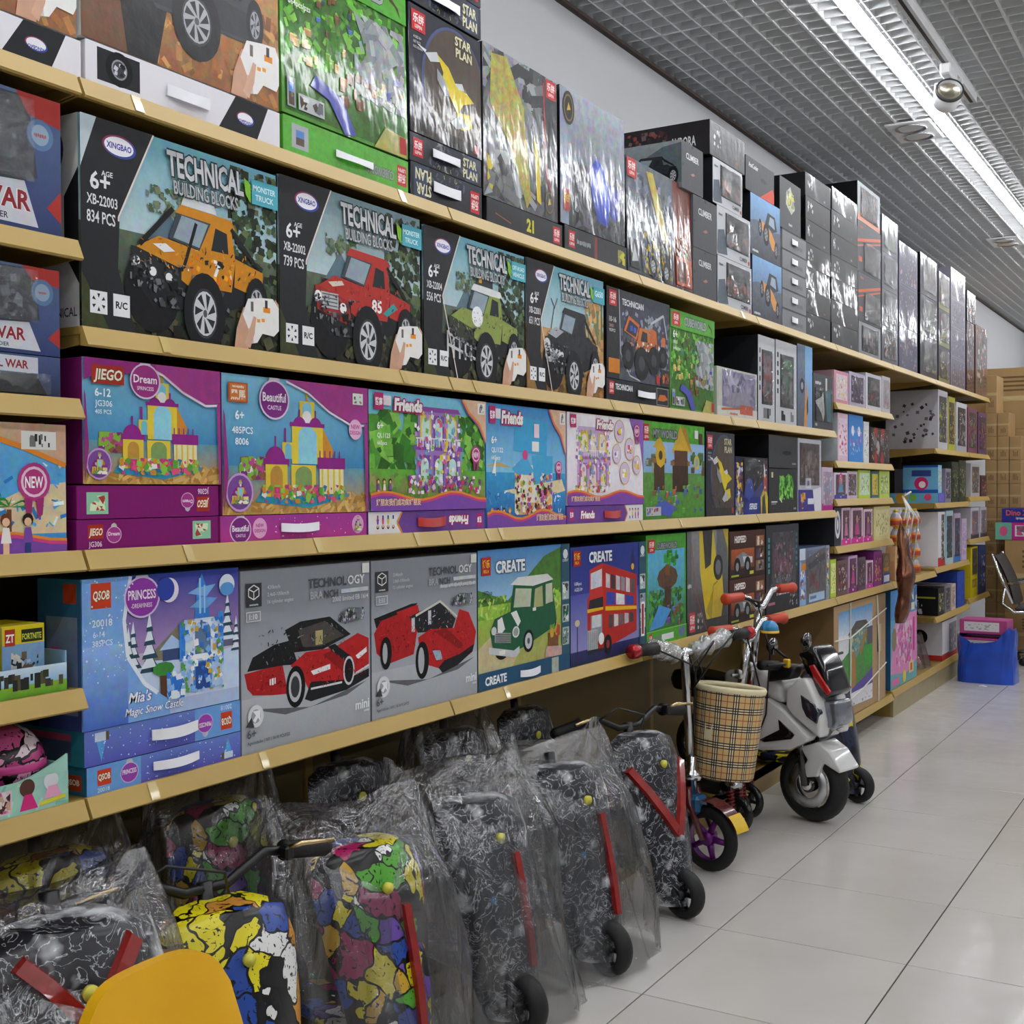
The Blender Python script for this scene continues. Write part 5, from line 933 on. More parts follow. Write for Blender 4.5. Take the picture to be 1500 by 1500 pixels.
def art_plantbox(p):
    p.rect(0, 0, 1, 1, '#323335', .03); p.poly([(.35, .3), (.34, .62), (.44, .86), (.58, .7), (.66, .9), (.8, .84), (.88, .6), (.76, .4), (.66, .5), (.6, .3), (.52, .46), (.44, .24)], '#4f9a34', .2); p.specks(.36, .3, .85, .85, 34, .012, ['#6fb84a', '#3a7a28', '#8fcf5a', '#2c5a20'], 4, 1.4); p.line([(.36, .34), (.44, .24)], .005, '#dfe3dc'); p.rect(.08, .24, .28, .27, '#d5d7d4'); p.rect(.08, .2, .24, .22, '#9a9c9a'); p.text('SET11', .95, .06, .06, '#a9abad', 'r', maxw=.22); p.rect(.08, .8, .14, .92, '#c9cba4')
def art_blackplain(p):
    p.rect(0, 0, 1, 1, '#3a3b3e', .03); p.circ(.62, .48, .16, '#0c0c0e', .07); p.text('RC SERIES', .95, .12, .07, '#a9abad', 'r', maxw=.2); p.line([(0, .01), (1, .01)], .003, '#1a1a1c')
def art_purplewin(p):
    p.rect(0, 0, 1, 1, '#b9bac4', .06); p.rect(.06, .36, .92, .94, '#55494c', .15); p.specks(.12, .4, .86, .85, 34, .02, ['#6a5a58', '#7d6a66', '#3a3436', '#8f8480'], 4, 1.5); p.rect(0, 0, 1, .3, '#3f3a8c', .06); p.poly([(.7, 0), (.62, .3), (1, .34), (1, 0)], '#dcdde4', .05); p.specks(.1, .04, .3, .26, 10, .014, ['#b0603a', '#7a3a2c', '#d9a44a'], 3); p.rect(.4, .1, .66, .18, '#dfe0ea'); p.rect(.3, .32, .55, .46, '#d6d7e2'); p.text('BE', .42, .35, .08, '#3f3a8c', 'c', .04)
def art_clearbox(p):
    p.rect(0, 0, 1, 1, '#b9bcb0', .1); p.rect(.12, .2, .96, .96, '#8d86a8', .15); p.specks(.14, .4, .94, .94, 50, .014, ['#9c94b8', '#7d769a', '#b4aec8', '#6a6488'], 4, 3, .1); p.poly([(.2, .25), (.3, .5), (.7, .55), (.85, .25)], '#a4a0b4', .1); p.rect(.0, .0, 1, .2, '#c9c6c2', .08); p.rect(.55, .08, .88, .28, '#c4624a', .15); p.line([(.1, .14), (.6, .2)], .008, '#c06a3a'); p.text('ROCK CRAWLER', .3, .04, .06, '#b04a3a', maxw=.4)
def art_clim_white(seed):
    def f(p):
        p.rect(0, 0, 1, 1, '#bfc1c6', .03); p.rect(.2, .2, .86, .84, '#3c3a40', .15); p.specks(.24, .24, .82, .8, 26, .016, ['#55525a', '#2a282e', '#74707a', '#8a3a3a' if seed == 1 else '#3a7a4a'], seed, 2.2); q = p.sub(.03, .3, .17, .9); 
        for k in range(5): q.rect(.2, .1+.18*k, .7, .2+.18*k, '#3a3a3e', .1)
        p.specks(.25, .04, .85, .16, 7, .014, ['#2b2b2f', '#77787c'], seed+2, 2, 0, False)
    return f
def art_bluetall(p):
    p.grad(0, 0, 1, 1, '#7d9cc4', '#7fb2e2', .06); p.grad(0, .0, .5, 1, '#565a66', '#6a7a92', .2); p.poly([(.42, .0), (.5, .35), (.62, .6), (.7, .2), (.6, .0)], '#c98a4c', .1); p.circ(.3, .5, .16, '#2b2d34', n=14); p.circ(.3, .5, .08, '#9aa0a8', n=10); p.poly([(.6, .3), (.7, .4), (.72, .2), (.62, .14)], '#33363c')
def art_tealwin(p):
    p.rect(0, 0, 1, 1, '#4a4b50', .04); p.rect(.06, .14, .92, .74, '#16181b', .1); p.poly([(.7, .16), (.9, .16), (.9, .72), (.6, .72)], '#2a7a86', .1); p.poly([(.1, .5), (.4, .3), (.5, .16), (.58, .3), (.5, .7), (.42, .6)], '#b9bcc0', .2); p.text('RACE CAR', .1, .8, .07, '#d9dadc', maxw=.4); p.rect(.62, .72, .7, .95, '#c9c9c4'); p.text('4WD', .1, .05, .06, '#c9c9c9', maxw=.2)
def art_hero(title, kid):
    def f(p):
        p.grad(0, 0, 1, 1, '#33406c', '#55678c', .06); p.poly([(.0, .35), (.1, .95), (.78, .98), (.84, .4), (.6, .3)], '#43464e', .12); p.poly([(.7, 1), (.78, .85), (1, .8), (1, 1)], '#a8342f'); p.poly([(.9, .2), (1, .34), (1, .1)], '#a8342f'); p.circ(.86, .72, .09, '#5a7aa0', n=18); p.circ(.86, .72, .06, '#8fa4ba', n=16); p.text('18 cm', .86, .7, .035, '#a84a3a', 'c', maxw=.1); p.specks(.1, .4, .7, .9, 16, .012, ['#5a5d66', '#6d7078', '#3a3c44'], kid)
        p.poly([(.02, .05), (.06, .3), (.75, .36), (.84, .04)], '#c6c9d2', .05); p.text(title, .44, .15, .14, '#8f2a30', 'c', .03, maxw=.7, out='#e4e6ec', ow=.02); p.text('COMBAT SOLDIER', .44, .065, .045, '#2c3350', 'c', .015, maxw=.6)
    return f
def art_hero_low(p):
    p.grad(0, 0, 1, 1, '#2c3350', '#46567c', .08); p.poly([(.25, .0), (.35, .5), (.8, .55), (.9, .0)], '#15171c', .05); p.rect(.3, .56, .82, .95, '#c3c6d0', .05); p.text('CIVIL WAR', .56, .66, .2, '#8f2a30', 'c', .03, maxw=.5); p.line([(.3, .3), (.5, .2)], .004, '#c9ccd2')
def art_beachplane(p):
    p.grad(0, .0, 1, 1, '#3a8fd0', '#6ab4e0', .1); p.poly([(.55, .3), (.8, .5), (1, .55), (1, .15), (.7, .15)], '#d6c49a', .1); p.specks(0, .2, 1, .7, 40, .012, ['#dff0f8', '#4aa4e0', '#2f7ac0'], 5, .3); p.poly([(0, .7), (.4, .66), (.62, .52), (.6, .48), (.3, .54), (0, .6)], '#d9d9e4', .06); p.poly([(.2, .56), (.5, .42), (.66, .3), (.62, .26), (.4, .36), (.1, .5)], '#7a4aa4', .08); p.poly([(.3, .5), (.46, .44), (.4, .36), (.26, .42)], '#d070b4', .08); p.rect(.34, .22, .42, .34, '#c9c9d2'); p.line([(.6, .14), (.6, .4)], .008, '#6a4426'); p.line([(.72, .14), (.72, .34)], .008, '#6a4426')
    for u, v in ((.6, .42), (.72, .36)):
        for k in range(5): a = PI*k/4; p.poly([(u, v), (u+.1*math.cos(a-.15), v+.08*math.sin(a-.15)), (u+.12*math.cos(a), v+.05*math.sin(a)-.02), (u+.1*math.cos(a+.2), v+.06*math.sin(a+.2))], '#2f8a3a', .06)
    p.poly([(.55, 1), (.62, .9), (.78, .82), (1, .68), (1, 1)], '#c9a88a', .1); p.line([(.55, 1), (.62, .9), (.78, .82), (1, .68)], .008, '#e0882c'); p.rect(.78, .8, .95, .94, '#e2e2de'); p.specks(.8, .82, .93, .92, 10, .003, ['#333', '#777'], 3, 3, 0, False); ribbon(p, .84, .55, .08); wavy_foot(p, .12); minis(p, .6, .0, 3, .09, 3)
def art_brownbox(p):
    p.grad(0, 0, 1, 1, '#a98a60', '#b0926a', .04); p.rect(0, .0, 1, .02, '#7a6040')

# box fronts: y0, y1, z0, z1 in metres
B={'a0s': (0.874, 1.27, 1.782, 1.842),
'a1s': (1.275, 1.718, 1.782, 1.85),
'a2s': (1.724, 2.121, 1.782, 1.853),
'a3s': (2.127, 2.413, 1.782, 1.859),
'a3t': (2.125, 2.411, 1.859, 1.921),
'a3p': (2.126, 2.414, 1.921, 2.196),
'a4s': (2.433, 2.805, 1.782, 1.844),
'a4p': (2.419, 2.779, 1.844, 2.205),
'a5s': (2.816, 3.192, 1.782, 1.851),
'a5p': (2.793, 3.181, 1.851, 2.21),
'a6': (3.198, 3.687, 1.782, 2.122),
'g1a': (3.685, 3.893, 1.782, 1.941),
'g1b': (3.686, 3.894, 1.941, 2.11),
'g1c': (3.592, 3.774, 2.11, 2.254),
'g1d': (3.816, 4.172, 2.254, 2.38),
'g2a': (3.899, 4.233, 1.782, 1.95),
'g2b': (3.894, 4.22, 1.95, 2.118),
'g2c': (3.858, 4.137, 2.118, 2.27),
'g3a': (4.24, 4.568, 1.782, 2.007),
'g3b': (4.22, 4.553, 2.007, 2.228),
'g3c': (4.171, 4.482, 2.228, 2.351),
'g4a': (4.576, 4.876, 1.782, 2.163),
'g4b': (4.545, 4.805, 2.163, 2.359),
'g5': (4.868, 5.211, 1.782, 2.445),
'g6': (5.231, 5.644, 1.782, 2.462),
'g7a': (5.667, 6.063, 1.782, 1.935),
'g7b': (5.655, 6.063, 1.935, 2.163),
'g7c': (5.644, 6.063, 2.163, 2.399),
'g7d': (5.644, 6.049, 2.399, 2.577),
'g8': (6.089, 6.407, 1.782, 2.51),
'g9': (6.436, 6.851, 1.782, 2.44),
'g10': (6.917, 7.353, 1.782, 2.461),
'g11': (7.391, 7.699, 1.782, 2.428),
'g12': (7.739, 8.185, 1.782, 2.506),
'g13a': (8.232, 8.488, 1.782, 2.238),
'g13b': (8.231, 8.534, 2.238, 2.434),
'g14': (8.536, 8.964, 1.782, 2.251),
'b1': (1.259, 1.706, 1.406, 1.733),
'b2': (1.706, 2.162, 1.406, 1.738),
'b3': (2.166, 2.607, 1.406, 1.731),
'b4': (2.61, 3.042, 1.406, 1.732),
'b5s': (3.056, 3.496, 1.406, 1.469),
'b5': (3.058, 3.498, 1.469, 1.726),
'b6': (3.497, 3.867, 1.406, 1.718),
'b7': (3.891, 4.289, 1.406, 1.574),
'b8': (4.297, 4.487, 1.406, 1.724),
'b9': (4.495, 4.751, 1.406, 1.727),
'b10': (4.76, 4.958, 1.406, 1.744),
'b11': (4.967, 5.271, 1.406, 1.639),
'c1': (5.271, 5.496, 1.532, 1.676),
'c2': (5.507, 5.774, 1.532, 1.689),
'c3': (5.786, 6.077, 1.532, 1.706),
'c4': (6.09, 6.308, 1.532, 1.714),
'c5': (5.323, 5.485, 1.278, 1.492),
'c6': (5.496, 5.738, 1.278, 1.495),
'c7': (5.75, 5.847, 1.278, 1.473),
'c8': (5.859, 6.239, 1.278, 1.452),
'c9': (5.27, 5.473, 1.111, 1.228),
'c10': (5.473, 5.643, 1.111, 1.236),
'c11': (5.655, 5.872, 1.111, 1.245),
'c12': (5.884, 6.025, 1.111, 1.241),
'c13': (6.038, 6.239, 1.111, 1.246),
'c14': (5.27, 5.375, 0.904, 1.076),
'c15': (5.386, 5.529, 0.904, 1.072),
'c16': (5.54, 5.738, 0.904, 1.069),
'c17': (5.75, 5.909, 0.904, 1.06),
'c18': (5.935, 6.253, 0.904, 1.07),
'c19': (5.208, 5.301, 0.682, 0.85),
'c20': (5.312, 5.484, 0.682, 0.839),
'c21': (5.495, 5.643, 0.682, 0.851),
'c22': (5.655, 5.786, 0.682, 0.837),
'c23': (5.798, 5.922, 0.682, 0.814),
'c24': (5.935, 6.091, 0.682, 0.853),
'c25': (6.104, 6.296, 0.682, 0.832),
'd1s': (1.249, 1.552, 1.063, 1.111),
'd1t': (1.25, 1.553, 1.111, 1.164),
'd1': (1.251, 1.558, 1.164, 1.378),
'd2s': (1.554, 1.97, 1.063, 1.111),
'd2': (1.559, 1.971, 1.111, 1.368),
'd3s': (1.972, 2.42, 1.063, 1.111),
'd3': (1.975, 2.42, 1.111, 1.378),
'd4': (2.423, 2.816, 1.063, 1.376),
'd5s': (2.821, 3.298, 1.063, 1.112),
'd5': (2.823, 3.3, 1.112, 1.374),
'd6': (3.299, 3.78, 1.063, 1.362),
'd7': (3.792, 4.058, 1.063, 1.349),
'd8': (4.064, 4.408, 1.063, 1.272),
'd9a': (4.415, 4.758, 1.063, 1.234),
'd9b': (4.416, 4.759, 1.234, 1.374),
'd10': (4.767, 5.08, 1.063, 1.361),
'd11': (5.09, 5.26, 1.063, 1.249),
'e1s': (1.263, 1.603, 0.682, 0.728),
'e1t': (1.259, 1.602, 0.728, 0.784),
'e1': (1.255, 1.6, 0.784, 1.029),
'e2': (1.602, 1.978, 0.682, 1.012),
'e3': (1.98, 2.383, 0.682, 1.011),
'e4': (2.384, 2.835, 0.682, 1.014),
'e5': (2.839, 3.316, 0.682, 1.002),
'e6': (3.316, 3.623, 0.682, 1.018),
'e7': (3.628, 3.997, 0.682, 1.033),
'e8a': (4.002, 4.375, 0.682, 0.84),
'e8b': (4.003, 4.376, 0.84, 1.008),
'e9': (4.384, 4.775, 0.682, 1.029),
'e10': (4.784, 5.198, 0.682, 0.915),
'z1': (0.97, 1.231, 1.534, 1.737),
'z2': (1.004, 1.226, 1.294, 1.355),
'z3': (1.006, 1.226, 1.355, 1.485),
'z4': (0.874, 1.234, 1.063, 1.255),
'f1': (7.375, 7.644, 1.388, 1.736),
'f2': (7.664, 7.867, 1.388, 1.715),
'f3': (7.909, 8.236, 1.388, 1.697),
'f4': (8.282, 8.589, 1.388, 1.684),
'f5': (8.638, 9.103, 1.388, 1.673),
'h1': (7.378, 7.569, 1.072, 1.131),
'h2': (7.378, 7.481, 1.131, 1.295),
'h3': (7.587, 7.747, 1.072, 1.278),
'h4': (7.767, 7.975, 1.072, 1.322),
'h5': (7.997, 8.217, 1.072, 1.335),
'i1': (8.377, 8.691, 1.102, 1.324),
'i2': (8.742, 9.081, 1.102, 1.248),
'j1': (7.379, 7.569, 0.698, 1.02),
'j2': (7.599, 7.809, 0.698, 1.024),
'j3': (7.841, 8.042, 0.698, 1.004),
'j4': (8.086, 8.287, 0.698, 0.965),
'k1': (8.379, 8.669, 0.825, 1.03),
'k2': (8.718, 9.029, 0.825, 1.03),
'l1': (8.383, 8.623, 0.44, 0.578),
'l2': (8.381, 8.621, 0.578, 0.771),
'l3': (8.671, 8.926, 0.44, 0.768),
'm1': (7.381, 7.552, 0.41, 0.573),
'm2': (7.581, 7.731, 0.41, 0.575),
'm3': (7.771, 7.895, 0.41, 0.57),
'm4': (7.937, 8.177, 0.41, 0.636),
'n1': (6.226, 6.841, 0.13, 0.668),
'n2': (6.891, 7.939, 0.13, 0.434),
'o1': (5.178, 6.172, 0.119, 0.67)}

# ------------------------------------------------------------------ boxes on the shelves
T_ = .004
G1 = 'boxes on the top shelf'; G2 = 'boxes on the second shelf'; G3 = 'boxes on the third shelf'; G4 = 'boxes on the lowest full shelf'; G5 = 'small boxes in the doll bay'; G6 = 'boxes at the far end'
mb = make_box
# top shelf, front to back
mb('a0s', art_white_strip, 'flat white box with a wheel picture at the near end of the top shelf', depth=.3, body='#e3e1e8', group=G1)
mb('a0', art_desert_truck, 'desert truck box cut by the left frame edge, standing on a flat white box', dims=(.874, 1.262, 1.843, 2.16), body='#8d5c34', sidec='#ddd', mat=SATIN, group=G1)
mb('a1s', art_white_strip, 'flat white box with carry strap and upside-down oval logo under the desert truck', depth=.3, body='#e3e1e8', handle=(.48, .5, .22, .3), group=G1)
mb('a1', art_desert_truck, 'large desert picture box of a dark truck with a hand holding a white remote', dims=(1.268, 1.716, 1.851, 2.18), body='#8d5c34', sidec='#ddd', mat=SATIN, group=G1)
mb('a2s', art_green_strip, 'flat green box with white carry strap under the block landscape box', depth=.3, body='#55a832', handle=(.53, .45, .3, .2), group=G1, mat=SATIN)
mb('a2', art_cubeworld('CUBEWORLD', False), 'large glossy green block landscape box on the top shelf', dims=(1.722, 2.121, 1.854, 2.2), body='#4c8f2c', tilt=.02, mat=GLOSS, group=G1)
mb('a3s', art_starstrip(True), 'flat dark spaceship box with upside-down title lying directly on the top shelf', depth=.3, body='#1e1f28', handle=(.48, .5, .38, .3), mat=GLOSS, group=G1)
mb('a3t', art_starstrip(), 'flat dark spaceship box with upright title between its twin and the standing box', depth=.3, body='#1e1f28', handle=(.48, .55, .38, .3), mat=GLOSS, group=G1)
mb('a3p', art_starplan, 'standing dark glossy box with a yellow spaceship on the top shelf', body='#1b1d2c', tilt=.01, depth=.12, mat=GLOSS, group=G1)
mb('a3u', art_starstrip(), 'flat dark spaceship box lying on top of the standing one', dims=(2.126, 2.413, 2.2, 2.272), depth=.12, body='#1e1f28', handle=(.48, .5, .38, .3), mat=GLOSS, group=G1)
mb('a3v', art_starstrip(True), 'uppermost flat dark spaceship box, cut by the top of the photo', dims=(2.126, 2.413, 2.273, 2.345), depth=.12, body='#1e1f28', handle=(.48, .5, .38, .3), mat=GLOSS, group=G1)
mb('a4s', art_shiny_strip, 'flat glossy black box under the silvery yellow racer box', depth=.3, body='#1d1d1f', mat=GLOSS, group=G1)
mb('a4p', art_yellow_racer, 'tall glossy silver box with a blurred yellow sports car', body='#5c5e60', sidec='#26272a', tilt=T_, mat=GLOSS, group=G1)
mb('a5s', art_blue_strip, 'flat dark box with a red stripe under the blue racer box', depth=.3, body='#26282b', mat=GLOSS, group=G1)
mb('a5p', art_blue_racer, 'tall glossy silver box with a blue racing car', body='#2d2f33', sidec='#17181a', tilt=T_, mat=GLOSS, group=G1)
mb('a6', art_work_truck, 'glossy box with a yellow work truck and a rust-red right side', body='#39404c', sidec='#17181a', tilt=.03, mat=GLOSS, group=G1)
mb('g1a', art_climber, 'lower plain grey climber box beside the work truck box', depth=.3, body='#55575c', group=G1)
mb('g1b', art_climber, 'middle plain grey climber box, above its twin', depth=.3, body='#55575c', group=G1)
mb('g1c', art_climber, 'upper grey climber box with a truck picture on its side', depth=.32, body='#55575c', sidec='#7d8488', side=side_climber, group=G1, dims=(3.592, 3.774, 2.111, 2.262))
mb('g1d', art_black_shiny(3), 'black box lying highest behind the grey climber box, with red print on its side', dims=(3.83, 4.165, 2.272, 2.388), depth=.38, body='#1a1b1e', sidec='#2a2024', side=lambda p: (p.rect(0, 0, 1, 1, '#1d191b', .1), p.specks(.05, .1, .6, .9, 30, .012, ['#4a2a2c', '#6d5a5a', '#2c2526', '#8a3a34'], 3), p.text('AURORA', .75, .3, .3, '#d9d9d9', 'c', .02, maxw=.24)), mat=SATIN, group=G1)
for i, k in enumerate('abc'):
    mb('g2'+k, art_climber_win, ('bottom', 'middle', 'top')[i]+' of three white window boxes with a climber truck behind shiny film', depth=.26, body='#b9bcc1', sidec='#1b1c1f', window=(.24, .22, .96, .92), group=G1)
mb('g3a', art_buggy_blue, 'lower blue box with an orange buggy, standing on the top shelf', depth=.26, body='#3c4350', group=G1)
mb('g3b', art_buggy_blue, 'upper blue box with an orange buggy, on top of its twin', depth=.26, body='#3c4350', sidec='#1c1d20', group=G1)
mb('g3c', art_grey_peak, 'grey box with an orange corner on top of the two blue buggy boxes', depth=.3, body='#515357', sidec='#131316', group=G1)
a = B['g4a']; hz = (a[3]-a[2])/5
for i in range(5): mb('g4a%d' % i, art_drawer, ('lowest', 'second lowest', 'middle', 'second highest', 'highest')[i]+' of five flat grey boxes with white handles', dims=(a[0], a[1], a[2]+i*hz, a[2]+(i+1)*hz), depth=.3, body='#8d8e93', handle=(.48, .54, .24, .3), group=G1)
mb('g4b', art_grey_robot, 'dark grey box with a pale robot figure above the flat grey boxes', depth=.3, body='#54565a', sidec='#111114', group=G1)
ORD = ('lowest', 'second', 'third', 'fourth', 'fifth', 'sixth', 'highest')
for key, lab in (('g5', 'nearer'), ('g6', 'farther')):
    a = B[key]; hz = (a[3]-a[2])/7
    for i in range(7): mb('%s%d' % (key, i), art_black_shiny(i), '%s shiny black box from below in the %s of two seven-box stacks' % (ORD[i], lab), dims=(a[0], a[1], a[2]+i*hz, a[2]+(i+1)*hz), depth=.3, body='#1a1b1e', sidec='#0e0e10', mat=FOIL, group=G1, rz=random.uniform(-.012, .012))
mb('g7a', art_win('#8d8f94', ['#5a5c60', '#b0603a', '#3a3b40', '#9aa0a5'], seed=2), 'window box with shiny film under the two orange-striped boxes', depth=.26, body='#8d8f94', window=(.12, .12, .9, .9), group=G1)
mb('g7b', art_orange_slash, 'lower dark box with orange diagonal stripes and a film window', depth=.26, body='#46474b', window=(.25, .05, .95, .62), group=G1)
mb('g7c', art_orange_slash, 'upper dark box with orange diagonal stripes and a film window', depth=.26, body='#46474b', window=(.25, .05, .95, .62), group=G1)
mb('g7d', art_win('#9aa0a5', ['#3a3b40', '#c07a5a', '#77787c'], seed=4, band='#c98a74'), 'topmost box with a deep black side above the orange-striped boxes', depth=.36, body='#9aa0a5', sidec='#0c0c0e', window=(.12, .12, .9, .9), group=G1)
def stack(key, n, fn, noun, labs, **kw):
    a = B[key]; hz = (a[3]-a[2])/n
    for i in range(n): mb('%s%d' % (key, i), fn(i), '%s %s' % (labs[i], noun), dims=(a[0], a[1], a[2]+i*hz, a[2]+(i+1)*hz), depth=.26, group=G1, mat=FOIL, **kw)
W_ = (.12, .12, .9, .9)
stack('g8', 4, lambda i: art_win('#62636c', [['#4a4c52', '#c9cbd0', '#b0563a'], ['#c9cbd0', '#77787c', '#55575c'], ['#b9bcc4', '#6d7078', '#3a3c42'], ['#6fae4a', '#b9bcc4', '#4a7a3a']][i], '#2b2c32', i+3), 'window box in the silvery stack right of the orange stripes', ('lowest', 'second', 'third', 'topmost green-toned'), body='#62636c', window=W_)
stack('g9', 3, lambda i: art_win('#5a5870', ['#55536c', '#8f8ca8', '#3a3848', '#a07a78'], '#44425a', i+7, (.04, .04, .96, .96), n=34), 'lilac-grey picture box in the stack of three', ('bottom', 'middle', 'top'), body='#5a5870')
stack('g10', 3, lambda i: art_win('#3c3a4a', ['#c9cbd4', '#3a3c4a', '#8f4a4a', '#6fae3a'], '#2a2b34', i+11), 'dark violet window box in the stack with white streaks', ('bottom', 'middle', 'top'), body='#3c3a4a', sidec='#0c0c0e', window=W_)
stack('g11', 3, lambda i: art_win('#4c484f', ['#b4c43c', '#55525a', '#c9cbd0', '#a0604a'], '#35343a', i+15, band='#8a8c5a'), 'narrow window box with a yellow-green tag', ('bottom', 'middle', 'top'), body='#4c484f', window=W_)
stack('g12', 4, lambda i: art_win('#84808f', ['#5a5763', '#a9a5b4', '#3f3c48'], '#6f6b7a', i+19, (.05, .05, .95, .95)), 'pale grey outline-drawing box in the stack of four', ('bottom', 'second', 'third', 'top'), body='#84808f')
mb('g13a', art_win('#5a3a40', ['#7a3a3a', '#b9bcc4', '#3a3436'], '#4a3a40', 3), 'narrow dark red box standing upright near the far shelf end', depth=.26, body='#3a2c30', mat=GLOSS, group=G1)
mb('g13b', art_win('#2a2426', ['#b05a34', '#c9c9c4', '#3a3436'], '#1c1819', 5), 'small black box with orange print on top of the narrow red box', depth=.26, body='#1c1819', mat=GLOSS, group=G1, dims=(8.24, 8.53, 2.24, 2.434))
mb('g14', art_win('#7d5a54', ['#b9664a', '#c9c9cc', '#5a6a4a', '#4a3a3a'], '#6a5a5c', 6), 'tall shiny reddish box at the very end of the top shelf', depth=.26, body='#55403c', mat=GLOSS, group=G1)
# second shelf
mb('b1', art_technical(3, '834 PCS', 'MONSTER|TRUCK', '#c8841c', '#26272a', 0), 'picture box of a yellow monster truck, first on the second shelf', depth=.11, body='#26272a', sidec='#c9c8c4', group=G2, side=lambda p: (p.rect(0, 0, 1, 1, '#c9c8c4', .04), p.poly([(1, .2), (1, .75), (.7, .62), (.7, .35)], '#1d1d20'), p.circ(.5, .84, .2, '#3a3250', .1), p.text('TECHNICAL', .15, .05, .045, '#33343a', maxw=.8)))
mb('b2', art_technical(2, '739 PCS', 'MONSTER|TRUCK', '#b0322c', '#9c2a26', 1), 'picture box of a red monster truck numbered 85', depth=.11, body='#26272a', group=G2)
mb('b3', art_technical(4, '556 PCS', 'OFF-ROAD|VEHICLE', '#8a9a4c', '#3a3f30', 2), 'picture box of an olive green off-road vehicle with white roof', depth=.11, body='#26272a', group=G2)
mb('b4', art_technical(1, '651 PCS', 'G650', '#2a2c30', '#232528', 3, True), 'picture box of a black off-road vehicle in a sandy desert', depth=.11, body='#26272a', group=G2)
mb('b5s', art_technician_strip, 'flat black box with white strap under the orange loader box', depth=.3, body='#1f2023', handle=(.6, .5, .28, .3), group=G2)
mb('b5', art_technician, 'black box with an orange loader machine on the second shelf', depth=.11, body='#26272b', sidec='#141416', group=G2)
mb('b6', art_cubeworld('CUBEWORLD', True), 'green block landscape box on the second shelf beside the orange loader', depth=.11, body='#4c8f2c', group=G2)
mb('b7', art_clearbox, 'low clear-fronted lilac box with an orange label in front of a tall white box', depth=.12, body='#b9bcb0', window=(.12, .2, .96, .96), group=G2)
mb('b8', art_clim_white(1), 'tall white box with a red-toned film window on the second shelf', depth=.34, body='#bfc1c6', sidec='#23262b', window=(.2, .2, .86, .84), group=G2, dims=(4.3, 4.487, 1.406, 1.724))
mb('b9', art_clim_white(2), 'tall white box with a green-toned film window on the second shelf', depth=.24, body='#bfc1c6', sidec='#1c2420', window=(.2, .2, .86, .84), group=G2)
mb('b10', art_bluetall, 'narrow sky-blue box with an orange car seen end on', depth=.24, body='#7d9cc4', sidec='#4a5260', group=G2)
mb('b11', art_tealwin, 'dark grey box with a teal film window at the end of the second shelf', depth=.24, body='#4a4b50', sidec='#2a2b2e', window=(.06, .14, .92, .74), group=G2, dims=(4.967, 5.25, 1.406, 1.639))
# third shelf
mb('d1s', art_magenta_strip(False), 'lower of two flat magenta boxes under the sea castle box', depth=.3, body='#7d1668', group=G3)
mb('d1t', art_magenta_strip(True), 'upper of two flat magenta boxes, printed upside down', depth=.3, body='#7d1668', group=G3)
mb('d1', art_seacastle('JIEGO'), 'sea castle picture box with a red logo and magenta border, nearest the camera', depth=.09, body='#8f2f78', sidec='#7d1f68', group=G3, dims=(1.262, 1.556, 1.165, 1.372))
mb('d2s', art_pink_strip, 'flat pink box with white strap under the second castle box', depth=.3, body='#b23a8c', handle=(.5, .5, .26, .34), group=G3)
mb('d2', art_seacastle('HORSE'), 'sea castle picture box with an orange square logo and purple round badge', depth=.09, body='#8f2f78', group=G3)
mb('d3s', art_friends_strip(True), 'flat purple box with red strap under the garden doll house box', depth=.3, body='#6f4696', handle=(.5, .5, .24, .42), hmat=plain('red_plastic_strap', '#b3241f', .4), group=G3)
mb('d3', art_friends(1), 'doll house picture box with green garden trees', depth=.09, body='#7a4aa4', group=G3)
mb('d4', art_friends(2), 'beach house picture box with blue roof and sea', depth=.11, body='#3a86c4', group=G3)
mb('d5s', art_friends_strip(False), 'flat purple box with red strap under the white doll house box', depth=.3, body='#6f4696', handle=(.56, .5, .22, .42), hmat=MATS['red_plastic_strap'], group=G3)
mb('d5', art_friends(3), 'white and lilac doll house picture box with round inset pictures', depth=.09, body='#c9b4d6', group=G3)
mb('d6', art_myworld, 'green box with a block-built tower and yellow roofs', depth=.11, body='#4c9a2c', group=G3)
mb('d7', art_starplan, 'standing spaceship box on the third shelf beside the green tower box', depth=.11, body='#23242e', group=G3, mat=SATIN)
mb('d8', art_robotbox, 'blue box with an open dark window and yellow corner', depth=.16, body='#26336e', window=(.22, .3, .86, .98), group=G3)
mb('d9a', art_plantbox, 'lower charcoal box with a bright green figure', depth=.26, body='#323335', group=G3)
mb('d9b', art_blackplain, 'upper plain charcoal box with a black hand slot', depth=.3, body='#3a3b3e', sidec='#1d1d1f', group=G3, dims=(4.416, 4.759, 1.235, 1.37))
mb('d10', art_purplewin, 'white box with a brown film window and purple lower panel', depth=.24, body='#b9bac4', window=(.06, .36, .92, .94), group=G3)
mb('d11', art_win('#c9b4cc', ['#7fc4d8', '#d6a4c4', '#e4dce6'], '#b9a4bc', 4, band='#b8248c'), 'small pink and lilac film window box at the end of the third shelf', depth=.2, body='#c9b4cc', window=W_, group=G3, dims=(5.09, 5.25, 1.063, 1.249))
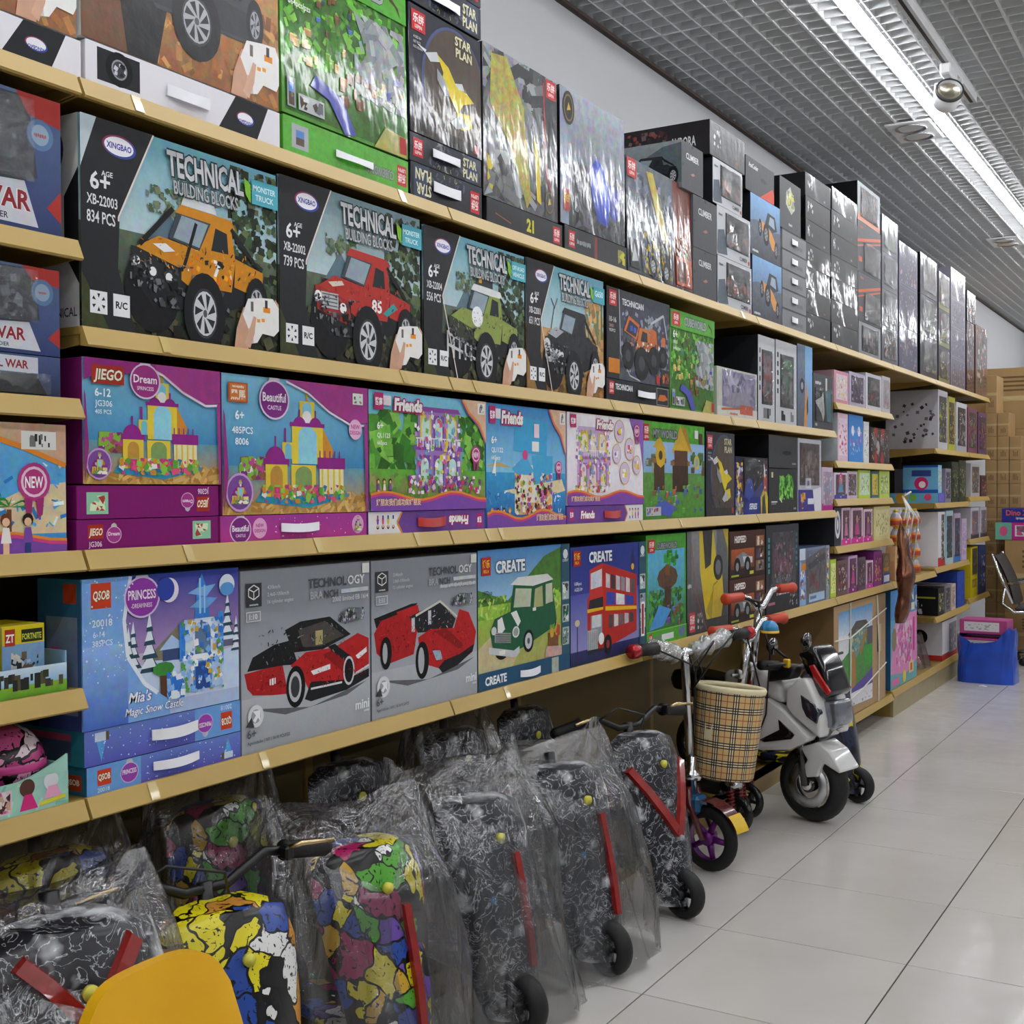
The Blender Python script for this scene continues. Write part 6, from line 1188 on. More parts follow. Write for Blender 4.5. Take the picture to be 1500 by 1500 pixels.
# lowest full shelf
mb('e1s', art_snow_strip(False), 'lowest flat blue box with white strap under the ice castle', depth=.3, body='#6a82cc', sidec='#2c6a84', handle=(.54, .52, .3, .32), group=G4, side=lambda p: (p.rect(0, 0, 1, 1, '#2c6a84', .05), p.rect(.82, .15, .96, .7, '#b8401f'), p.text('QSOB', .89, .35, .2, '#f1e6d0', 'c', .03, maxw=.12)))
mb('e1t', art_snow_strip(True), 'upper flat blue box with white strap, printed upside down', depth=.3, body='#5a5cb8', sidec='#2c7a8c', handle=(.54, .52, .3, .32), group=G4, side=lambda p: (p.rect(0, 0, 1, 1, '#2c7a8c', .05), p.rect(.55, .1, .9, .9, '#4a5a72', .05), p.rect(.55, .7, .9, .9, '#b04a6a')))
mb('e1', art_snowcastle, 'ice castle picture box with snowy trees and a crescent moon', depth=.1, body='#5a7ac8', sidec='#3a6a84', group=G4, side=lambda p: (p.grad(0, 0, 1, 1, '#3a4a8c', '#2f6a84', .05), p.rect(.6, .84, .9, .97, '#b8401f'), p.rect(.2, .1, .92, .75, '#7a8aa4', .1), p.rect(.3, .1, .5, .55, '#b85a84', .05)))
mb('e2', art_greycar(0), 'grey box with a red sports car with black roof, doors open', depth=.12, body='#8d9299', group=G4)
mb('e3', art_greycar(1), 'grey box with a red open-top sports car and rear wing', depth=.12, body='#80858c', group=G4)
mb('e4', art_mini, 'box with a dark green small car with white roof on a country lane', depth=.11, body='#2f5468', sidec='#1d3a4c', handle=(.53, .06, .22, .05), group=G4)
mb('e5', art_bus, 'dark blue box with a red double-decker bus', depth=.11, body='#2c3068', sidec='#1d2348', group=G4)
mb('e6', art_treeland, 'green box with a floating block-built tree island', depth=.11, body='#3f8a2c', group=G4)
mb('e7', art_yellow_coupe, 'dark box with a yellow sports car shown upright, behind the red grips', depth=.11, body='#2a2a2c', mat=SATIN, group=G4)
mb('e8a', art_hispeed, 'lower of two dark brown quad bike boxes', depth=.2, body='#2c1a16', group=G4)
mb('e8b', art_hispeed, 'upper of two dark brown quad bike boxes', depth=.2, body='#2c1a16', group=G4)
mb('e9', art_aurora, 'tall black window box with a pinkish robot and teal dots', depth=.2, body='#26272b', window=(.12, .3, .86, .92), group=G4)
mb('e10', art_gunbox, 'blue box with a toy gun behind slanted film', depth=.12, body='#5a6a8c', window=(.2, .18, .88, .96), group=G4)
mb('e11', art_blackplain, 'small grey-green box standing behind the toy gun box', dims=(4.84, 5.06, .683, .94), depth=.14, xo=-.2, body='#4a5250', sidec='#33403c', group=G4)
mb('e12', art_blackplain, 'larger black box in shadow at the back of the lowest shelf', dims=(4.8, 5.2, .683, .985), depth=.06, xo=-.37, body='#1d1f20', group=G4)
# first bay
mb('z1', art_hero('CIVIL WAR', 3), 'large blue and red figure window box on the nearest bay', depth=.16, body='#33406c', sidec='#2a3050', window=(.1, .36, .8, .95), group='figure boxes in the nearest bay')
mb('z2', art_hero_low, 'low figure box with a dark window lying under another figure box', depth=.2, body='#2c3350', window=(.25, .05, .9, .55), group='figure boxes in the nearest bay')
mb('z3', art_hero('CIVIL WAR', 9), 'dark blue figure window box standing on a lower figure box', depth=.16, body='#33406c', window=(.1, .36, .8, .95), group='figure boxes in the nearest bay')
mb('z4', art_beachplane, 'blue beach picture box with palm trees and a purple plane', depth=.11, body='#3a8fd0', sidec='#5a1a50', group='boxes in the nearest bay')
# doll bay
D5 = dict(depth=.2, group=G5)
mb('c1', art_win('#c98a9c', ['#e4c83c', '#d9547c', '#7fc4d8', '#e9e4da'], '#d9c4cc', 3), 'rainbow-striped pink box at the left of the highest doll shelf', body='#c9a0ac', **D5)
mb('c2', art_win('#b4aec4', ['#4a3f6a', '#8a5aa0', '#c9c4d6'], '#4a4458', 4), 'lilac film window box second on the highest doll shelf', body='#b4aec4', window=W_, **D5)
mb('c3', art_win('#d2d0d8', ['#b04a6a', '#4a6a5a', '#8a8494'], '#3f4c4a', 5), 'white box with rounded dark film window on the highest doll shelf', body='#d2d0d8', window=W_, **D5)
mb('c4', art_win('#c9c6cc', ['#d6c4cc', '#b9b4bc', '#c98aa4'], '#b4b1b6', 6), 'white box with pale film window at the right of the highest doll shelf', body='#c9c6cc', window=W_, dims=(6.09, 6.25, 1.532, 1.714), **D5)
mb('c5', art_win('#e0bcd0', ['#d9549c', '#e6dce4', '#c9406a'], '#e6d4e0', 7), 'white and pink figure box left of the blue unicorn box', body='#e0bcd0', sidec='#b9c4cc', **D5)
mb('c6', lambda p: (p.rect(0, 0, 1, 1, '#3f86d0', .05), [p.circ(u, .66, .1, '#e6e9f2', n=12) or p.poly([(u-.08, .2), (u-.1, .55), (u+.1, .55), (u+.16, .2)], '#dfe4f0', .08) for u in (.28, .72)], p.specks(.1, .15, .9, .7, 16, .01, ['#d9549c', '#e6e9f2', '#8ab4e4'], 4)), 'bright blue box with two white ponies in the doll bay', body='#3f86d0', **D5)
mb('c7', art_win('#d9dce0', ['#e4a43c', '#7a5ab0', '#8ac24a'], '#e0e2e6', 8), 'very narrow white box between the blue and black boxes', body='#d9dce0', **D5)
mb('c8', lambda p: (p.rect(0, 0, 1, 1, '#3a3436', .06), [p.circ(u, v, .09, c, n=12) for u, v, c in ((.25, .7, '#8a8488'), (.62, .7, '#8a8488'), (.3, .9, '#b8322c'), (.66, .9, '#b8322c'), (.3, .16, '#b8322c'), (.62, .14, '#b8322c'), (.4, .45, '#c9c4c6'))], p.specks(.05, .1, .95, .85, 20, .01, ['#6a6266', '#8f3a3a', '#b4aeb0'], 4)), 'black box with red round domes in the doll bay', body='#3a3436', window=(.05, .05, .95, .95), **D5)
mb('c9', art_doll('#e0d6e4', '#e04a9c', '#6ab4e0', 3, '#4a4aa8'), 'doll with pink hair in an open white box', body='#e0d6e4', window=W_, **D5)
mb('c10', art_win('#d6c4d6', ['#5fae4a', '#9a5a8a', '#e6dce6'], '#7a5a70', 9), 'white box with a green stripe and lilac window', body='#d6c4d6', window=W_, **D5)
mb('c11', art_win('#b4d04a', ['#8a9a4a', '#e6ecd0', '#c9d86a'], '#c9dcc4', 10), 'lime and white box in the middle of the third doll shelf', body='#b4d04a', **D5)
mb('c12', art_win('#3f6a7a', ['#e0c83c', '#c9a42c', '#4a8a9c'], '#cdb83c', 12), 'small teal and yellow box between two lime boxes', body='#3f6a7a', **D5)
mb('c13', art_win('#bcd452', ['#8a9a4a', '#e6ecd0', '#6a7a3a'], '#b4c47a', 13), 'lime box at the right of the third doll shelf', body='#bcd452', **D5)
mb('c14', lambda p: (p.rect(0, 0, 1, 1, '#33343a', .05), p.circ(.5, .55, .4, '#d9dade', .36, 18), p.circ(.5, .55, .25, '#5a6a9c', .24, 14, .2), p.circ(.5, .55, .14, '#e6d8cc', .14, 12)), 'black box with a white oval face at the left of the fourth doll shelf', body='#33343a', **D5)
for k, d, w, h_ in (('c15', 'first', '#7a3a5a', '#d98ab4'), ('c16', 'second', '#8a3a5c', '#e04a9c'), ('c17', 'third', '#74385a', '#b05a8c')):
    mb(k, art_doll('#e4c4d6', '#5a2a44', h_, 3, '#d9389c'), '%s of three pink doll boxes with wavy magenta base' % d, body='#e4c4d6', window=(.12, .16, .88, .93), **D5)
mb('c18', art_win('#d2c88a', ['#c9b43c', '#b9a86a', '#e6dfb4', '#8a8a5a'], '#d9d0a0', 15), 'pale yellow patterned box at the right of the fourth doll shelf', body='#d2c88a', dims=(5.935, 6.25, .904, 1.07), **D5)
mb('c19', art_win('#b4c83c', ['#e6dc4a', '#c9603a', '#6a9a3a'], '#dce49a', 16), 'narrow lime and yellow box beside the toy gun box', body='#b4c83c', dims=(5.21, 5.3, .683, .85), **D5)
mb('c20', art_win('#7a5a5c', ['#b03a3a', '#8a6a5a', '#d9d6dc'], '#6a4a4c', 17), 'brown and red box right of the narrow lime box', body='#7a5a5c', window=W_, **D5)
mb('c21', art_doll('#c9a4cc', '#6a2a6a', '#d94aa4', 3, '#8a2a7c'), 'purple and pink doll box on the lowest doll shelf', body='#c9a4cc', window=W_, **D5)
mb('c22', art_win('#6a5664', ['#8a6a6a', '#b49aa4', '#4a3a44'], '#5a4652', 18), 'dark mauve window box on the lowest doll shelf', body='#6a5664', window=W_, **D5)
mb('c23', art_doll('#e6c4dc', '#7a4a6a', '#d06ab0', 3, '#d04aa8'), 'slim pink doll box with white sides on the lowest doll shelf', body='#e6c4dc', window=W_, **D5)
mb('c24', art_win('#8a3a84', ['#e0a43c', '#c94a9c', '#b4c43c'], '#7a2f6c', 19), 'purple box with orange and lime shapes on the lowest doll shelf', body='#8a3a84', **D5)
mb('c25', lambda p: (p.rect(0, 0, 1, 1, '#7a6248', .06), p.rect(0, 0, 1, .35, '#3a4a9c', .05), p.rect(.15, .06, .9, .28, '#dfe2ea'), p.circ(.5, .7, .3, '#9a7a50', .24, 14, .1), p.circ(.4, .74, .04, '#2a1f16'), p.circ(.62, .74, .04, '#2a1f16'), p.poly([(.2, .42), (.8, .42), (.9, .54), (.1, .54)], '#d0842c', .08)), 'brown teddy bear box with blue base beside the hanging balloon', body='#7a6248', dims=(6.104, 6.25, .683, .832), **D5)
# far bays
D6 = dict(depth=.3, group=G6)
mb('f1', art_win('#c6c4cc', ['#55525a', '#b4c43c', '#8a8ca0'], '#4a4850', 3), 'tall white window box with a speckled white side at the far bay', body='#c6c4cc', side=lambda p: (p.rect(0, 0, 1, 1, '#b9b7c0', .05), p.specks(.1, .1, .95, .9, 14, .014, ['#2f2e36', '#6a6872', '#55404a'], 6)), window=W_, **D6)
mb('f2', art_win('#b4b03c', ['#55525a', '#dfe04a', '#b04a4a'], '#4a4a3c', 4), 'yellow-edged window box right of the speckled white box', body='#a8a460', window=W_, **D6)
mb('f3', art_win('#c9c6cc', ['#4a4850', '#8a868f', '#b9b6bd'], '#3c3a42', 5, band='#b0aeb6'), 'white box with two dark film windows at the far bay', body='#c9c6cc', window=W_, **D6)
mb('f4', art_win('#7a4a5c', ['#6fae4a', '#b44a5a', '#8a7aa0'], '#4a3a48', 6), 'dark red window box with a green figure at the far bay', body='#7a4a5c', window=W_, **D6)
mb('f5', art_win('#6a4a6a', ['#8a5aa0', '#b4506a', '#3a3042', '#c9843c'], '#3f3048', 7), 'dark purple window box closing the row at the far bay', body='#5a3f58', window=W_, dims=(8.64, 8.95, 1.388, 1.673), **D6)
blue_s = lambda p: (p.rect(0, 0, 1, 1, '#6fb4d8', .04), p.rect(0, 0, .2, 1, '#2a5ab4'), p.circ(.42, .5, .1, '#d9a43c', n=12), p.circ(.6, .55, .06, '#7ab04a', n=10), p.circ(.84, .6, .06, '#d9547c', n=10))
mb('h1', art_win('#5a5ac0', ['#e04a9c', '#7a7ad6'], '#6a6ac8', 3), 'low blue display box lying under another blue display box', body='#4a5ac0', sidec='#6fb4d8', side=blue_s, depth=.36, group=G6)
mb('h2', art_win('#8ac0dc', ['#d9b43c', '#b08a3c', '#8a5a9c'], '#a8c4cc', 4), 'light blue display box with a pink round badge standing on its twin', body='#6fb4d8', depth=.2, group=G6, side=lambda p: (p.rect(0, 0, 1, 1, '#6fb4dc', .04), p.rect(0, 0, 1, .12, '#2a5ab4'), p.rect(0, .92, 1, 1, '#2a5ab4'), p.rect(.25, .6, .8, .82, '#3a4a8c'), p.circ(.52, .34, .2, '#c9306c', n=16), p.circ(.55, .3, .1, '#f0e4ea', n=12)))
mb('h3', art_win('#8a8496', ['#e0dfe6', '#4a4458', '#6a4ab0'], '#5a5464', 5), 'grey film window box with a white figure beside the blue display', body='#8a8496', window=W_, **D6)
mb('h4', art_win('#3a4434', ['#6fa83c', '#2a3026', '#8a8f7a'], '#2c3228', 6), 'left of two tall dark green window boxes', body='#3a4434', window=W_, **D6)
mb('h5', art_win('#3a4434', ['#6fa83c', '#2a3026', '#b4b8a4'], '#343a30', 9), 'right of two tall dark green window boxes', body='#3a4434', window=W_, **D6)
mb('i1', art_win('#b4b0b4', ['#6a6466', '#a87a44', '#d2ced0'], '#6d686a', 3), 'clear figure box with a white arch at the far end', body='#b4b0b4', window=W_, **D6)
mb('i2', art_win('#5a3a3c', ['#b8443c', '#d9a48a', '#3a4a5a'], '#44383c', 4), 'low box of red figures beside the clear figure box', body='#5a3a3c', dims=(8.742, 8.95, 1.102, 1.248), **D6)
mb('j1', art_win('#d9d6dc', ['#4a5a4a', '#c9c6cc'], '#3c4a40', 3, (.5, .1, .92, .95), band='#b8302f'), 'tall white box with a red base next to the orange bottles', body='#d9d6dc', sidec='#e0dde2', **D6)
mb('j2', art_win('#a9c4cc', ['#4a5450', '#7a8c8c', '#4aa0c4'], '#414a48', 4), 'tall pale box with a dark green window on the far shelf', body='#a9c4cc', window=W_, **D6)
mb('j3', art_win('#b4a8bc', ['#3a3a42', '#8a8490', '#3a7ac0'], '#4a4650', 5, band='#3a7ac0'), 'tall lilac window box with a blue base on the far shelf', body='#b4a8bc', window=W_, **D6)
mb('j4', art_win('#c4b0cc', ['#d96aa4', '#8a7ab4', '#e0dce6'], '#b4a4c0', 6), 'pale lilac patterned box at the right of the far shelf', body='#c4b0cc', dims=(8.086, 8.24, .698, .965), **D6)
mb('k1', art_win('#c6c2cc', ['#d95a8c', '#d9924a', '#9a94a4'], '#8a8494', 3, band='#4a4450'), 'film window box with a pink and orange toy on a dark base', body='#c6c2cc', window=W_, **D6)
mb('k2', art_win('#c6c2cc', ['#b48a74', '#8a9a94', '#d9a4b4'], '#8f8a94', 4, band='#4a4450'), 'film window box with a beige toy on a dark base', body='#c6c2cc', window=W_, dims=(8.718, 8.95, .825, 1.03), **D6)
mb('l1', art_win('#d0bc1e', ['#a8981e', '#d97a4a'], '#8a7c3a', 3, (.2, .45, .85, .85)), 'lower bright yellow box at the far end', body='#d0bc1e', **D6)
mb('l2', art_win('#d0bc1e', ['#6a6444', '#9a9070', '#3a3830'], '#5a5644', 4, (.2, .05, .95, .95)), 'upper bright yellow window box at the far end', body='#d0bc1e', window=(.2, .05, .95, .95), **D6)
mb('l3', art_win('#3a4a7a', ['#3a5ac0', '#8a6a54', '#c9c6cc'], '#33406a', 5), 'dark blue box beside the yellow boxes at the far end', body='#3a4a7a', **D6)
mb('m1', art_win('#2a2a2c', ['#c9c9cc', '#55555a', '#b4b03c'], '#1c1c1e', 3), 'black box with white print on the low far shelf', body='#232325', side=lambda p: (p.rect(0, 0, 1, 1, '#1d1d1f', .05), p.specks(.05, .05, .7, .6, 20, .014, ['#c9c9cc', '#77777a'], 4), p.rect(.6, .62, .95, .68, '#b4b03c')), **D6)
mb('m2', art_win('#8a868c', ['#4a484e', '#d9d6dc', '#6a6a70'], '#5a585e', 4), 'grey window box on the low far shelf', body='#8a868c', window=W_, **D6)
mb('m3', art_win('#d2c0b0', ['#4a3a34', '#b48a9c', '#e6dce0'], '#b4a09a', 5), 'beige and white box on the low far shelf', body='#d2c0b0', **D6)
mb('m4', art_win('#2f4aa4', ['#3a5ab8', '#2a3f90'], '#3450ac', 6), 'plain royal blue box at the right of the low far shelf', body='#2f4aa4', **D6)
# base level
def art_pinkbig(p):
    p.grad(0, 0, 1, 1, '#6fa8ac', '#5a9cc4', .08); p.rect(0, .7, 1, 1, '#4f86c0', .12); p.specks(.5, .74, 1, .98, 14, .04, ['#a9c4dc', '#d9d2b4', '#3a66a4'], 3, 1.5); p.poly([(0, .16), (.1, .62), (.3, .72), (1, .72), (1, .2), (.6, .1)], '#d68ab8', .08); p.specks(.2, .2, .8, .64, 50, .025, ['#d06aa4', '#e4b4d0', '#a86a9c', '#c9c0c8', '#d0507c'], 4); p.circ(.12, .5, .08, '#8a7a5c', .12, 16, .1); p.rect(.84, .3, .9, .66, '#c02a84'); p.text('10', .74, .4, .06, '#3a2a4a', 'c', .03); p.rect(.68, .08, .86, .2, '#e0c48a'); p.rect(.73, .1, .81, .18, '#c9603a'); p.circ(.5, .08, .06, '#e0cc4a', n=12); p.rect(.05, .03, .3, .1, '#d970a8', .05)
mb('n1', art_pinkbig, 'large pink and turquoise play set box standing on the base shelf', dims=(6.262, 6.841, .131, .636), depth=.16, body='#6fa8ac', sidec='#2a5a84', group='large boxes at the base')
mb('n2', art_win('#d6d4d8', ['#8a868c', '#c9c6cc', '#77747a'], '#8f8c94', 4, (.45, .12, .97, .9), band='#b8322c'), 'white box with a red base and a round blue lens on its side', dims=(7.5, 7.93, .131, .362), depth=.34, body='#d6d4d8', sidec='#c9c6cc', group='large boxes at the base', side=lambda p: (p.rect(0, 0, 1, 1, '#c9c6cc', .03), p.rect(0, 0, 1, .14, '#b8322c'), p.circ(.62, .6, .13, '#141416', n=18), p.circ(.55, .58, .07, '#6fb4cc', n=14)))
def art_carton(p):
    p.grad(0, 0, 1, 1, '#a98b66', '#b0926c', .04); q = p.sub(.08, .2, .72, .94); q.rect(0, 0, 1, 1, '#4f8a44', .2); q.grad(0, .72, 1, 1, '#c9d6e4', '#5a96c8', .1); q.poly([(.0, .4), (.28, .5), (.3, .72), (0, .72)], '#dcdfe2', .1); q.poly([(.25, .7), (.5, .84), (.8, .82), (.9, .74), (.6, .7)], '#55504c', .1); q.poly([(.3, .5), (.5, .74), (.84, .7), (.7, .5), (.5, .4)], '#6a9490', .2); q.specks(.35, .48, .8, .7, 24, .012, ['#8ab0a8', '#c9b48a', '#4a7a78'], 3); q.poly([(.36, .46), (.46, .5), (.5, .2), (.46, .0), (.38, .0)], '#a8763c', .1); q.poly([(.6, .48), (.78, .7), (.84, .66), (.62, .4)], '#a8763c', .1); q.rect(.76, .26, 1, .5, '#3f9a3a', .15); q.rect(.84, .5, 1, .72, '#5a5464', .1); q.poly([(0, 0), (0, .06), (.16, .1), (.3, .03), (.5, .08), (.74, .12), (1, .2), (1, 0)], '#5a4a98', .08)
    p.poly([(.08, .2), (.72, .2), (.72, .06), (.08, .1)], '#dcdde0', .05); p.specks(.1, .08, .7, .17, 26, .01, ['#8a8d94', '#b4b6ba'], 4, .6, 0, False); p.rect(.82, .46, .9, .72, '#c9b48a'); p.rect(.82, .46, .845, .72, '#2a2622')
ct = mb('o1', art_carton, 'tall brown cardboard carton with a playground poster behind the white motorbike', dims=(5.262, 6.16, .12, .64), depth=.36, body='#a98b66', sidec='#8a6f4c', cat='carton', name='carton', group='large boxes at the base')
st = plain('white_strapping', '#d9d6d0', .4)
for pts in ([(.004, -.447, .37), (.006, -.2, .36), (.006, .1, .4), (.004, .447, .44)], [(.004, -.447, .06), (.006, 0, .1), (.004, .447, .17)], [(.004, -.2, .0), (.006, -.2, .26), (.004, -.2, .52)], [(.004, .3, .0), (.006, .3, .26), (.004, .27, .52)]):
    MB().tube(pts, .0035, 5).build('strapping_band', st, ct)

# ------------------------------------------------------------------ ride-on toys on the floor
def web_mat():
    m, t, b, N = nt('black_web_print'); L = t.links.new
    tc = N('ShaderNodeTexCoord')
    n1 = N('ShaderNodeTexNoise'); n1.inputs['Scale'].default_value = 22; n1.inputs['Detail'].default_value = 7; n1.inputs['Distortion'].default_value = 2.5; L(tc.outputs['Object'], n1.inputs['Vector'])
    ab = N('ShaderNodeMath'); ab.operation = 'SUBTRACT'; ab.inputs[1].default_value = .5; L(n1.outputs['Fac'], ab.inputs[0])
    a2 = N('ShaderNodeMath'); a2.operation = 'ABSOLUTE'; L(ab.outputs[0], a2.inputs[0])
    r1 = N('ShaderNodeValToRGB'); e = r1.color_ramp.elements; e[0].position = .0; e[0].color = (.5, .52, .56, 1); e[1].position = .019; e[1].color = (.012, .012, .016, 1); L(a2.outputs[0], r1.inputs[0])
    n2 = N('ShaderNodeTexNoise'); n2.inputs['Scale'].default_value = 12; n2.inputs['Detail'].default_value = 3; L(tc.outputs['Object'], n2.inputs['Vector'])
    r2 = N('ShaderNodeValToRGB'); e = r2.color_ramp.elements; e[0].position = .56; e[0].color = (0, 0, 0, 1); e[1].position = .7; e[1].color = (.75, .78, .8, 1); L(n2.outputs['Fac'], r2.inputs[0])
    vo = N('ShaderNodeTexVoronoi'); vo.inputs['Scale'].default_value = 11; L(tc.outputs['Object'], vo.inputs['Vector'])
    r3 = N('ShaderNodeValToRGB'); e = r3.color_ramp.elements; e[0].position = .12; e[0].color = (.05, .16, .3, 1); e[1].position = .16; e[1].color = (0, 0, 0, 1); L(vo.outputs['Distance'], r3.inputs[0])
    ad = N('ShaderNodeVectorMath'); ad.operation = 'ADD'; L(r1.outputs[0], ad.inputs[0]); L(r2.outputs[0], ad.inputs[1])
    a3 = N('ShaderNodeVectorMath'); a3.operation = 'ADD'; L(ad.outputs[0], a3.inputs[0]); L(r3.outputs[0], a3.inputs[1])
    mn = N('ShaderNodeVectorMath'); mn.operation = 'MINIMUM'; mn.inputs[1].default_value = (.8, .8, .8); L(a3.outputs[0], mn.inputs[0]); L(mn.outputs[0], b.inputs['Base Color'])
    b.inputs['Roughness'].default_value = .3; return m
def graf_mat(name, cols, scale, w=(1, 1, 1)):
    m, t, b, N = nt(name); L = t.links.new
    tc = N('ShaderNodeTexCoord'); mp = N('ShaderNodeMapping'); mp.inputs['Location'].default_value = w; L(tc.outputs['Object'], mp.inputs['Vector'])
    no = N('ShaderNodeTexNoise'); no.inputs['Scale'].default_value = 9; no.inputs['Detail'].default_value = 3; L(mp.outputs[0], no.inputs['Vector'])
    mx = N('ShaderNodeVectorMath'); mx.operation = 'MULTIPLY_ADD'; mx.inputs[1].default_value = (.17, .17, .17); L(no.outputs['Color'], mx.inputs[0]); L(mp.outputs[0], mx.inputs[2])
    vo = N('ShaderNodeTexVoronoi'); vo.inputs['Scale'].default_value = scale; L(mx.outputs[0], vo.inputs['Vector'])
    sp = N('ShaderNodeSeparateColor'); L(vo.outputs['Color'], sp.inputs[0])
    ra = N('ShaderNodeValToRGB'); ra.color_ramp.interpolation = 'CONSTANT'; el = ra.color_ramp.elements
    el[0].color = srgb(cols[0])+(1,); el[1].position = 1/len(cols); el[1].color = srgb(cols[1])+(1,)
    for i, c in enumerate(cols[2:]): k = el.new((i+2)/len(cols)); k.color = srgb(c)+(1,)
    L(sp.outputs[0], ra.inputs[0])
    ve = N('ShaderNodeTexVoronoi'); ve.feature = 'DISTANCE_TO_EDGE'; ve.inputs['Scale'].default_value = scale; L(mx.outputs[0], ve.inputs['Vector'])
    st_ = N('ShaderNodeMath'); st_.operation = 'GREATER_THAN'; st_.inputs[1].default_value = .045; L(ve.outputs['Distance'], st_.inputs[0])
    wv = N('ShaderNodeTexNoise'); wv.inputs['Scale'].default_value = 45; wv.inputs['Distortion'].default_value = 3; L(mp.outputs[0], wv.inputs['Vector'])
    g2 = N('ShaderNodeMath'); g2.operation = 'GREATER_THAN'; g2.inputs[1].default_value = .38; L(wv.outputs['Fac'], g2.inputs[0])
    mm = N('ShaderNodeMath'); mm.operation = 'MULTIPLY'; L(st_.outputs[0], mm.inputs[0]); L(g2.outputs[0], mm.inputs[1])
    sc = N('ShaderNodeVectorMath'); sc.operation = 'SCALE'; L(ra.outputs[0], sc.inputs[0]); L(mm.outputs[0], sc.inputs['Scale']); L(sc.outputs[0], b.inputs['Base Color'])
    b.inputs['Roughness'].default_value = .28; return m
WEB = web_mat()
GRAF = graf_mat('graffiti_print', ['#141416', '#d8cc1e', '#a01e5a', '#17171a', '#24489c', '#c9a02c', '#e2e2e0', '#4fa02c', '#141416', '#d8cc1e', '#6a4aa4'], 19)
GRAFY = graf_mat('yellow_skull_print', ['#dccf1c', '#141416', '#24489c', '#dccf1c', '#e2e2e0', '#c98a34', '#141416', '#dccf1c', '#24489c'], 17, (3, 1, 2))
REDL = plain('red_reflector', '#8c1d18', .2, var=.15, scale=40, coat=.5)
GOLD = plain('brass_lever', '#c9b48a', .25, metal=1)
ORNG = plain('orange_red_rubber', '#c2432a', .5)
def tyre(parent, c, r, w, axis='y', mat=None, hub=None, spokes=5, hubmat=None, name='wheel'):
    """tyre ring with a spoked hub as sub-part; axle along the given axis"""
    t = r*.3; pr = []
    for k in range(11): a = -PI/2+PI*k/10; pr.append((r-t+t*math.cos(a), w/2*math.sin(a)))
    pr = [(r-t*1.2, -w*.42)]+pr+[(r-t*1.2, w*.42)]
    o = MB().lathe(pr+[pr[0]], 32, c, axis).build(name, mat or RUBBER, parent, True)
    h = MB(); c = Vector(c); d = {'y': Vector((0, 1, 0)), 'x': Vector((1, 0, 0))}[axis]; u = Vector((0, 0, 1)); v = d.cross(u)
    h.lathe([(r-t*1.25, -w*.3), (r-t*1.05, -w*.38), (r-t*1.05, w*.38), (r-t*1.25, w*.3), (r-t*1.25, -w*.3)], 28, c, axis)
    h.tube([c-d*w*.5, c+d*w*.5], r*.2, 12)
    for k in range(spokes):
        a = 2*PI*k/spokes+.4; q = u*math.cos(a)+v*math.sin(a); h.tube([c+q*r*.1, c+q*(r-t*1.2)], [r*.12, r*.08], 6)
    h.build('hub', hubmat or ALU, o, True); return o
_SH = {}
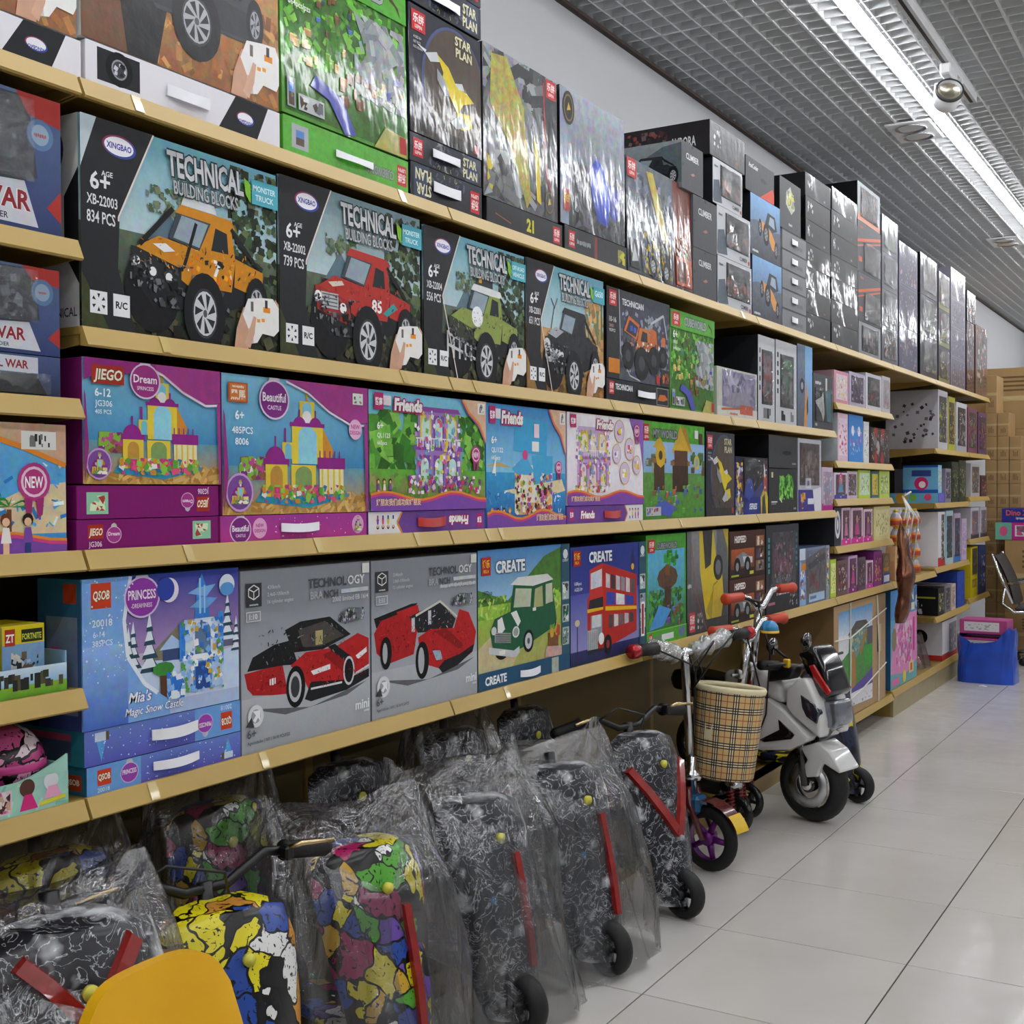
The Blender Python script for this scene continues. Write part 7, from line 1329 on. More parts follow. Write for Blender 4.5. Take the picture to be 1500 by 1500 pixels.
def scooter(loc, rz, mat, lamp, label, bars=True, s=1.0, group='ride-on scooters with printed bodies'):
    e = empty('ride_on_scooter', loc, label, 'scooter', group, rz=rz)
    W_ = [(.035, .055, .105), (.10, .085, .10), (.2, .10, .08), (.3, .118, .05), (.4, .128, .02), (.455, .118, .0), (.475, .07, -.008)]
    rings = []
    for z, w, x in W_:
        rings.append([(x, -w, z), (x+.026, -w*.8, z), (x+.05, -w*.34, z), (x+.058, 0, z), (x+.05, w*.34, z), (x+.026, w*.8, z), (x, w, z), (x-.03, w*.85, z), (x-.045, 0, z), (x-.03, -w*.85, z)])
    MB().loft(rings).build('front_shield', mat, e, math.radians(50), fix=True)
    def fx(y, z):   # front surface
        for (z0, w0, x0), (z1, w1, x1) in zip(W_[:-1], W_[1:]):
            if z0 <= z <= z1:
                k = (z-z0)/(z1-z0); w = w0+(w1-w0)*k; x = x0+(x1-x0)*k; t = min(1, abs(y)/w); return x+.058*(1-t*t*.9)
        return 0
    def bar(pts, wd):
        b = MB(); P = [Vector((fx(y, z)+.004, y, z)) for y, z in pts]; rr = []
        for i, p in enumerate(P):
            d = (P[min(i+1, len(P)-1)]-P[max(i-1, 0)]); n_ = Vector((1, 0, .15)).cross(d).normalized()*wd/2
            rr.append([p-n_+Vector((-.006, 0, 0)), p-n_*.8+Vector((.008, 0, 0)), p+n_*.8+Vector((.008, 0, 0)), p+n_+Vector((-.006, 0, 0))])
        return b.loft(rr)
    if lamp == 'V':
        bar([(-.105, .40), (-.07, .345), (-.035, .285), (0, .225)], .028).build('reflector_arm', REDL, e, fix=True)
        bar([(.105, .40), (.07, .345), (.035, .285), (0, .225)], .028).build('reflector_arm', REDL, e, fix=True)
    elif lamp == 'U':
        for sg in (-1, 1): bar([(sg*.075, .45), (sg*.05, .425), (sg*.025, .395), (0, .365)], .024).build('reflector_arm', REDL, e, fix=True)
    elif lamp == 'I':
        bar([(.035, .37), (.036, .3), (.034, .22), (.03, .14)], .019).build('reflector_strip', REDL, e, fix=True)
    MB().lathe([(0, -.006), (.01, -.005), (.011, .004), (0, .006)], 12, (fx(0, .4)+.002, 0, .405), 'x').build('badge', plain('yellow_badge', '#d6cf4a', .4), e, True)
    tyre(e, (.15, 0, .066), .066, .05, hubmat=BLACKP)
    MB().tube([(.15, -.032, .066), (.11, -.032, .12), (.05, 0, .2)], .009, 8).tube([(.15, .032, .066), (.11, .032, .12), (.05, 0, .2)], .009, 8).build('fork', BLACKP, e, True)
    MB().box((-.3, -.06, .105), (.08, .06, .13), .01).build('deck', mat, e)
    tyre(e, (-.27, 0, .139), .052, .04, hubmat=BLACKP)
    MB().tube([(-.02, 0, .12), (-.045, 0, .45), (-.055, 0, .5)], .014, 10).build('stem', BLACKP, e, True)
    if bars:
        hb = MB().tube([(-.075, -.21, .505), (-.06, -.12, .525), (-.05, -.04, .49), (-.05, .04, .49), (-.06, .12, .525), (-.075, .21, .505)], .009, 8).build('handlebar', BLACKP, e, True)
        for sg in (-1, 1):
            MB().tube([(-.078, sg*.27, .497), (-.076, sg*.26, .5), (-.074, sg*.175, .513), (-.073, sg*.17, .514)], [.012, .0165, .0165, .019], 12).build('grip', RUBBER, e, True)
            MB().box((-.06, min(sg*.15, sg*.168), .505), (-.035, max(sg*.15, sg*.168), .53), .004).build('lever_clamp', BLACKP, e)
            MB().tube([(-.045, sg*.155, .525), (-.025, sg*.175, .535), (-.02, sg*.24, .528)], .005, 6).build('brake_lever', GOLD, e, True)
        MB().tube([(-.035, -.15, .52), (.0, -.1, .56), (.01, 0, .53), (-.03, .03, .48)], .0028, 6).build('cable', BLACKP, e, True)
    e.scale = (s, s, s); return e
def bag(loc, rz, w, d, h, label, seed, lean=.1, flare=.06):
    r = random.Random(seed); ph = [r.uniform(0, 6.3) for _ in range(8)]; m = MB(); nu, nv = 120, 36
    def fn(i, j):
        a = 2*PI*i; c, s_ = math.cos(a), math.sin(a)
        k = j; top = max(0, (k-.72)/.28)
        ww = w*(1+flare*(1-k)*1.6)*(1-.06*k); dd = d*(1+flare*2.2*(1-k))*(1-.93*top**1.4)
        x = dd*math.copysign(abs(c)**.7, c); y = ww*math.copysign(abs(s_)**.75, s_)
        wr = (1-.4*top)*(.022*abs(math.sin(3*a+ph[0]+2.2*k))**.6+.014*abs(math.sin(6*a+ph[1]-3*k))**.7-.02+.008*math.sin(3*a+8*k+ph[2])+.004*math.sin(19*a+ph[3]+11*k*math.sin(a+ph[6])))
        z = h*k+top*(.03*abs(s_)**3-.02*math.cos(2*a+ph[4])**2)+(1-k)**3*.02*math.sin(5*a+ph[5])
        return (x*(1+wr/max(dd, .05))-lean*k, y*(1+wr/max(ww, .05)), max(z, .002))
    m.grid(fn, nu, nv)
    e = empty('plastic_bag', loc, label, 'plastic bag', 'clear bags over the scooters', rz=rz)
    m.build('bag_film', BAG, e, True)
    return e
HX = -.30
scooter((.075, 3.08, 0), HX, WEB, 'V', 'unwrapped black web-print scooter with red V reflector beside the basket scooter')
scooter((.075, 2.63, 0), HX, WEB, 'I', 'black web-print scooter with a red strip in the farther clear bag', False)
bag((.085, 2.65, 0), HX, .2, .15, .53, 'clear plastic bag over the scooter farthest along the bagged row', 3)
scooter((.06, 2.25, 0), HX, WEB, 'I', 'black web-print scooter with a red strip in the middle clear bag', False)
bag((.07, 2.26, 0), HX, .19, .15, .55, 'clear plastic bag over the scooter in the middle of the bagged row', 5)
scooter((.05, 1.86, 0), HX, GRAF, 'I', 'scooter with colourful graffiti print in a loose clear bag', False)
bag((.055, 1.87, 0), HX, .19, .15, .545, 'loose clear plastic bag over the graffiti scooter', 8)
scooter((.07, 1.46, 0), HX+.05, GRAFY, None, 'unwrapped scooter with yellow skull print and black handlebar behind the yellow chair')
scooter((.045, 1.17, 0), HX, WEB, 'U', 'black scooter with red V reflector in the nearest clear bag', False, 1.12)
bag((.055, 1.14, 0), HX, .2, .16, .58, 'clear plastic bag over the scooter nearest the camera', 12)
BK = [(1.33, GRAFY, 'scooter with yellow print deepest in shadow at the left of the rear row'), (1.72, GRAF, 'bagged graffiti scooter second in the rear row under the shelf'),
      (2.12, WEB, 'dark web-print scooter third in the rear row under the shelf'), (2.55, WEB, 'dark web-print scooter fourth in the rear row under the shelf'), (2.9, WEB, 'dark web-print scooter fifth in the rear row under the shelf')]
for i, (y, m_, lab) in enumerate(BK):
    scooter((-.2, y, .086), -.1, m_, None, lab, False, .98, 'rear row of scooters under the shelf').scale = (.62, .98, .98)
    if i in (0, 1, 3): bag((-.19, y, .087), -.1, .15, .085, .52, ('clear bag over the scooter deepest in shadow', 'clear bag over the rear graffiti scooter', '', 'clear bag over the fourth rear scooter')[i], 20+i, .03, .02)

# scooter with purple wheels, basket and wrapped handlebar
def basket_mat():
    m, t, b, N = nt('tartan_cloth'); L = t.links.new
    tc = N('ShaderNodeTexCoord'); sx = N('ShaderNodeSeparateXYZ'); L(tc.outputs['Object'], sx.inputs[0])
    at = N('ShaderNodeMath'); at.operation = 'ARCTAN2'; L(sx.outputs['Y'], at.inputs[0]); L(sx.outputs['X'], at.inputs[1])
    a1 = N('ShaderNodeMath'); a1.operation = 'MULTIPLY'; a1.inputs[1].default_value = .105; L(at.outputs[0], a1.inputs[0])
    def lines(src, period, offs, width):
        md = N('ShaderNodeMath'); md.operation = 'MULTIPLY_ADD'; md.inputs[1].default_value = 1/period; md.inputs[2].default_value = 40.5; L(src, md.inputs[0])
        fr = N('ShaderNodeMath'); fr.operation = 'FRACT'; L(md.outputs[0], fr.inputs[0]); last = None
        for o in offs:
            cp = N('ShaderNodeMath'); cp.operation = 'COMPARE'; cp.inputs[1].default_value = o; cp.inputs[2].default_value = width; L(fr.outputs[0], cp.inputs[0])
            if last is None: last = cp
            else:
                mx = N('ShaderNodeMath'); mx.operation = 'MAXIMUM'; L(last.outputs[0], mx.inputs[0]); L(cp.outputs[0], mx.inputs[1]); last = mx
        return last.outputs[0]
    def mix(fac, a, col):
        mx = N('ShaderNodeMix'); mx.data_type = 'RGBA'; L(fac, mx.inputs[0])
        if isinstance(a, tuple): mx.inputs[6].default_value = a
        else: L(a, mx.inputs[6])
        mx.inputs[7].default_value = srgb(col)+(1,); return mx.outputs[2]
    P_ = .054; c = srgb('#cfae74')+(1,)
    c = mix(lines(a1.outputs[0], P_, (.5,), .16), c, '#dccda4'); c = mix(lines(sx.outputs['Z'], P_, (.5,), .16), c, '#dccda4')
    c = mix(lines(a1.outputs[0], P_, (.0, 1.0), .025), c, '#b0583a'); c = mix(lines(sx.outputs['Z'], P_, (.0, 1.0), .025), c, '#b0583a')
    c = mix(lines(a1.outputs[0], P_, (.36, .5, .64), .032), c, '#26242a'); c = mix(lines(sx.outputs['Z'], P_, (.36, .5, .64), .032), c, '#26242a')
    L(c, b.inputs['Base Color']); b.inputs['Roughness'].default_value = .75; return m
TARTAN = basket_mat(); CREAM = plain('cream_binding', '#ddd2ac', .7)
PURP = plain('purple_anodised', '#6a1e78', .3, metal=.4); MAROON = plain('maroon_fender', '#5a1a20', .25, coat=.6); YELF = plain('yellow_plastic', '#dcb41c', .35)
be = empty('basket_scooter', (.125, 3.45, 0), 'kids scooter with purple spoked wheel and wrapped white handlebar', 'scooter', rz=-.2)
tyre(be, (0, 0, .1), .1, .036, hubmat=PURP, spokes=5)
MB().grid(lambda i, j: (.118*math.cos(.45+1.9*i)*(1), -.03+.06*j, .1+.118*math.sin(.45+1.9*i)), 14, 3).build('mudguard', MAROON, be, True)
MB().grid(lambda i, j: (.115*math.cos(.35+.5*i)+.012, -.032+.064*j, .1+.115*math.sin(.35+.5*i)), 8, 3).build('mudguard_tip', YELF, be, True)
MB().box((-.09, -.03, .17), (-.02, .03, .225), .01).build('fork_block', plain('blue_block', '#1f5a84', .4), be)
MB().tube([(0, -.032, .1), (-.05, -.032, .2), (-.06, -.02, .25)], .01, 8).tube([(0, .032, .1), (-.05, .032, .2), (-.06, .02, .25)], .01, 8).build('fork', MAROON, be, True)
MB().tube([(-.06, 0, .22), (-.085, 0, .62), (-.09, 0, .67)], .014, 10).build('stem', CHROME, be, True)
MB().lathe([(0, .27), (.03, .27), (.032, .29), (.016, .3), (.016, .34), (0, .34)], 14, (-.062, 0, 0)).build('headset', CHROME, be, True)
MB().box((-.3, -.05, .165), (-.04, .05, .19), .01).build('deck', BLACKP, be); tyre(be, (-.36, 0, .188), .1, .036, hubmat=PURP)
MB().tube([(-.05, -.3, .69), (-.06, -.18, .685), (-.09, -.06, .655), (-.09, .06, .655), (-.06, .18, .685), (-.05, .3, .69)], .012, 10).build('handlebar', CHROME, be, True)
WRAP = film_mat('white_bubble_wrap', gloss=.3, rough=.2, bump=.8, bscale=30, haze=.6, hazecol='#d5d8da')
for sg in (-1, 1):
    w = MB(); rr = []
    for k in range(9):
        t = k/8; y = sg*(.05+.15*t); z = .655+.035*t; rr.append((-.09+.03*t, y, z))
    w.tube(rr, [.02+.008*math.sin(k*2.3+sg)**2+.006*(k % 2) for k in range(9)], 12).build('wrapping', WRAP, be, True)
    g = MB().tube([(-.052, sg*.2, .69), (-.05, sg*.29, .692)], [.019, .018], 12).build('grip', RUBBER, be, True)
    MB().lathe([(0, 0), (.014, 0), (.021, sg*.004), (.021, sg*.03), (.016, sg*.036), (0, sg*.038)], 14, (-.05, sg*.29, .692), 'y').build('bar_end', plain('red_chrome', '#a82a34', .2, metal=.6), g, True)
MB().tube([(-.04, -.2, .685), (.02, -.12, .64), (.03, -.02, .7), (-.02, .06, .69), (-.06, .02, .6), (-.06, .0, .3)], .003, 6).tube([(-.04, .2, .685), (.03, .1, .72), (.03, 0, .66), (-.04, -.03, .55)], .003, 6).build('brake_cable', BLACKP, be, True)
bk = empty('basket', (.125, 3.565, .262), 'beige tartan cloth basket hanging from the scooter handlebar', 'basket'); bk.rotation_euler = (-.10, .06, 0)
MB().lathe([(0, .006), (.088, .0), (.094, .01), (.1, .12), (.106, .262), (.108, .275)], 40).build('basket_wall', TARTAN, bk, True)
MB().lathe([(.102, .272), (.097, .12), (.09, .014), (0, .012)], 32).build('lining', plain('beige_lining', '#b0a47c', .8), bk, True)
MB().lathe([(.109, .268), (.111, .278), (.107, .286), (.102, .278), (.104, .268), (.109, .268)], 40).build('rim_binding', CREAM, bk, True)
for a in (2.0, 2.9): MB().box((-.101*1, -.014, .12), (-.097, .014, .272)).build('inner_tab', CREAM, bk).rotation_euler = (0, 0, a-PI/2)
MB().tube([(-.1, -.03, .27), (-.115, -.03, .32), (-.135, -.025, .36)], .003, 6).tube([(-.1, .03, .27), (-.115, .03, .32), (-.135, .025, .36)], .003, 6).build('hanger', BLACKP, bk, True)
# kick scooters with red grips
def kick(loc, rz, hgt, label, bell):
    e = empty('kick_scooter', loc, label, 'scooter', 'kick scooters with red grips', rz=rz)
    tyre(e, (0, 0, .062), .062, .03, mat=plain('smoky_wheel', '#17181b', .2), hubmat=plain('dark_hub', '#2a2c30', .4))
    for sg in (-1, 1):
        MB().tube([(0, sg*.026, .062), (-.01, sg*.026, .16)], .008, 8).build('fork_leg', BLACKP, e, True)
        pts = [(-.004+.012*math.cos(k*1.2)-.0008*k/4, sg*.026+.012*math.sin(k*1.2), .075+.0022*k) for k in range(34)]
        MB().tube(pts, .003, 5).build('spring', plain('red_spring', '#8a2420', .35), e, True)
    MB().lathe([(.0, .15), (.03, .15), (.034, .165), (.018, .18), (.018, .2), (0, .2)], 14, (-.012, 0, 0)).build('fork_crown', CHROME, e, True)
    MB().tube([(-.012, 0, .19), (.005, 0, .44)], .019, 12).build('lower_tube', plain('pink_white_tube', '#cdb2b2', .35), e, True)
    MB().box((-.02, -.024, .3), (.024, .024, .36), .008).build('fold_block', plain('red_block', '#a82424', .35), e); MB().box((-.016, -.022, .42), (.026, .022, .46), .008).build('collar', MATS['red_block'], e)
    MB().tube([(.005, 0, .44), (.045, 0, hgt-.05)], .013, 12).build('stem', CHROME, e, True)
    MB().lathe([(.014, 0), (.02, .004), (.02, .03), (.014, .034)], 12, (.014, 0, .52)).tube([(.014, -.02, .535), (.014, -.05, .537)], .005, 6).build('clamp', ALU, e, True)
    MB().tube([(.05, -.13, hgt), (.05, -.07, hgt-.012), (.046, -.02, hgt-.045), (.046, .02, hgt-.045), (.05, .07, hgt+.01), (.05, .13, hgt+.014)], .0115, 10).build('handlebar', CHROME, e, True)
    for sg, dz in ((-1, -.002), (1, .012)):
        MB().tube([(.05, sg*.215, hgt+dz-.002), (.05, sg*.208, hgt+dz-.002), (.05, sg*.195, hgt+dz), (.05, sg*.115, hgt+dz)], [.015, .021, .0165, .0165], 12).build('grip', ORNG, e, True)
    MB().tube([(.06, -.11, hgt-.006), (.085, -.06, hgt-.02), (.06, -.02, hgt-.04)], .006, 6).build('brake_lever', BLACKP, e, True)
    MB().tube([(.06, -.03, hgt-.03), (.09, .0, hgt-.2), (.06, .02, hgt-.42), (.01, .02, .25), (-.01, .03, .12)], .003, 6).build('brake_cable', BLACKP, e, True)
    MB().box((-.36, -.05, .125), (-.03, .05, .145), .008).build('deck', BLACKP, e)
    MB().tube([(-.06, 0, .135), (-.012, 0, .24)], .016, 10).build('neck', BLACKP, e, True); tyre(e, (-.36, 0, .148), .06, .03, hubmat=MATS['dark_hub'])
    if bell:
        b = MB().lathe([(0, .034), (.016, .03), (.027, .016), (.03, 0), (0, 0)], 18, (.075, .085, hgt-.02)).build('bell', plain('blue_bell', '#2a86c4', .25, coat=.5), e, True)
        MB().lathe([(.0305, -.008), (.0305, .0), (0, 0), (0, -.008)], 18, (.075, .085, hgt-.02)).build('bell_base', YELF, b, True)
kick((.05, 3.89, 0), -.24, .70, 'nearer kick scooter with red grips and coil springs, bell on its handlebar', True)
kick((.02, 4.08, 0), -.24, .79, 'taller kick scooter with orange-red grips behind the first', False)
# white electric motorbike (X-Z outlines extruded over its width)
WHT = plain('white_gloss_fairing', '#d9d9d8', .18, var=.02, coat=.6); BLKG = plain('black_gloss_fairing', '#0d0d10', .12, coat=.8); REDG = plain('red_gloss_trim', '#b8201f', .2, coat=.6)
SMK = plain('smoked_lens', '#2a2c38', .08, coat=1); CLR = plain('clear_headlight', '#8a8d98', .08, metal=.6, coat=1)
mo = empty('toy_motorbike', (0, 4.16, 0), 'white kids electric motorbike with red and black windscreen', 'motorbike', rz=-.28); mo.location = (.23-.23*math.cos(.28), 4.16+.23*math.sin(.28), 0)
def slab(poly, y0, y1, mat, name, parent=None, bev=.012):
    me = MB().prism(poly, 'y', y0, y1).mesh(name); bm = bmesh.new(); bm.from_mesh(me); bmesh.ops.recalc_face_normals(bm, faces=bm.faces)
    bmesh.ops.bevel(bm, geom=[e_ for e_ in bm.edges], offset=bev, segments=2, profile=.6, affect='EDGES', clamp_overlap=True); bm.to_mesh(me); bm.free()
    for p in me.polygons: p.use_smooth = True
    me.materials.append(mat); o = link(bpy.data.objects.new(name, me), parent or mo); return o
wh = tyre(mo, (.23, 0, .132), .132, .085, hubmat=BLKG, spokes=0)
MB().lathe([(.045, 0), (.078, 0), (.078, .004), (.045, .004), (.045, 0)], 30, (.23, -.042, .132), 'y').build('brake_disc', ALU, wh, True); MB().lathe([(0, -.016), (.012, -.016), (.018, -.008), (.018, 0), (0, 0)], 16, (.23, -.042, .132), 'y').build('axle_cap', WHT, wh, True)
for sg in (-1, 1): MB().tube([(.23, sg*.05, .132), (.19, sg*.05, .34)], .017, 10).build('fork_leg', BLKG, mo, True)
slab([(.21, .262), (.28, .29), (.33, .262), (.375, .205), (.365, .195), (.30, .222), (.28, .17), (.222, .158), (.218, .19), (.24, .222)], -.058, .058, WHT, 'mudguard')
for sg in (-1, 1):
    a, b_ = sorted((sg*.05, sg*.105))
    s_ = slab([(-.05, .25), (.05, .245), (.10, .423), (.163, .393), (.274, .31), (.263, .294), (.201, .259), (.084, .24)], a, b_, WHT, 'side_fairing'); aa, bb = sorted((sg*.1, sg*.109)); slab([(.079, .277), (.161, .323), (.157, .358), (.223, .314), (.21, .297), (.097, .27)], aa, bb, BLKG, 'side_vent', s_, .002)
    a, b_ = sorted((sg*.03, sg*.095)); f_ = slab([(.178, .461), (.225, .506), (.262, .509), (.30, .434), (.318, .362), (.312, .31), (.207, .374), (.178, .404)], a, b_, WHT, 'front_fairing'); aa, bb = sorted((sg*.07, sg*.1)); slab([(.24, .452), (.295, .426), (.312, .40), (.305, .36), (.263, .38), (.247, .408)], aa, bb, SMK, 'indicator_lens', f_, .004)
slab([(.285, .43), (.352, .44), (.358, .36), (.34, .339), (.30, .34)], -.05, .05, CLR, 'headlight', None, .014)
slab([(.202, .585), (.224, .604), (.26, .619), (.282, .598), (.312, .548), (.345, .463), (.321, .444), (.286, .446), (.251, .5)], -.062, .062, BLKG, 'windscreen', None, .016)
for sg in (-1, 1):
    a, b_ = sorted((sg*.05, sg*.068)); slab([(.252, .55), (.272, .556), (.338, .47), (.325, .455), (.275, .505)], a, b_, REDG, 'red_stripe', None, .004)
slab([(-.1, .50), (.06, .52), (.1, .51), (.15, .466), (.155, .405), (.1, .42), (-.1, .42)], -.08, .08, WHT, 'tank', None, .025)
slab([(-.36, .44), (-.34, .48), (-.1, .46), (-.06, .5), (-.06, .4), (-.34, .4)], -.075, .075, BLACKP, 'seat', None, .02)
slab([(-.05, .26), (.2, .27), (.2, .44), (.0, .44), (-.3, .42), (-.3, .38), (-.1, .36)], -.05, .05, BLKG, 'frame', None, .01)
MB().tube([(.16, -.21, .555), (.16, -.1, .545), (.18, 0, .53), (.16, .1, .545), (.16, .21, .555)], .011, 10).build('handlebar', BLACKP, mo, True)
for sg in (-1, 1):
    MB().tube([(.16, sg*.12, .547), (.16, sg*.215, .557)], .017, 12).build('grip', RUBBER, mo, True); MB().tube([(.175, sg*.1, .55), (.2, sg*.13, .556), (.2, sg*.23, .562)], .005, 6).build('brake_lever', BLACKP, mo, True); MB().box((.175, sg*.1-.008, .54), (.2, sg*.1+.008, .57), .004).build('indicator', YELF, mo)
    MB().tube([(.18, sg*.07, .56), (.14, sg*.1, .6)], .005, 6).build('mirror_stalk', BLACKP, mo, True); MB().lathe([(0, -.012), (.022, -.01), (.03, .004), (0, .01)], 16, (.13, sg*.105, .61), 'x').build('mirror', BLKG, mo, True)
slab([(.1, .48), (.2, .5), (.22, .545), (.12, .545)], -.1, -.04, BLACKP, 'switch_box', None, .01)
tyre(mo, (-.26, 0, .2), .114, .07, hubmat=BLKG, spokes=5); MB().box((-.28, -.045, .2), (-.02, -.035, .29), .004).build('swing_arm', BLKG, mo)
# dark blue scooter behind the motorbike
scooter((.15, 4.53, 0), HX, graf_mat('navy_yellow_print', ['#1f2644', '#d8cc1e', '#1f2644', '#24263a', '#33343c', '#1f2644'], 14), None, 'navy and yellow print scooter standing behind the white motorbike', False)
# yellow plastic chair
CH = plain('yellow_chair_plastic', '#e3ab10', .35, var=.02)
ch = empty('kids_chair', (.385, 1.11, 0), 'bright yellow plastic kids chair at the bottom left', 'chair', rz=.0)
def backr(i, j):
    y = -.14+.28*i; z = .27+.265*j; ed = (abs(i-.5)*2)
    z -= .06*ed**5*j; y *= (1-.1*j); return (-.03-.07*j+.02*ed**2, y, z)
m = MB(); N_ = 16
fr = [[Vector(backr(i/N_, j/N_)) for i in range(N_+1)] for j in range(N_+1)]
m.grid(lambda i, j: backr(i, j), N_, N_); m.grid(lambda i, j: Vector(backr(1-i, j))-Vector((.018, 0, 0)), N_, N_)
m.grid(lambda i, j: Vector(backr(i, 1))-Vector((.018*j, 0, 0)), N_, 1); m.grid(lambda i, j: Vector(backr(0, 1-i))-Vector((.018*(1-j), 0, 0)), N_, 1); m.grid(lambda i, j: Vector(backr(1, i))-Vector((.018*(1-j), 0, 0)), N_, 1)
m.build('backrest', CH, ch, True, fix=True)
MB().box((-.05, -.15, .255), (.24, .15, .28), .012).build('seat', CH, ch)
for sx_ in (-.02, .21):
    for sy_ in (-.12, .12): MB().tube([(sx_, sy_, .258), (sx_*1.15, sy_*1.12, .0)], [.018, .014], 10).build('leg', CH, ch, True)

# ------------------------------------------------------------------ small things, far end
CARD = plain('brown_cardboard', '#a8885a', .85, var=.06, scale=9)
CARDT = plain('clear_packing_tape', '#c2ab7c', .25)
INK = plain('faded_print_ink', '#6a5334', .9)
def carton(y0, y1, x0, x1, z0, z1, label, marks=True, seed=1, group='brown cartons at the far end'):
    e = empty('carton', ((x0+x1)/2, (y0+y1)/2, z0+.0005), label, 'carton', group)
    w, d, h = x1-x0-.002, y1-y0-.002, z1-z0-.001
    MB().box((-w/2, -d/2, 0), (w/2, d/2, h), .003).build('carton_body', CARD, e)
    MB().box((-w/2-.0006, -d/2-.0008, h*.46), (w/2+.0006, -d/2+.0002, h*.54)).build('tape', CARDT, e)
    if marks:
        r = random.Random(seed); b = MB()
        for k in range(4):
            if w > .16: b.box((-w*.3, -d/2-.0007, h*(.62+.07*k)), (-w*.3+w*r.uniform(.3, .55), -d/2, h*(.65+.07*k)))
            else: b.box((-w*.2+w*.12*k, -d/2-.0007, h*.15), (-w*.15+w*.12*k, -d/2, h*r.uniform(.3, .42)))
        b.build('printed_marks', INK, e)
    return e
RN = ('bottom', 'second', 'third', 'fourth', 'fifth', 'sixth', 'seventh', 'eighth', 'ninth', 'tenth', 'top'); CN = ('left', 'middle', 'right')
for c in range(3):
    for r_ in range(10 if c < 2 else 9):
        carton(9.3, 9.58, -.09+c*.082, -.09+(c+1)*.082-.002, .17*r_, .17*(r_+1), '%s small carton from the floor in the %s column beside the shelving' % (RN[r_], CN[c]), seed=r_*3+c)
carton(9.3, 9.58, -.09, -.01, 1.7, 1.97, 'single tall carton on top of the left carton column', seed=40)
for i, (z0, z1) in enumerate(((0, .55), (.55, 1.1), (1.1, 1.6), (1.6, 2.06))):
    carton(9.75, 10.3, -.3 if i == 3 else -.1, .7, z0, z1, ('lowest', 'second', 'third', 'uppermost')[i]+' big carton in the back stack behind the small cartons', seed=50+i)
carton(9.0, 9.28, .09, .66, 0, .3, 'low wide carton on the floor behind the office chair', seed=60); carton(9.0, 9.28, .09, .66, .3, .80, 'large plain carton carrying the pink box', seed=61)
def flatbox(x0, x1, z0, z1, y0, art, lab, body, sidec):
    e = empty('toy_box', ((x0+x1)/2, y0, z0+.0006), lab, 'toy box', 'boxes on the large carton'); w, h = x1-x0, z1-z0-.001
    MB().box((-w/2, 0, 0), (w/2, .27, h), .0015, cols=[colr(body)]*6).build('carton_body', PRINT, e)
    p = Panel(w, h); art(p); p.build('front_print', PRINT, e, (-w/2, 0, 0), (1, 0, 0), (0, 0, 1), (0, -1, 0))
flatbox(.03, .56, .801, .921, 9.0, lambda p: (p.rect(0, 0, 1, 1, '#c0308c', .03), p.rect(0, 0, .2, 1, '#6fb49c', .05), p.circ(.1, .5, .05, '#d95a8c', .3, 12), p.rect(.24, .2, .42, .84, '#dfdce2'), p.specks(.26, .25, .4, .8, 10, .02, ['#5aa0b4', '#c95a7a', '#6a6470'], 3), p.rect(.48, .2, .66, .84, '#dfdce2'), p.specks(.5, .25, .64, .8, 10, .02, ['#5aa0b4', '#c95a7a'], 4)), 'magenta and mint box with white pictures lying on the large carton', '#c0308c', '#6fb49c')
flatbox(.07, .53, .922, 1.018, 9.01, lambda p: (p.rect(0, 0, 1, 1, '#2f3490', .05), p.text('Dino Xhow', .06, .5, .4, '#d9603a', bold=.03, maxw=.5), p.text('Let us play', .2, .18, .2, '#d9d9e6', maxw=.3)), 'dark blue box with orange lettering on top of the magenta box', '#2f3490', '#24286c')
# office chair
MESH = plain('dark_grey_mesh', '#3a3836', .75, var=.2, scale=90)
oc = empty('office_chair', (.325, 8.67, 0), 'black mesh office chair with chrome arms at the far end', 'chair', rz=0); oc.scale = (.92, .92, .92)
MB().grid(lambda i, j: (-.10-.13*j+.02*math.sin(PI*j), -.2+.4*i, .43+.35*j), 6, 10).grid(lambda i, j: (-.112-.13*j+.02*math.sin(PI*j), -.2+.4*(1-i), .43+.35*j), 6, 10).build('backrest', MESH, oc, True)
MB().box((-.1, -.2, .385), (.3, .2, .42), .015).build('seat', MESH, oc)
for s in (-1, 1):
    MB().tube([(-.25, s*.215, .79), (-.18, s*.215, .6), (-.11, s*.215, .44)], .012, 8).build('back_rail', CHROME, oc, True)
    MB().tube([(-.14, s*.225, .58), (-.02, s*.23, .6), (.2, s*.23, .6), (.26, s*.23, .56), (.24, s*.23, .42), (.1, s*.22, .38), (-.1, s*.22, .38), (-.18, s*.22, .44), (-.16, s*.225, .55)], .011, 8).build('armrest', CHROME, oc, True)
MB().tube([(.1, 0, .38), (.1, 0, .1)], .025, 12).build('gas_column', CHROME, oc, True)
for k in range(5):
    a = 2*PI*k/5+.3; MB().tube([(.1, 0, .1), (.1+.24*math.cos(a), .24*math.sin(a), .065)], [.02, .014], 8).build('base_spoke', CHROME, oc, True)
    MB().lathe([(0, -.012), (.028, -.012), (.028, .012), (0, .012)], 14, (.1+.24*math.cos(a), .24*math.sin(a), .029), 'y').build('castor', BLACKP, oc, True)
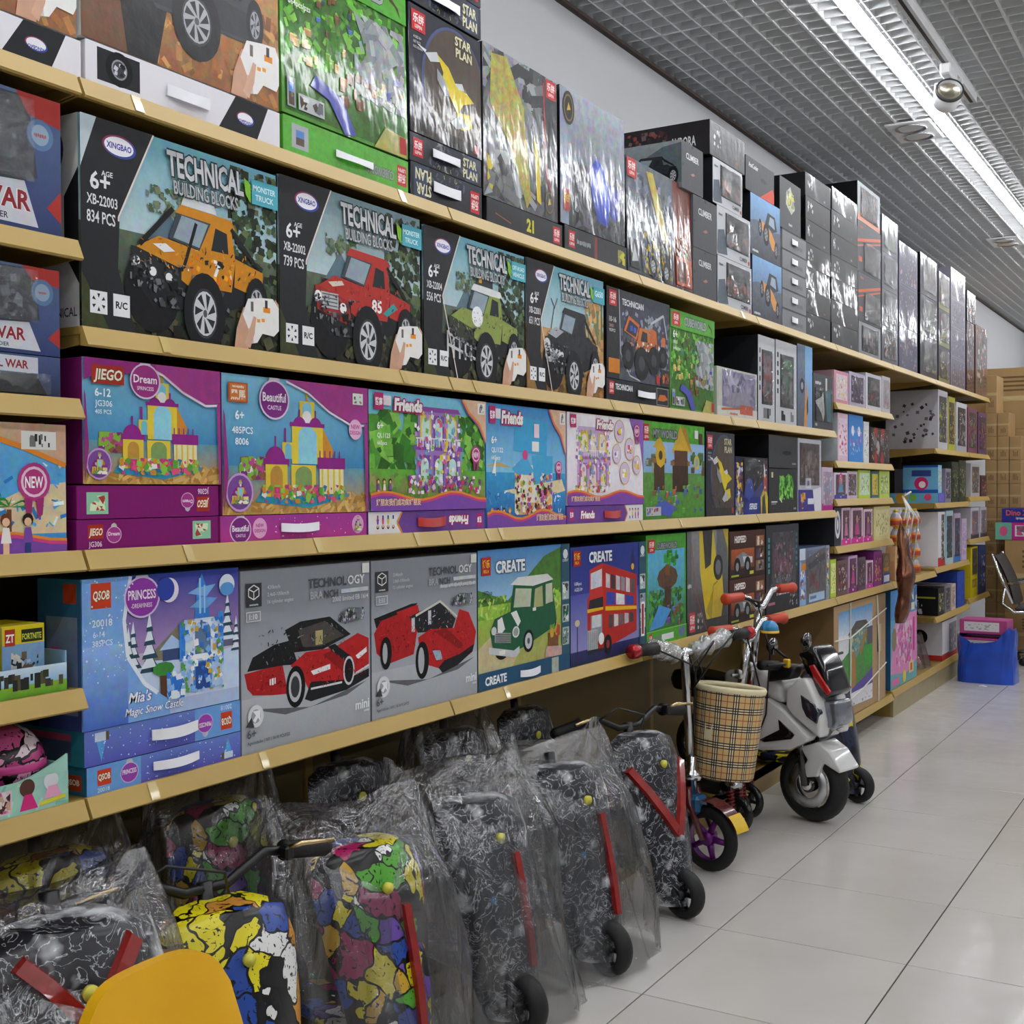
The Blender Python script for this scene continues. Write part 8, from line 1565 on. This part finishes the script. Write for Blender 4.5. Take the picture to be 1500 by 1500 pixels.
# blue bag with two pink boxes
BLUEB = plain('blue_polythene', '#1446b4', .3, var=.25, scale=10, bump=.5, coat=.3)
bb = empty('blue_bag', (.2, 7.72, 0), 'bright blue plastic bag on the floor by the far shelves', 'plastic bag')
def bl(i, j):
    a = 2*PI*i; c, s = math.cos(a), math.sin(a); k = j
    x = (.165-.012*k)*math.copysign(abs(c)**.45, c); y = (.12-.01*k)*math.copysign(abs(s)**.45, s)
    z = .29*k*(1+.16*math.sin(a*2+2.4)*k+.06*math.sin(5*a)*k); wv = .008*math.sin(9*a+4*k)+.006*math.sin(17*a-7*k)
    return (x*(1+wv*6*(.3+k*.5)), y*(1+wv*6*(.3+k*.5)), z)
m = MB().grid(bl, 56, 14); n0 = len(m.v); m.face([bl(k/56, 0) for k in range(56)]); m.build('bag_film', BLUEB, bb, True)
for i, (z, lab) in enumerate(((.18, 'lower pink box with white label inside the blue bag'), (.29, 'upper pink box with white label sticking out of the blue bag'))):
    e = empty('toy_box', (.19, 7.72, z), lab, 'toy box', 'pink boxes in the blue bag', rz=-.06)
    MB().box((-.135, -.085, 0), (.135, .085, .085), .004, cols=[colr('#b04a84')]*6).build('carton_body', PRINT, e)
    p = Panel(.27, .085); p.rect(.1, .2, .84, .84, '#d6d4da'); p.specks(.14, .3, .8, .7, 22, .006, ['#8aa08a', '#9a98a0', '#b4b2b8'], 4+i, .5, 0, False); p.build('front_print', PRINT, e, (-.135, -.085, 0), (1, 0, 0), (0, 0, 1), (0, -1, 0))
# orange bottles display on the open bay
OB = plain('orange_bottle', '#d2801e', .3); RB = plain('red_label', '#a83a28', .45); CB = plain('grey_clear_neck', '#a8a4ac', .15, coat=.6); BR = plain('yellow_cap', '#d9b42c', .3)
bt = None
CNM = ('first', 'second', 'third'); RNM = ('bottom', 'second', 'third', 'top')
for c in range(3):
    for r_ in range(4):
        y, z = 6.66+c*.215, .6835+r_*.0905
        lab = '%s row, %s column from the left, orange toy bottle in the display rack' % (RNM[r_], CNM[c])
        if bt is None:
            bt = empty('toy_bottle', (-.09, y, z), lab, 'bottle', 'orange toy bottles')
            MB().lathe([(0, 0), (.03, 0), (.034, .006), (.034, .035), (.03, .045), (0, .045)], 14).build('bottle_body', OB, bt, True); MB().lathe([(.0345, .008), (.035, .009), (.035, .03), (.0345, .031)], 14).build('label_band', RB, bt, True); MB().lathe([(.03, .045), (.024, .062), (.018, .075), (0, .075)], 14).build('neck', CB, bt, True); MB().lathe([(0, .089), (.012, .089), (.014, .085), (.014, .074), (0, .074)], 12).build('cap', BR, bt, True)
        else:
            o = copy_tree(bt); o.location = (-.09, y, z); o['label'] = lab
rk = empty('display_rack', (-.04, 6.88, .6835), 'black and white rack behind the orange toy bottles', 'display rack')
MB().box((-.3, -.34, 0), (-.29, .34, .37), .002).build('back_board', BLACKP, rk)
for y in (-.335, -.11, .105, .32): MB().box((-.29, y, 0), (-.1, y+.006, .365), .001).build('divider', WHITE_STRAP, rk)
# wooden toy house, small blue bucket toy, hanging brown balloon with strings
WD = plain('pale_wood', '#c99a6c', .6, var=.12, scale=20)
hs = empty('wooden_house', (-.03, 6.47, .6835), 'small wooden toy house with dark windows beside the orange bottles', 'toy house', rz=.0)
MB().prism([(-.075, 0), (.075, 0), (.085, .1), (.06, .165), (-.06, .175), (-.08, .1)], 'x', -.05, 0).build('house_body', WD, hs)
for y in (-.02, .02):
    for z in (.085, .13): MB().box((0, y-.008, z), (.0015, y+.008, z+.028)).build('window', BLACKP, hs)
MB().box((0, -.06, .015), (.0012, .06, .07)).build('label_plate', plain('cream_label', '#d9b48a', .6), hs)
bl_ = empty('foil_balloon', (.07, 6.13, .5), 'hanging brown metallic foil balloon with white strings', 'balloon')
rings = []
for k in range(15):
    t = k/14; z = .0+.5*t; w = .055*(math.sin(PI*min(1, t*.9+.12))**.6)*(1+.18*math.sin(t*17)); x0 = .02*math.sin(t*4); rings.append([(x0+.7*w*math.cos(a), w*1.25*math.sin(a)-.05+.07*t, z) for a in [2*PI*q/14 for q in range(14)]])
MB().loft(rings).build('balloon_skin', plain('brown_foil', '#6a4433', .18, metal=.8, var=.35, scale=14, bump=.5), bl_, True, fix=True)
STR = plain('white_ribbon', '#e0dfdc', .5)
for k, (dy, dz) in enumerate(((-.04, .0), (.0, -.05), (.05, -.12), (.16, -.2))): MB().tube([(-.005, .02, .62), (.02+.01*k, .02+dy*.6, .56+dz*.3), (.01, .02+dy, .5+dz)], .004, 5).build('string', STR, bl_, True)
MB().tube([(0, .02, .62), (.03, .04, .64), (.01, .06, .63), (0, .02, .62), (.02, -.02, .64), (0, .02, .62)], .005, 5).build('bow', STR, bl_, True)
# items of the nearest bay: card tray with small boxes, surprise ball in a card cradle
tray = empty('card_tray', (-.02, 1.06, .854), 'open card tray with grass and figure print at the left edge', 'tray')
tb = MB(); tb.box((-.3, -.17, 0), (0, .17, .004)); tb.box((-.003, -.17, 0), (0, .17, .042)); tb.box((-.3, -.17, 0), (-.297, .17, .08)); tb.box((-.3, .167, 0), (0, .17, .06)); tb.box((-.3, -.17, 0), (0, -.167, .06)); tb.c = [colr('#8ab0d4')]*len(tb.f); tb.build('tray_body', PRINT, tray)
p = Panel(.34, .042); p.grad(0, .4, 1, 1, '#8ab8d8', '#c9dce8', .05); p.grad(0, 0, 1, .42, '#5a9a2c', '#8ab83c', .1)
p.specks(.35, .25, .98, .85, 34, .005, ['#3a3a30', '#55503a', '#2a2c28'], 3, 2.2, 0, False); p.poly([(0, 0), (.3, 1), (.34, 1), (.06, 0)], '#e6ecf0'); p.build('front_print', PRINT, tray, (0, -.17, 0), (0, 1, 0), (0, 0, 1), (1, 0, 0))
def small(y, x, h, c1, c2, lab):
    def art(p):
        p.grad(0, 0, 1, 1, c2, c2, .08); p.rect(0, .72, 1, 1, c1, .03); p.rect(.06, .7, .3, .95, '#b03a24'); p.text('ZT', .18, .76, .12, '#fff', 'c', .03, maxw=.2); p.rect(.45, .74, .96, .93, '#2a2c20'); p.text('FORTNITE', .7, .78, .09, '#cfd84a', 'c', .02, maxw=.46); p.specks(.2, .1, .85, .6, 16, .007, ['#2c2e34', '#b9bcc0', '#6a5a44', '#d0c8b8'], int(y*100), 1.5)
    make_box('s', art, lab, dims=(y-.038, y+.038, .8595, .8595+h), depth=.09, body=c2, sidec=c1, topc=c1, xo=x, group='small boxes in the tray', window=None)
small(1.162, -.03, .1, '#d9c21c', '#7aa0c4', 'small yellow-topped box with a dark figure at the front right of the tray'); small(1.078, -.03, .095, '#6fc03a', '#8a6ab0', 'small green-topped box with a white figure at the front of the tray'); small(1.17, -.15, .115, '#d9c21c', '#b4a040', 'small yellow box in the second rank of the tray'); small(1.085, -.15, .11, '#c9b41c', '#6a7a8a', 'small yellow and grey box behind the green-topped one')
cr = empty('card_cradle', (-.02, 1.1, .683), 'mint green card cradle printed with dolls under the pink ball', 'card cradle')
def cra(i, j): u = -.13+.26*i; return (0, u, (.045+.03*abs(2*i-1)**2)*j)
MB().grid(cra, 12, 2).grid(lambda i, j: (-.003, -.13+.26*(1-i), (.045+.03*abs(1-2*i)**2)*j), 12, 2).box((-.2, -.13, 0), (0, .13, .004)).box((-.2, .126, 0), (-.003, .13, .06)).box((-.2, -.13, 0), (-.003, -.126, .06)).build('cradle_body', plain('mint_card', '#9fcfbf', .5), cr)
p = Panel(.26, .05); p.rect(0, 0, 1, .98, '#9fd0c0', .06); p.specks(0, 0, 1, .95, 16, .016, ['#7fbfae', '#b8e0d2'], 4, .2)
p.rect(.42, .12, .62, .8, '#d9c4cc'); p.specks(.43, .16, .61, .78, 16, .007, ['#4a2f28', '#d05a9c', '#c9a48a', '#e6d8dc'], 3); p.circ(.3, .62, .07, '#4a2f24'); p.poly([(.24, .0), (.27, .5), (.33, .5), (.36, 0)], '#1d1c1f'); p.circ(.72, .75, .05, '#5a3a30'); p.poly([(.67, .1), (.7, .55), (.75, .55), (.79, .1)], '#d0307c'); p.circ(.88, .8, .05, '#dfdfe4'); p.poly([(.83, .3), (.86, .65), (.92, .65), (.95, .3)], '#e8a4c4'); p.poly([(.8, .12), (.98, .2), (.98, .32), (.8, .24)], '#d9d23c')
p.build('front_print', PRINT, cr, (0.0006, -.13, 0), (0, 1, 0), (0, 0, 1), (1, 0, 0))
sb = empty('surprise_ball', (-.085, 1.165, .6875), 'pink patterned surprise ball with a cord in the card cradle', 'toy ball')
PB = graf_mat('pink_ball_print', ['#d05a94', '#e090b8', '#b03a78', '#d9c4cc', '#c98aa8', '#d05a94'], 26)
MB().lathe([(.0, .0)]+[(.06*math.sin(PI*k/16), .06-.06*math.cos(PI*k/16)) for k in range(1, 16)]+[(0, .12)], 32).build('ball_shell', PB, sb, True)
MB().lathe([(.0605, .054), (.062, .056), (.062, .064), (.0605, .066)], 32).build('seam_band', plain('pink_band', '#c23a84', .4), sb, True); MB().tube([(0, 0, .12), (.005, .01, .145), (.01, .0, .165)], .003, 6).build('cord', plain('pink_cord', '#b03a5c', .6), sb, True)
pb_ = empty('plastic_bag', (-.05, 7.2, .131), 'clear crumpled bag with red bits on the far base shelf', 'plastic bag')
MB().grid(lambda i, j: ((.12-.05*j)*math.cos(2*PI*i)*(1+.1*math.sin(14*PI*i))-.1, (.13-.06*j)*math.sin(2*PI*i)*(1+.1*math.sin(10*PI*i+2*j)), .19*j+.01*math.sin(8*PI*i)*j), 40, 10).build('bag_film', BAG, pb_, True); MB().lathe([(0, 0), (.06, 0), (.07, .03), (.05, .07), (0, .08)], 16, (-.1, .0, .002)).build('red_filling', plain('red_filling', '#a83a30', .5), pb_, True)

sc_ = MB(); r_ = random.Random(5)
sc_.grid(lambda i, j: (.045*(i-.5), .03*(j-.5)+.006*math.sin(6*i), .002+.006*math.sin(PI*i)*math.sin(3*j)), 6, 4)
tag(sc_.build('paper_scrap', WHITE_STRAP, None, True, loc=(.21, 7.5, 0)), 'tiny white paper scrap on the floor in front of the blue bag', 'paper scrap')
